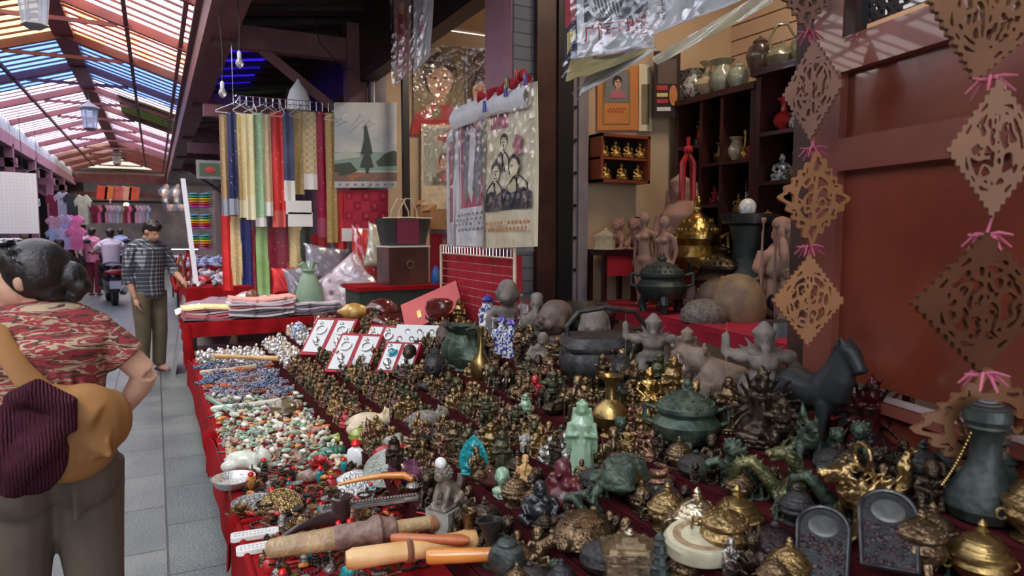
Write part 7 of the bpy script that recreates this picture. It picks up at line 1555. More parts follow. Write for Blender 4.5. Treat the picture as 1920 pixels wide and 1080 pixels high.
# region in picture: (test, [(kind, height m, foot ratio, materials, label, category, group, weight, lying)])
def Z(kd, h, ft, ms, lb, ct, gp, w=1, var=.2): return (kd, h, ft, ms, lb, ct, gp, w, var)
far_silver = [Z('buddha', .11, .36, [M_silverw], 'small white-silver seated figure at the far left end of the near stall', 'figurine', 'white-silver figures at the far end', 4), Z('bust', .1, .33, [M_silverw], 'small white-silver bust at the far left end of the near stall', 'figurine', 'white-silver busts at the far end', 3),
              Z('lump', .05, .8, [M_silverw], 'white-silver recumbent animal at the far left end of the near stall', 'figurine', 'white-silver animals at the far end', 2), Z('sage', .1, .22, [M_ivory], 'ivory standing figure at the far left end of the near stall', 'figurine', 'ivory figures at the far end', .7)]
beadz = [Z('necklace', .07, .9, [M_graybead], 'lilac-grey bead necklace heaped near the far cloth edge', 'necklace', 'lilac-grey necklaces', 4), Z('necklace', .07, .8, [M_bluebead], 'steel-blue bead necklace heaped near the far cloth edge', 'necklace', 'steel-blue necklaces', 1.2),
         Z('bracelet', .045, .9, [M_graybead], 'lilac-grey bead bracelet among the necklaces', 'bracelet', 'lilac-grey bracelets', 2), Z('bracelet', .045, .9, [M_brbead, M_orange], 'brown or orange bead bracelet among the necklaces', 'bracelet', 'brown bracelets', 1)]
jadez = [Z('chunk', .045, .6, [M_bonew, M_jade], 'small white or pale green jade carving on the trinket side', 'carving', 'small jade carvings', 3), Z('pebble', .05, .55, [M_jade, M_bonew], 'smooth pale jade pebble on the trinket side', 'pebble', 'jade pebbles', 2), Z('pebble', .045, .55, [M_amber, M_orange], 'smooth orange or amber pebble on the trinket side', 'pebble', 'amber pebbles', .8),
         Z('pendant', .04, .6, [M_jade, M_paleg], 'oval pale green pendant on the trinket side', 'pendant', 'green pendants', 2), Z('lump', .035, .9, [M_ivory, M_clay], 'small cream carved animal on the trinket side', 'carving', 'cream animal carvings', 2), Z('stick', .055, .35, [M_ivory, M_paleg], 'slim pale carved stick on the trinket side', 'stick', 'pale sticks', 1.4),
         Z('bracelet', .032, .9, [M_jaded, M_jade], 'green bead bracelet on the trinket side', 'bracelet', 'green bracelets', 1), Z('chunk', .04, .6, [M_cora, M_purple], 'small coral red or purple carving on the trinket side', 'carving', 'coral and purple carvings', .8), Z('monkey', .06, .35, [M_bonew, M_ivory, M_paleg], 'small pale seated figure on the trinket side', 'figurine', 'pale seated figures', 1.4), Z('stick', .05, .35, [M_stone, M_brbead], 'slim dark grey-brown carved stick on the trinket side', 'stick', 'dark sticks', 1.2)]
oddz = [Z('disc', .022, 1.0, [M_silver, bz[4]], 'small tarnished round amulet at the front left of the stall', 'amulet', 'round amulets', 1), Z('bracelet', .036, .9, [bz[0], M_dkwood], 'dark bead bracelet at the front left of the stall', 'bracelet', 'dark bracelets', 3), Z('flower', .03, .7, [bz[1], bz[4]], 'little brassy blossom at the front left of the stall', 'ornament', 'brassy blossoms', 1.6),
        Z('pendant', .045, .6, [M_silver, M_iron], 'tarnished oval locket at the front left of the stall', 'locket', 'oval lockets', 1.6), Z('smallbottle', .07, .35, [M_teal, M_cora, M_amber], 'small coloured snuff bottle at the front left of the stall', 'bottle', 'coloured snuff bottles', .8), Z('stick', .05, .35, [M_brbead, M_cora], 'small red-brown stick at the front left of the stall', 'stick', 'red-brown sticks', 1.2),
        Z('chunk', .035, .6, [M_cora, M_orange, M_amber], 'small red or orange stone at the front left of the stall', 'stone', 'red and orange stones', 1.4), Z('bellsmall', .06, .4, [bz[5], bz[1]], 'tiny metal hand bell at the front left of the stall', 'bell', 'hand bells', 1), Z('coil', .045, .5, [bz[0]], 'tiny dark coiled charm at the front left of the stall', 'charm', 'coiled charms', 1)]
bcol = [bz[0], bz[1], bz[1], bz[2], bz[6], bz[4]]
tiny = [Z('laughing', .085, .33, bcol, 'tiny bronze laughing buddha in the packed middle rows', 'figurine', 'tiny laughing buddhas', 3), Z('monkey', .08, .32, bcol, 'tiny bronze crouching figure in the packed middle rows', 'figurine', 'tiny crouching figures', 3), Z('buddha', .1, .34, bcol, 'tiny bronze seated buddha in the packed middle rows', 'figurine', 'tiny seated buddhas', 3),
        Z('lion', .085, .36, bcol, 'tiny bronze lion in the packed middle rows', 'figurine', 'tiny lions', 2), Z('general', .12, .25, bcol, 'tiny bronze warrior in the packed middle rows', 'figurine', 'tiny warriors', 2), Z('elephant', .075, .45, bcol, 'tiny bronze elephant in the packed middle rows', 'figurine', 'tiny elephants', 1), Z('toad', .05, .6, [bz[0], bz[2]], 'tiny bronze toad in the packed middle rows', 'figurine', 'tiny toads', .7),
        Z('sage', .11, .22, bcol, 'tiny bronze bearded old man in the packed middle rows', 'figurine', 'tiny old men', 1.5), Z('buddha', .09, .34, [M_cora, M_dkwood], 'tiny red seated buddha in the packed middle rows', 'figurine', 'tiny red buddhas', .5)]
mid = [Z('guanyin', .17, .22, [bz[0], bz[1], bz[4], bz[2]], 'medium bronze standing goddess on the stepped rows', 'figurine', 'medium goddesses', 3), Z('buddha', .14, .34, [bz[0], bz[1], bz[4]], 'medium bronze seated buddha on the stepped rows', 'figurine', 'medium seated buddhas', 3), Z('manyarm', .16, .32, [bz[0], bz[1]], 'medium bronze many-armed deity on the stepped rows', 'figurine', 'medium many-armed deities', 2.5),
       Z('general', .16, .25, [bz[0], bz[1], bz[2], bz[6]], 'medium bronze warrior on the stepped rows', 'figurine', 'medium warriors', 3), Z('dragon', .12, .35, [bz[0], bz[3]], 'medium bronze dragon on the stepped rows', 'figurine', 'medium dragons', 1), Z('sage', .15, .22, [bz[1], bz[2], bz[4]], 'medium bronze bearded old man on the stepped rows', 'figurine', 'medium old men', 1.5), Z('bell', .1, .35, [bz[1], bz[0]], 'small bronze lidded burner on the stepped rows', 'incense burner', 'small burners', 1),
       Z('lion', .11, .36, [bz[0], bz[3]], 'medium bronze lion on the stepped rows', 'figurine', 'medium lions', 1.5), Z('laughing', .11, .35, [bz[1], bz[0], M_dkwood], 'medium laughing buddha on the stepped rows', 'figurine', 'medium laughing buddhas', 1.5)]
front = [Z('bell', .1, .36, [bz[0], bz[1], M_iron], 'dark little burner between the large pieces in front', 'incense burner', 'dark little burners', 2), Z('lion', .1, .36, [bz[0], bz[3]], 'dark little lion between the large pieces in front', 'figurine', 'dark little lions', 2), Z('monkey', .09, .32, [bz[0], bz[1]], 'dark crouching figure between the large pieces in front', 'figurine', 'dark crouching figures', 2), Z('squat', .07, .5, [M_iron, bz[1]], 'dark lidded bowl between the large pieces in front', 'bowl', 'dark lidded bowls', 1.5), Z('dragon', .12, .35, [bz[0], bz[3]], 'dark small dragon between the large pieces in front', 'figurine', 'dark small dragons', 1)]
def region(x, y):
    if y < 686 and x < 600: return far_silver
    if y < 752 and x < 545: return beadz
    edge = 560 + (y - 740) * 1.15
    if y < 935:
        if x < min(edge, 760): return jadez if y < 885 else oddz
        if x > 1300 and y > 820: return front
        if x < 960 + (y - 700) * .6 and y < 860: return tiny
        return mid if y < 915 or x < 900 else front
    if x < 800: return oddz
    return front
cnt = {}
LM = [(x, y, n) for x, y, n in [(find(k).location.x, find(k).location.y, n) for k, n in (('kettle', 'iron kettle'), ('roaring clay', 'roaring beast'), ('horse', 'horse statue'), ('black and red many', 'red many-armed deity'), ('left of two bald', 'bald child busts'), ('gold seated buddha', 'gold buddha'), ('golden goddess', 'golden goddess'), ('jade standing', 'jade goddess'),
      ('brass vase with', 'brass vase'), ('large green bronze', 'green burner'), ('olive green dragon', 'arched dragon'), ('gilded mythical', 'gilded beast'), ('swirled round', 'swirled jar'), ('brown openwork incense', 'openwork burner'), ('money toad', 'money toad'), ('coiled snake', 'coiled snake'), ('studded', 'studded turtle'), ('dark maroon laughing', 'maroon laughing man'),
      ('black polished', 'black monk'), ('bearded old man', 'amber old man'), ('teal glazed', 'teal plaque'), ('light green jade', 'jade bust'), ('square jade seal', 'jade seal'), ('rectangular brass', 'brass casket'), ('fourth of the domed', 'domed burners'), ('middle of a green', 'green vases'), ('porcelain figures in blue caps', 'porcelain figures'), ('dark curly-haired bust', 'curly-haired bust'),
      ('turquoise glazed', 'turquoise lion'), ('red stopper', 'white snuff bottle'), ('recumbent beast near', 'white jade beast'), ('large ivory', 'ivory beast'), ('double gourd', 'khaki gourd'), ('silver disc', 'silver disc'), ('purple-brown', 'purple box'), ('sun-ray', 'sun-ray medallion'), ('little silver ornate', 'silver teapot'), ('silver laughing', 'silver laughing buddha'), ('oval ink', 'oval ink dish'), ('red cloth edge', 'small silver bowl'))]]
LM += [(OX, OY, n) for OX, OY, n in ((.45, 6.3, 'far stall end'), (.75, 6.3, 'far stall end'), (1.5, 5.6, 'lacquered gourds'), (1.4, 5.1, 'jewelry boxes'), (.35, 5.2, 'far cloth edge'))]
CN2 = {}
for m_, n_ in ((bz[0], 'dark bronze'), (bz[1], 'brown bronze'), (bz[2], 'olive bronze'), (bz[3], 'green bronze'), (bz[4], 'golden bronze'), (bz[5], 'silvery'), (bz[6], 'copper'), (M_iron, 'iron-grey'), (M_dkwood, 'dark maroon'), (M_cora, 'red'), (M_bonew, 'white'), (M_jade, 'pale green'), (M_jaded, 'deep green'), (M_ivory, 'cream'), (M_amber, 'amber'), (M_orange, 'orange'), (M_teal, 'teal'), (M_silver, 'tarnished silver'),
               (M_silverw, 'white-silver'), (M_purple, 'purple'), (M_stone, 'grey'), (M_brbead, 'brown'), (M_graybead, 'lilac-grey'), (M_bluebead, 'steel-blue'), (M_paleg, 'pale grey'), (M_clay, 'pinkish')): CN2[m_.name] = n_
KN2 = dict(buddha='seated buddha', bust='bust', lump='carved animal', sage='old man', necklace='bead necklace', bracelet='bead bracelet', chunk='stone carving', pebble='pebble', pendant='oval pendant', stick='carved stick', monkey='crouching figure', disc='round amulet', flower='metal blossom', smallbottle='snuff bottle', bellsmall='hand bell', coil='coiled charm', laughing='laughing buddha',
           lion='lion', general='warrior', elephant='elephant', toad='toad', guanyin='standing goddess', manyarm='many-armed deity', dragon='dragon', bell='lidded burner', squat='lidded bowl')
def scatter(y0, y1, n, seed, up=0, sh=1):
    r = random.Random(seed); occ2 = []
    for _ in range(n):
        x = r.uniform(.29 if sh == 1 else .9, .84 if up else 1.95); y = r.uniform(y0, y1); i = tread(x); z = TX[i][2]
        px, py = pix((x, y, z))
        if not (325 < px < 1960 and 610 < py < 1120): continue
        L = region(px, py); tot = sum(q[7] for q in L); t = r.uniform(0, tot)
        if up and L not in (beadz, jadez, oddz, far_silver): continue
        for q in L:
            t -= q[7]
            if t <= 0: break
        kd, h, ft, ms, lb, ct, gp, w, var = q
        if cnt.get(gp, 0) >= 210: continue
        if up and ft < .5: continue
        if sh < 1 and L not in (mid, front): continue
        sz = 1.12 if L is tiny else (1.25 if L is mid and px > 950 else (1.25 if L is front else 1))
        hh = h * r.uniform(1 - var, 1 + var) * sz * sh; rr = hh * ft
        if up:
            if any((a - x) ** 2 + (b - y) ** 2 < ((q_ + rr) * 1.0) ** 2 for a, b, q_ in occ2) or any(abs(a - x) < .2 and (a - x) ** 2 + (b - y) ** 2 < (q_ + rr * .5) ** 2 for a, b, q_ in BIG): continue
            occ2.append((x, y, rr))
        else:
            if not free(x, y, rr): continue
            if x - rr < .27 or (i and x - rr * .8 < TX[i][0]) or (i < 5 and x + rr * .8 > TX[i][1]) or y > TY1 - .03: continue
            OCC.append((x, y, rr))
        cnt[gp] = cnt.get(gp, 0) + 1
        rz = FACE + r.uniform(-.6, .6) if L in (tiny, mid, front, far_silver) else r.uniform(0, 6.28)
        m = r.choice(ms); D = sorted((math.hypot(x - a, y - b), n_) for a, b, n_ in LM); nb = [D[0][1]] + [q[1] for q in D[1:] if q[1] != D[0][1]]
        size = 'tiny' if hh < .1 else ('small' if hh < .15 else 'mid-sized')
        lbl = '%s %s %s %s the %s, towards the %s' % (size, CN2[m.name], KN2[kd], 'beside' if D[0][0] < .12 else 'near', nb[0], nb[1])
        make(kd, (x, y, z + up), hh, rz, m, lbl, ct, gp)
BIG = [(a, b, q) for a, b, q in OCC if a < .95]
scatter(.9, 6.82, 60000, 5)
scatter(1.2, 6.8, 2500, 8, .03)
scatter(.9, 4.5, 9000, 12, 0, .62)
print('SCATTER', sum(cnt.values()))
# ------------------------------------------------------------ people
def shirt_mat(name, a, b, c):
    if name in MC: return MC[name]
    m = bpy.data.materials.new(name); m.use_nodes = True; MC[name] = m; n = m.node_tree.nodes; l = m.node_tree.links; p = n['Principled BSDF']; p.inputs['Roughness'].default_value = .85
    t = n.new('ShaderNodeTexCoord'); mp = n.new('ShaderNodeMapping'); mp.inputs['Scale'].default_value = (1, 1, 5.5); z = n.new('ShaderNodeTexNoise'); z.inputs['Scale'].default_value = 7; z.inputs['Detail'].default_value = 4; z.inputs['Distortion'].default_value = .6
    r = n.new('ShaderNodeValToRGB'); r.color_ramp.interpolation = 'CONSTANT'; e = r.color_ramp.elements; e[0].position = 0; e[0].color = (*b, 1); e[1].position = .66; e[1].color = (*b, 1)
    for q, col in ((.38, a), (.45, b), (.49, c), (.53, a), (.6, c)): x = e.new(q); x.color = (*col, 1)
    l.new(t.outputs['Object'], mp.inputs[0]); l.new(mp.outputs[0], z.inputs['Vector']); l.new(z.outputs['Fac'], r.inputs[0]); l.new(r.outputs[0], p.inputs['Base Color']); return m
def finger_hand(b, wrist, tip_dir, palm_n, L=.17, curl=.5):
    w = Vector(wrist); d = Vector(tip_dir).normalized(); n = Vector(palm_n).normalized(); s = d.cross(n).normalized()
    b.tube([w, w + d * L * .22, w + d * L * .5], [.024, .034, .036], 10, flat=.6); b.ball(w + d * L * .32, (.034, .034, .026))
    for i in range(4):
        o = w + d * L * .46 + s * (i - 1.5) * .019; ln = L * (.46, .52, .49, .38)[i]; a = o + d * ln * .45 + n * ln * .12 * curl; c = a + d * ln * .32 + n * ln * .3 * curl; e = c + d * ln * .15 + n * ln * .32 * curl
        b.tube([o, a, c, e], [.0095, .009, .008, .0065], 7)
    o = w + d * L * .14 - s * .028; b.tube([o, o - s * .028 + d * L * .16 + n * .01, o - s * .03 + d * L * .36 + n * .022], [.013, .0105, .008], 7)
# --- woman in the foreground, seen from behind, hand on hip, head turned to the left
wp = at_d(98, 900, 2.3); WP = Vector((wp.x, wp.y, 0)); wrz = math.atan2(-(WP.x), WP.y)
wm = thing('person', 'woman with tied dark hair in red and cream patterned shirt, hand on hip', 'person', WP, wrz)
b = MB()
b.tube([(0, .02, .80), (0, .02, .92), (0, .0, 1.02), (0, .01, 1.14), (0, .0, 1.24), (0, -.0, 1.3)], [.15, .17, .135, .145, .16, .1], 16, flat=.72)
b.tube([(-.17, 0, 1.26), (0, 0, 1.29), (.15, 0, 1.26)], [.06, .075, .06], 12); b.tube([(0, .0, 1.27), (-.01, .02, 1.34), (-.02, .03, 1.4)], [.07, .052, .052], 12)
# head turned left: skull, jaw, face features towards -x (slightly away)
hc = Vector((-.035, .03, 1.455)); fd = Vector((-.94, .34, 0)).normalized(); sd_ = Vector((-fd.y, fd.x, 0)); 
b.ball(hc + fd * -.015 + Vector((0, 0, .015)), (.088, .088, .098), None, 18, 14); b.ball(hc + fd * .025 - Vector((0, 0, .03)), (.068, .064, .078), None, 16, 12); b.ball(hc + fd * .055 - Vector((0, 0, .082)), (.034, .034, .026)); b.ball(hc + fd * .045 + Vector((0, 0, .0)), (.05, .055, .05))
b.tube([hc + fd * .09 + Vector((0, 0, .012)), hc + fd * .113 - Vector((0, 0, .024)), hc + fd * .092 - Vector((0, 0, .034))], [.011, .014, .01], 8)
b.ball(hc + fd * .094 - Vector((0, 0, .054)), (.016, .02, .008)); b.ball(hc + fd * .092 - Vector((0, 0, .064)), (.015, .018, .008))
for s in (-1, 1):
    b.ball(hc + fd * .082 + sd_ * s * .032 + Vector((0, 0, .01)), (.014, .016, .01)); e = hc + fd * -.005 + sd_ * s * .08 - Vector((0, 0, .01)); b.ball(e, (.018, .016, .034)); b.ball(e + sd_ * s * .006 - fd * .008 + Vector((0, 0, .01)), (.012, .012, .02))
# right arm akimbo
b.tube([(.16, 0, 1.255), (.215, -.01, 1.19), (.285, -.01, 1.11)], [.052, .048, .043], 12); b.tube([(.285, -.01, 1.11), (.27, .02, 1.06), (.21, .06, .965)], [.043, .042, .029], 12); finger_hand(b, (.21, .06, .965), (-.75, .4, -.35), (-.3, .2, -.9), .16, .6)
# left arm hanging, forearm forward
b.tube([(-.175, 0, 1.255), (-.2, -.02, 1.12), (-.205, -.03, 1.0)], [.052, .047, .041], 12); b.tube([(-.205, -.03, 1.0), (-.2, -.03, .88), (-.17, .0, .77)], [.041, .038, .027], 12); finger_hand(b, (-.17, .0, .77), (.1, .15, -.95), (.95, .1, .1), .16, .7)
# legs and feet
for s in (-1, 1): b.tube([(s * .085, .02, .84), (s * .1, .03, .5), (s * .11, .0, .1), (s * .11, .0, .05)], [.09, .06, .045, .045], 12); b.ball((s * .11, .06, .04), (.045, .11, .04))
obj('body', fuse(b, .0075, 3), M_skin, wm)
sh = MB(); sh.tube([(0, .02, .86), (0, .015, .93), (0, .0, 1.02), (0, .005, 1.14), (0, .0, 1.24), (0, 0, 1.285)], [.185, .18, .16, .175, .195, .13], 20, flat=.74); sh.tube([(-.18, 0, 1.25), (-.09, 0, 1.285), (0, -.005, 1.295), (.08, 0, 1.285), (.16, 0, 1.25)], [.075, .085, .092, .085, .075], 14)
sh.tube([(.15, 0, 1.25), (.2, -.005, 1.205), (.235, -.01, 1.165)], [.07, .068, .066], 14); sh.tube([(-.165, 0, 1.25), (-.195, -.015, 1.16), (-.203, -.022, 1.10)], [.07, .068, .066], 14)
for i in range(6): sh.tube([(-.1 + i * .04, -.125, 1.22 - .02 * i), (-.05 + i * .03, -.125, 1.12 - .03 * i)], .012, 6)
obj('shirt', fuse(sh, .009, 3), shirt_mat('red_cream_print', (.27, .03, .035), (.08, .025, .02), (.42, .31, .2)), wm)
obj('sleeve_trim', MB().ring((-.204, -.022, 1.095), .068, .008, rotX(90), 24, 8), M_ivory, wm); obj('neck_trim', MB().ring((0, .0, 1.325), .075, .008, rotX(80), 24, 8), MC['red_cream_print'], wm)
tr = MB(); tr.tube([(0, .02, .95), (0, .02, .88), (0, .01, .8)], [.165, .188, .2], 18, flat=.78); tr.ball((-.08, -.06, .8), (.11, .1, .12)); tr.ball((.09, -.06, .8), (.11, .1, .12))
for s in (-1, 1): tr.tube([(s * .09, .01, .82), (s * .1, .01, .6), (s * .11, .02, .4), (s * .115, .0, .1), (s * .115, .0, .06)], [.125, .105, .088, .08, .08], 14)
for i in range(7): tr.tube([(.1 + .012 * i, -.15 + .02 * i, .86 - .015 * i), (.05, -.16, .8 - .02 * i)], .01, 6)
obj('trousers', fuse(tr, .01, 3), mat('brown_cotton', (.085, .06, .045), (.11, .08, .06), .8, scale=5, bump=.1), wm)
hr = MB(); hr.ball(hc + fd * -.028 + Vector((0, 0, .022)), (.1, .1, .104), None, 20, 16); hr.ball(hc + fd * .03 + Vector((0, 0, .058)), (.078, .082, .055), None, 16, 12); hr.ball(hc + fd * -.06 - Vector((0, 0, .035)), (.065, .07, .06))
hr.ball(hc + fd * -.125 + Vector((0, 0, -.0)), (.048, .05, .05)); hr.ball(hc + fd * -.15 + Vector((0, 0, -.03)), (.035, .04, .035)); hr.ball(hc + fd * -.13 - Vector((0, 0, .06)), (.03, .03, .028))
for i in range(16):
    a = i * .5; o = hc + fd * -.125 + Vector((0, 0, -.02)); q = o + Vector((math.cos(a) * .03, math.sin(a * 1.7) * .03, math.sin(a) * .035)); hr.tube([o, q, q + Vector((math.cos(a) * .02, 0, -.02))], [.012, .008, .003], 6)
for i in range(14):
    a = -.9 + i * .13; hr.tube([hc + fd * (.075 - .01 * abs(a)) + sd_ * a * .07 + Vector((0, 0, .07)), hc + sd_ * a * .1 + Vector((0, 0, .09)), hc + fd * -.1 + sd_ * a * .05 + Vector((0, 0, .02))], [.006, .01, .006], 6)
obj('hair', fuse(hr, .006, 1), M_hair, wm)
g = MB(); 
for s in (-1, 1):
    c_ = hc + fd * .045 + sd_ * s * .036 + Vector((0, 0, .112)); g.ball(c_, (.028, .028, .014), None, 12, 8)
    g.tube([c_, hc + sd_ * s * .098 + Vector((0, 0, .06)), hc + sd_ * s * .092 + fd * -.04 + Vector((0, 0, .03))], .0035, 6)
obj('sunglasses', g, mat('dark_glasses', (.01, .01, .012), rough=.05, coat=1), wm)
obj('bracelet', MB().ring((-.173, .0, .785), .034, .006, rotX(90), 20, 6), M_dkwood, wm)
# shoulder bag
WM = Matrix.Translation(WP) @ Matrix.Rotation(wrz, 4, 'Z')
bgo = thing('shoulder_bag', 'slouchy tan shoulder bag slung across the back of the foreground woman', 'bag', WM @ Vector((.06, -.17, .95)), wrz); o = Vector((.06, -.17, .95))
b = MB(); b.ball(Vector((.09, -.19, 1.0)) - o, (.12, .075, .13), None, 18, 14); b.ball(Vector((.05, -.19, .92)) - o, (.13, .07, .1), None, 16, 12); b.tube([Vector((-.02, -.18, 1.11)) - o, Vector((.05, -.185, 1.06)) - o, Vector((.12, -.19, 1.02)) - o], [.045, .085, .09], 14, flat=.8); b.ball(Vector((.16, -.17, 1.0)) - o, (.07, .06, .1))
for i in range(6): b.tube([Vector((-.0 + .03 * i, -.25, 1.09 - .02 * i)) - o, Vector((.05 + .02 * i, -.262, 1.0 - .02 * i)) - o, Vector((.02 + .03 * i, -.255, .9)) - o], [.006, .012, .006], 6)
tanm = mat('tan_suede', (.3, .135, .035), (.24, .105, .028), .7, scale=4, bump=.25, bs=40)
obj('pouch', fuse(b, .009, 4), tanm, bgo)
obj('strap', MB().tube([Vector(q) - o for q in [(-.13, .02, 1.345), (-.13, -.05, 1.33), (-.11, -.12, 1.27), (-.07, -.155, 1.19), (-.02, -.18, 1.11), (.03, -.19, 1.07)]], [.03, .032, .034, .036, .045, .06], 12, flat=.3), tanm, bgo)
cg = thing('cardigan', 'dark maroon knitted cardigan draped over the tan bag', 'cardigan', WM @ Vector((-.08, -.25, .95)), wrz); o = Vector((-.08, -.25, .95)); b = MB()
b.tube([Vector(q) - o for q in [(-.09, -.21, 1.1), (-.03, -.27, 1.13), (.03, -.27, 1.08), (.03, -.28, 1.0)]], [.03, .045, .05, .04], 12); b.tube([Vector(q) - o for q in [(-.1, -.21, 1.08), (-.12, -.25, 1.0), (-.1, -.26, .93), (-.13, -.24, .86)]], [.04, .06, .06, .04], 12); b.tube([Vector(q) - o for q in [(.02, -.28, 1.04), (-.03, -.29, .97), (-.08, -.28, .92), (-.1, -.26, .84)]], [.045, .06, .055, .035], 12); b.ball(Vector((-.04, -.26, .95)) - o, (.09, .05, .13)); b.tube([Vector(q) - o for q in [(.03, -.29, 1.02), (-.01, -.315, .985), (-.06, -.31, .99), (-.09, -.29, .97)]], [.02, .03, .028, .02], 10)
knit = mat('maroon_knit', (.05, .012, .022), (.075, .02, .032), .95, scale=6, spec=.1); nn = knit.node_tree.nodes; wv = nn.new('ShaderNodeTexWave'); wv.inputs['Scale'].default_value = 34; wv.inputs['Distortion'].default_value = 3; bb_ = nn.new('ShaderNodeBump'); bb_.inputs['Strength'].default_value = .8; bb_.inputs['Distance'].default_value = .01
knit.node_tree.links.new([x for x in nn if x.type == 'TEX_COORD'][0].outputs['Object'], wv.inputs['Vector']); knit.node_tree.links.new(wv.outputs['Fac'], bb_.inputs['Height']); knit.node_tree.links.new(bb_.outputs[0], nn['Principled BSDF'].inputs['Normal'])
tag(cg, cg['label'], 'cardigan'); obj('knit', fuse(b, .007, 2), knit, cg)
# --- general standing figure for the others
def person(loc, rz, H_, lb, shirt, pants, pose='stand', skin=M_skin2, hairm=M_hair, arms=None, headturn=0, nod=0, sleeve=1):
    t = thing('person', lb, 'person', loc, rz, None, H_ / 1.7); b = MB()
    sit = pose == 'sit'; hz = .92 if not sit else .78
    b.tube([(0, 0, hz), (0, 0, hz + .12), (0, 0, hz + .35), (0, 0, hz + .48), (0, 0, hz + .54)], [.14, .13, .15, .15, .07], 14, flat=.7); b.tube([(0, 0, hz + .5), (0, -.015, hz + .62)], [.055, .05]); 
    hcn = Vector((0, -.03 - .05 * nod, hz + .69 - .02 * nod)); q = rotZ(headturn) @ rotX(20 * nod)
    hd = MB(); hd.ball((0, .01, .02), (.075, .09, .095), None, 16, 12); hd.ball((0, -.03, -.04), (.058, .06, .07)); hd.tube([(0, -.085, .01), (0, -.108, -.025), (0, -.088, -.03)], [.01, .013, .01]); hd.ball((0, -.085, -.055), (.022, .012, .01)); 
    for s in (-1, 1): hd.ball((s * .076, .0, -.005), (.012, .02, .03)); hd.ball((s * .03, -.08, .015), (.014, .01, .009))
    hd.v = [tuple(q @ Vector(v) + hcn) for v in hd.v]; b.add(hd.v, hd.f)
    A = arms or {-1: [(-.2, 0, hz + .47), (-.25, .0, hz + .2), (-.23, -.08, hz - .02)], 1: [(.2, 0, hz + .47), (.25, .0, hz + .2), (.23, -.08, hz - .02)]}
    for s in (-1, 1):
        p = [Vector(x) for x in A[s]]; b.tube([p[0], p[0].lerp(p[1], .5), p[1]], [.055, .048, .042]); b.tube([p[1], p[1].lerp(p[2], .4), p[2]], [.042, .04, .027]); finger_hand(b, p[2], p[2] - p[1], (-s * .8, -.5, -.2), .17, .6)
    lg = []
    for s in (-1, 1):
        L = [(s * .09, 0, hz), (s * .1, -.02, .48), (s * .1, .02, .08)] if not sit else [(s * .1, 0, hz), (s * .16, -.4, hz - .02), (s * .17, -.38, .3)]
        lg.append(L); b.tube(L, [.085, .055, .04]); f = Vector(L[2]); b.ball(f + Vector((0, -.06, -.04)), (.045, .12, .04))
    obj('body', fuse(b, .011, 3), skin, t)
    s_ = MB(); s_.tube([(0, 0, hz - .06), (0, 0, hz + .12), (0, 0, hz + .35), (0, 0, hz + .47), (0, 0, hz + .53)], [.175, .168, .185, .19, .12], 16, flat=.82); s_.tube([(-.19, 0, hz + .47), (-.08, 0, hz + .51), (0, 0, hz + .53), (.08, 0, hz + .51), (.19, 0, hz + .47)], [.07, .085, .085, .085, .07], 12)
    for s in (-1, 1):
        p = [Vector(x) for x in A[s]]; s_.tube([p[0], p[0].lerp(p[1], .6)], [.07, .068])
        if sleeve > 1: s_.tube([p[0].lerp(p[1], .5), p[1], p[1].lerp(p[2], .35)], [.066, .06, .056])
    obj('shirt', fuse(s_, .012, 3), shirt, t)
    tr = MB(); tr.tube([(0, 0, hz + .02), (0, 0, hz - .08)], [.165, .17], 14, flat=.78)
    for L in lg: tr.tube([Vector(x) for x in L], [.11, .082, .07], 12)
    obj('trousers', fuse(tr, .014, 3), pants, t)
    h = MB(); h.ball((0, .02, .045), (.085, .098, .085), None, 16, 12); h.ball((0, .055, -.0), (.075, .06, .07)); h.ball((0, -.04, .085), (.065, .05, .035))
    for i in range(30):
        a = i * 2.4; z = .25 + .75 * i / 30; r_ = math.sqrt(1 - z * z) * .085; h.cone((math.cos(a) * r_, .02 + math.sin(a) * r_, .05 + z * .07), (math.cos(a) * r_ * 1.15, .01 + math.sin(a) * r_ * 1.15, .065 + z * .08), .014)
    h.v = [tuple(q @ Vector(v) + hcn) for v in h.v]; obj('hair', fuse(h, .009, 1), hairm, t)
    for L in lg:
        f = Vector(L[2]); obj('shoe', MB().ball(f + Vector((0, -.055, -.055)), (.052, .135, .026)), M_dkwood, t)
    return t
# man in the checked shirt: body turned to the textiles on the right, head bowed
plaid = checks('grey_check_cotton', [(.03, .035, .045), (.12, .13, .15), (.42, .43, .42)], 22, 22, .85, .72)
mp_ = at_z(286, 702, 0); 
person((mp_.x, mp_.y, 0.02), -TH + R(62), 1.70, 'man in checked shirt and olive trousers, head bowed, reaching toward a stall', plaid, mat('olive_trousers', (.14, .105, .06), (.1, .075, .045), .8), arms={-1: [(-.2, 0, 1.39), (-.22, .04, 1.1), (-.2, -.05, .86)], 1: [(.2, 0, 1.39), (.23, -.12, 1.14), (.12, -.42, 1.04)]}, nod=1.3, headturn=8, sleeve=2)
white_s = mat('white_pink_cotton', (.72, .64, .68), (.66, .58, .62), .8); pinks = mat('pink_cotton', (.7, .25, .35), (.62, .2, .3), .8); blues = mat('light_blue_cotton', (.3, .38, .6), (.25, .33, .52), .8); blackc = mat('black_cotton', (.02, .02, .022), (.035, .03, .035), .8)
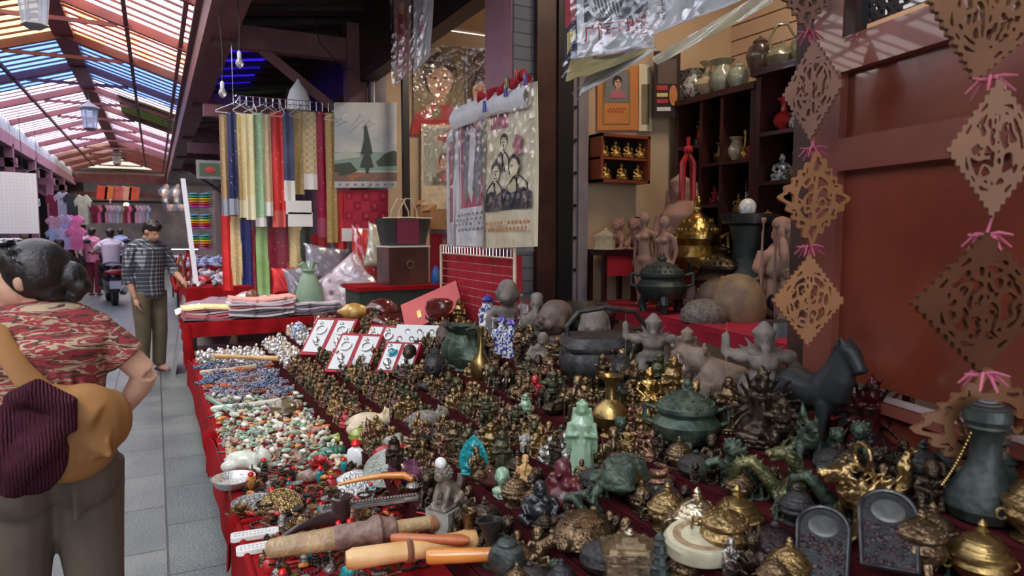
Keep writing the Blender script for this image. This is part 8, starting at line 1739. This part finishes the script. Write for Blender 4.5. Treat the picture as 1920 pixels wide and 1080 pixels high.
# ------------------------------------------------------------ scooter
def scooter(loc, rz, lb, col, sc=1):
    t = thing('scooter', lb, 'scooter', loc, rz, None, sc)     # front along +Y, rear faces -Y
    w = MB()
    w.ring((0, -.55, .24), .2, .055, rotZ(90), 28, 10); obj('rear_wheel', w, M_rubber, t); obj('front_wheel', MB().ring((0, .62, .24), .2, .05, rotZ(90), 28, 10), M_rubber, t)
    for y in (-.55, .62): obj('wheel_hub', MB().lathe([(.13, -.04), (.13, .04)], (0, y, .24), 20, rotY(90)), M_grey, t)
    b = MB(); b.tube([(0, -.72, .66), (0, -.5, .62), (0, -.2, .5), (0, 0, .32), (0, .28, .3), (0, .42, .5), (0, .48, .8), (0, .5, .95)], [.1, .17, .17, .13, .14, .12, .12, .08], 14); b.ball((0, -.45, .55), (.19, .3, .15)); b.ball((0, .55, .48), (.12, .16, .1)); b.ball((0, .47, .92), (.16, .1, .1)); obj('body', fuse(b, .018, 4), col, t)
    obj('seat', MB().ball((0, -.3, .76), (.16, .45, .09), None, 16, 10), M_black, t); obj('tail_light', MB().ball((0, -.78, .66), (.17, .04, .05)), M_cora, t)
    obj('mudguard', MB().tube([(0, -.72, .55), (0, -.82, .4), (0, -.84, .28)], [.09, .08, .07], 10, flat=.3), M_rubber, t); p_ = obj('licence_plate', MB().box((0, -.85, .42), (.2, .01, .15), rotX(-12)), mat('plate_grey', (.42, .42, .45), rough=.5), t)
    obj('exhaust', MB().tube([(.16, -.2, .22), (.17, -.5, .25), (.17, -.78, .32)], [.04, .055, .05], 12), M_grey, t); obj('luggage_rail', MB().tube([(-.13, -.6, .78), (-.14, -.85, .8), (.14, -.85, .8), (.13, -.6, .78)], .012, 8), M_grey, t)
    obj('handlebar', MB().tube([(-.34, .36, 1.02), (-.15, .46, 1.0), (.15, .46, 1.0), (.34, .36, 1.02)], .02, 8), M_black, t)
    for s in (-1, 1): obj('mirror', MB().tube([(s * .22, .42, 1.02), (s * .32, .4, 1.2)], .008, 6).ball((s * .35, .39, 1.24), (.07, .015, .045)), M_black, t)
    return t
sp = at_z(207, 573, 0); scooter((sp.x, sp.y + .6, 0), R(8), 'dark scooter with red tail light carrying the man in white, driving away', mat('charcoal_gloss_paint', (.03, .03, .04), rough=.2, coat=.6), 1.12)
person((sp.x + .03, sp.y + .55, .06), R(188), 1.72, 'rider in a whitish shirt seated on the scooter, seen from behind', white_s, blackc, 'sit', arms={-1: [(-.2, 0, 1.25), (-.33, -.2, 1.05), (-.32, -.5, 1.08)], 1: [(.2, 0, 1.25), (.33, -.2, 1.05), (.32, -.5, 1.08)]})
q = at_z(-60, 690, 0); scooter((q.x, q.y, 0), R(-100), 'parked dark scooter with red trim at the left edge behind the woman', mat('red_gloss_paint', (.3, .01, .015), rough=.2, coat=.6), 1)
def at_feet(px, py): p = at_z(px, py, 0); return (p.x, p.y, 0.01)
person(at_feet(178, 555), R(150), 1.66, 'person in a pink shirt left of the scooter rider', pinks, mat('maroon_trousers', (.2, .02, .04), rough=.8))
person(at_feet(230, 528), R(190), 1.66, 'person in a light blue shirt beyond the scooter rider', blues, blackc)
person(at_feet(120, 622), R(200), 1.45, 'seated dark-clothed vendor behind the left table', blackc, blackc)
person(at_feet(52, 585), R(160), 1.6, 'person with light hair in dark clothes far left', blackc, blackc, hairm=mat('light_hair', (.35, .28, .17), (.25, .2, .12), .6))
person(at_feet(160, 530), R(20), 1.68, 'person in white walking toward us in the far crowd', white_s, blackc)

# ------------------------------------------------------------ lanterns, bulbs, cables
def lantern(px, py, lb, h=.42, X=XM):
    d = ray(px, py); p = CAM + d * (X / d.x); s = h / .42
    t = thing('glass_lantern', lb, 'lantern', p, 0, None, s); n = 6
    obj('roof', MB().lathe([(.19, .17), (.2, .19), (.1, .25), (.03, .29), (.02, .34)], n=6), M_grey, t); obj('panes', MB().lathe([(.11, -.2), (.145, .17)], n=6), glassy('lantern_glass', (.72, .78, .86), .5), t); obj('foot', MB().lathe([(.07, -.26), (.13, -.22), (.13, -.2)], n=6), M_grey, t)
    f = MB()
    for i in range(6): a = i * PI / 3; f.tube([(.112 * math.cos(a), .112 * math.sin(a), -.2), (.148 * math.cos(a), .148 * math.sin(a), .17)], .009, 6)
    obj('frame', f, M_grey, t); obj('chain', MB().tube([(0, 0, .33), (0, 0, (ZR - .12 - p.z) / s)], .008, 6), M_black, t)
lantern(63, 8, 'nearest glass lantern under the roof ridge, cut by the top edge'); lantern(168, 220, 'second hexagonal glass lantern under the roof ridge'); lantern(219, 295, 'third glass lantern farther down the alley'); lantern(240, 330, 'farthest small glass lantern near the alley end')
def bulb(px, py, dep, topz, lb):
    p = at_d(px, py, dep); t = thing('bare_bulb', lb, 'light bulb', p); obj('bulb', MB().lathe([(.01, -.07), (.028, -.055), (.034, -.03), (.026, -.005), (.016, .01)], n=16), mat('clear_bulb_glass', (.8, .8, .8), rough=.05, trans=.7, coat=1), t); obj('socket', MB().lathe([(.017, .01), (.018, .06), (.008, .075)], n=12), M_white, t); obj('flex', MB().tube([(0, 0, .07), (.01, 0, .3), (-.01, 0, topz - p.z)], .0045, 6), M_black, t)
bulb(417, 168, 6.2, 3.6, 'bare bulb hanging from the gutter beam left of the scarf rack'); bulb(449, 112, 6.0, 3.88, 'bare bulb on long flex above the scarf hangers'); bulb(46, 398, 12, 3.66, 'small white pull bulb hanging at the left stalls'); bulb(73, 380, 13, 3.68, 'second pull bulb right of the first at the left stalls'); bulb(207, 377, 24, 2.95, 'bare bulb in the far stall under the cross beam')
def wire(pts, lb, r=.006): tag(obj('cable', MB().tube(pts, r, 6), M_black), lb, 'cable')
wire([at_d(585, 30, 7.0), at_d(600, 80, 7), at_d(640, 125, 7), at_d(675, 138, 7), at_d(700, 120, 7), at_d(705, 95, 7)], 'thin cable sagging in front of the brace and post'); wire([at_d(20, 300, 11), at_d(50, 322, 12), at_d(75, 315, 13), at_d(100, 325, 14)], 'black cable looped along the left beam')

# ------------------------------------------------------------ stalls farther off
def simple_stall(name, lb, x0, x1, y0, y1, z, m):
    cx, cy = (x0 + x1) / 2, (y0 + y1) / 2; t = thing(name, lb, 'stall', (cx, cy, 0)); b = MB().b2((x0 - cx, y0 - cy, z - .03), (x1 - cx, y1 - cy, z))
    b.sheet(lambda u, v: (x0 - cx + (x1 - x0) * u, y0 - cy - .01 - .015 * math.sin(u * 40) * v, z - .45 * v), 40, 3, (0, .006, 0)); sx = x0 if x0 > -1 else x1
    b.sheet(lambda u, v: (sx - cx + .015 * math.sin(u * 60) * v, y0 - cy + (y1 - y0) * u, z - .45 * v), 60, 3, (.006, 0, 0)); obj('cloth', b, m, t)
    for x in (x0 + .05, x1 - .05):
        for y in (y0 + .05, y1 - .05): obj('leg', MB().b2((x - cx - .02, y - cy - .02, 0), (x - cx + .02, y - cy + .02, z - .03)), M_black, t)
    return t
def spread(x0, x1, y0, y1, z, n, ks, ms, lb, gp, h, seed):
    r = random.Random(seed); got = []
    for i in range(n * 6):
        if len(got) >= n: break
        x, y = r.uniform(x0, x1), r.uniform(y0, y1)
        if any((x - a) ** 2 + (y - c) ** 2 < (h * .8) ** 2 for a, c in got): continue
        got.append((x, y)); make(r.choice(ks), (x, y, z), h * r.uniform(.8, 1.2), r.uniform(0, 6), r.choice(ms), lb, 'trinket', gp)
lil = mat('lilac_white_wrap', (.6, .56, .66), (.42, .36, .46), .3, scale=9, coat=.3)
simple_stall('goods_stall', 'red-draped stall of wrapped white and lilac goods beyond the textiles', .35, 1.9, 10.2, 13.6, .85, M_redcloth); spread(.42, 1.8, 10.3, 13.5, .85, 70, ['lump', 'chunk', 'squat'], [lil, M_cora, M_silverw, M_white, M_graybead], 'small wrapped trinket on the red stall beyond the textiles', 'wrapped trinkets', .13, 3)
simple_stall('goods_stall', 'farther red stall heaped with pale goods', .3, 1.9, 14.6, 19, .9, M_redcloth); spread(.38, 1.8, 14.7, 18.8, .9, 70, ['lump', 'chunk', 'squat'], [lil, M_white, M_bluew, M_graybead], 'pale wrapped bundle on the farther red stall', 'pale bundles', .16, 4)
simple_stall('goods_stall', 'left-hand table with small goods in front of the hanging shirts', -2.6, -1.7, 16, 18.8, .75, M_redcloth); spread(-2.5, -1.78, 16.1, 18.6, .75, 36, ['chunk', 'squat', 'disc'], [lil, M_white, M_cora, M_bluecap], 'small ware on the left-hand table', 'left-hand wares', .12, 5)
simple_stall('goods_stall', 'left stall of striped bags at the left edge', -2.6, -1.75, 11.4, 15, .95, mat('dark_cloth_cover', (.05, .04, .05), rough=.9)); spread(-2.5, -1.82, 11.5, 14.9, .95, 22, ['lump', 'chunk'], [mat('striped_bag', (.55, .55, .6), (.08, .08, .1), .6, scale=7, lo=.48, hi=.52), lil, M_graybead], 'striped bag heaped on the left stall', 'striped bags', .26, 6)
# slotted white upright, rainbow garlands, hanging beads, leaning board
A, B_ = at_d(343, 335, 8.1), at_d(368, 532, 7.9); tag(obj('slotted_upright', bar(MB(), A, B_, .05, .015), M_white), 'white slotted metal upright leaning left of the scarves', 'upright')
rain = [(.5, .05, .45), (.6, .02, .04), (.75, .3, .03), (.7, .65, .05), (.05, .4, .12), (.05, .25, .5)]; rm = [mat('paper_colour_%s' % n, c, rough=.6) for n, c in zip(('violet', 'red', 'orange', 'yellow', 'green', 'blue'), rain)]
for k, px in enumerate((364, 386)):
    for g_, py in enumerate((362, 402, 440)):
        p = at_d(px, py, 9.6); t = thing('rainbow_paper_lantern', '%s rainbow paper lantern of the %s string behind the white upright' % (['top', 'middle', 'lowest'][g_], ['left', 'right'][k]), 'paper lantern', p)
        for i in range(6): obj('paper_disc', MB().lathe([(.02, 0), (.085, .012), (.085, .02), (.02, .034)], (0, 0, -.2 + i * .034), n=16), rm[i], t)
tag(obj('bead_rail', MB().tube([at_d(322, 468, 9.45), at_d(372, 468, 9.45)], .012, 8).tube([at_d(358, 468, 9.45), at_d(358, 560, 9.45)], .012, 8), M_chrome), 'thin chrome rail carrying the bead strings', 'rail')
def beads(px, y0, y1, dep, m, lb):
    p = at_d(px, y0, dep); q = at_d(px, y1, dep); mb = MB(); n = 16
    for s in (-1, 1):
        for i in range(n): v = p.lerp(q, i / n); mb.ball(v - p + Vector((s * .04 * math.sin(PI * i / n), 0, 0)), .022, None, 7, 5)
    tag(obj('hanging_beads', mb, m, None, p), lb, 'beads')
beads(338, 478, 540, 9.4, M_brbead, 'dark brown bead strings hanging by the reaching hand'); beads(352, 470, 528, 9.5, M_cora, 'red bead strings hanging right of the brown ones'); beads(330, 486, 545, 9.5, M_cora, 'red bead strings nearest the reaching hand')
bd = thing('leaning_board', 'grey board leaning against the textile stall behind the man', 'board', (.0, 0, 0)); p = at_z(318, 708, 0); bd.location = (p.x + .06, p.y + .45, 0); obj('panel', MB().box((.06, 0, .42), (.02, .62, .86), rotY(9)), mat('dull_grey_laminate', (.36, .37, .37), (.3, .31, .31), .3, scale=2), bd)
tag(obj('white_mesh_panel', MB().sheet(lambda u, v: (-.35 + .7 * u, .01 * math.sin(u * 9), -.8 + .8 * v), 8, 8, (0, .006, 0)), checks('mesh_panel', [(.75, .76, .82), (.68, .7, .76), (.5, .52, .6)], 22, 22, .6, .85), None, at_d(8, 322, 9.0), R(20)), 'white checked mesh sheet hanging at the left edge', 'sheet')
pcd = thing('framed_picture', 'small framed picture with red fruit above the rainbow lanterns', 'picture', at_d(394, 318, 9.8)); obj('frame', MB().b2((-.18, 0, -.13), (.18, .02, .13)), M_grey, pcd); obj('picture', MB().b2((-.14, -.004, -.09), (.14, 0, .09)), pgn, pcd); obj('fruit', MB().ball((0, -.004, -.01), (.07, .006, .045)), prd, pcd)
# hanging shirts and garments
def garment(px, py, dep, w, h, m, lb, gp=None, Y=None):
    p = at_Y(px, py, Y) if Y else at_d(px, py, dep); k = depth(p) / F; w *= k; h *= k
    pts = [(-.25 * w, 0), (-.12 * w, -.05 * h), (.12 * w, -.05 * h), (.25 * w, 0), (.6 * w, -.22 * h), (.5 * w, -.42 * h), (.33 * w, -.3 * h), (.33 * w, -h), (-.33 * w, -h), (-.33 * w, -.3 * h), (-.5 * w, -.42 * h), (-.6 * w, -.22 * h)]
    tag(obj('hanging_shirt', MB().prism(pts, .05), m, None, p, -TH + R(rnd.uniform(-10, 10))), lb, 'shirt', gp)
gc_ = [mat('cloth_' + n, c, tuple(min(1, x * 1.3) for x in c), .8, scale=6) for n, c in (('maroon', (.2, .02, .05)), ('grey', (.35, .33, .4)), ('black', (.02, .02, .025)), ('khaki', (.3, .3, .22)), ('lilac', (.45, .4, .6)), ('pink', (.65, .15, .32)), ('skyblue', (.35, .45, .65)), ('rose', (.55, .3, .4)))]
for i, (x, y, w, h, k, lb) in enumerate(((100, 363, 26, 42, 0, 'maroon shirt, left of the top row of hanging shirts'), (117, 360, 26, 44, 1, 'grey shirt with dark patch in the top row'), (134, 362, 26, 44, 2, 'black shirt in the top row'), (155, 365, 28, 56, 3, 'khaki shirt right of the black one'), (102, 405, 28, 36, 7, 'rose shirt in the second row'), (121, 403, 28, 38, 4, 'lilac shirt in the second row'), (140, 403, 28, 38, 5, 'pink shirt in the second row'), (103, 428, 30, 40, 6, 'sky blue shirt in the bottom row'), (122, 428, 30, 40, 4, 'lilac shirt in the bottom row'), (142, 426, 32, 42, 5, 'bright pink shirt in the bottom row'))): garment(x, y, 17.5 - .3 * (i // 4), w, h, gc_[k], lb)
RY = 28.5; rp = at_Y(220, 384, RY); tag(obj('clothes_rail', MB().tube([(-2.75, RY, rp.z + .1), (.6, RY, rp.z + .1)], .03, 8).b2((-2.75, RY - .05, rp.z + .12), (.6, RY + .2, rp.z + .16)), M_dark), 'long dark rail across the far end of the alley', 'rail')
for i in range(15): garment(176 + i * 7, 384, 0, 15, 34, gc_[(i * 5) % 8], 'garment on the far rail under the cross beam', 'garments on the far rail', RY)
for i, c in enumerate(((.6, .06, .03), (.7, .2, .05), (.5, .12, .1), (.65, .4, .3), (.6, .1, .05))):
    p = at_Y(192 + i * 15, 374, RY + .1); p.z = rp.z + .16; tag(obj('shop_board', MB().box((0, 0, .25), (.32, .04, .5), rotY(8)), mat('board_colour_%s' % 'abcde'[i], c, tuple(min(1, x * 1.5) for x in c), .5, scale=4), None, p, 0), ['red', 'orange', 'rust', 'buff', 'scarlet'][i] + ' upright board in the row under the far cross beam', 'board')
em2 = bpy.data.materials.new('warm_bulb_glow'); em2.use_nodes = True; em2.node_tree.nodes['Principled BSDF'].inputs['Emission Color'].default_value = (1, .85, .65, 1); em2.node_tree.nodes['Principled BSDF'].inputs['Emission Strength'].default_value = 12
for px, py, lb in ((210, 374, 'lit globe lamp in the far stall, upper left'), (237, 384, 'lit globe lamp in the far stall, lower right')): q = at_d(px, py, 27.5); gt = thing('globe_lamp', lb, 'lamp', q); obj('globe', MB().ball((0, 0, 0), .09, None, 14, 10), em2, gt); obj('cord', MB().tube([(0, 0, .08), (0, 0, 4.0 - q.z)], .008, 6), M_black, gt)
for i, px in enumerate((316, 337)): tag(obj('hanging_plastic_bag', MB().lathe([(.1, 0), (.16, .1), (.13, .3), (.03, .4)], n=14), M_filmbag, None, at_d(px, 395, 10.5), 0), ['left', 'right'][i] + ' clear plastic bag hanging left of the white upright', 'bag')
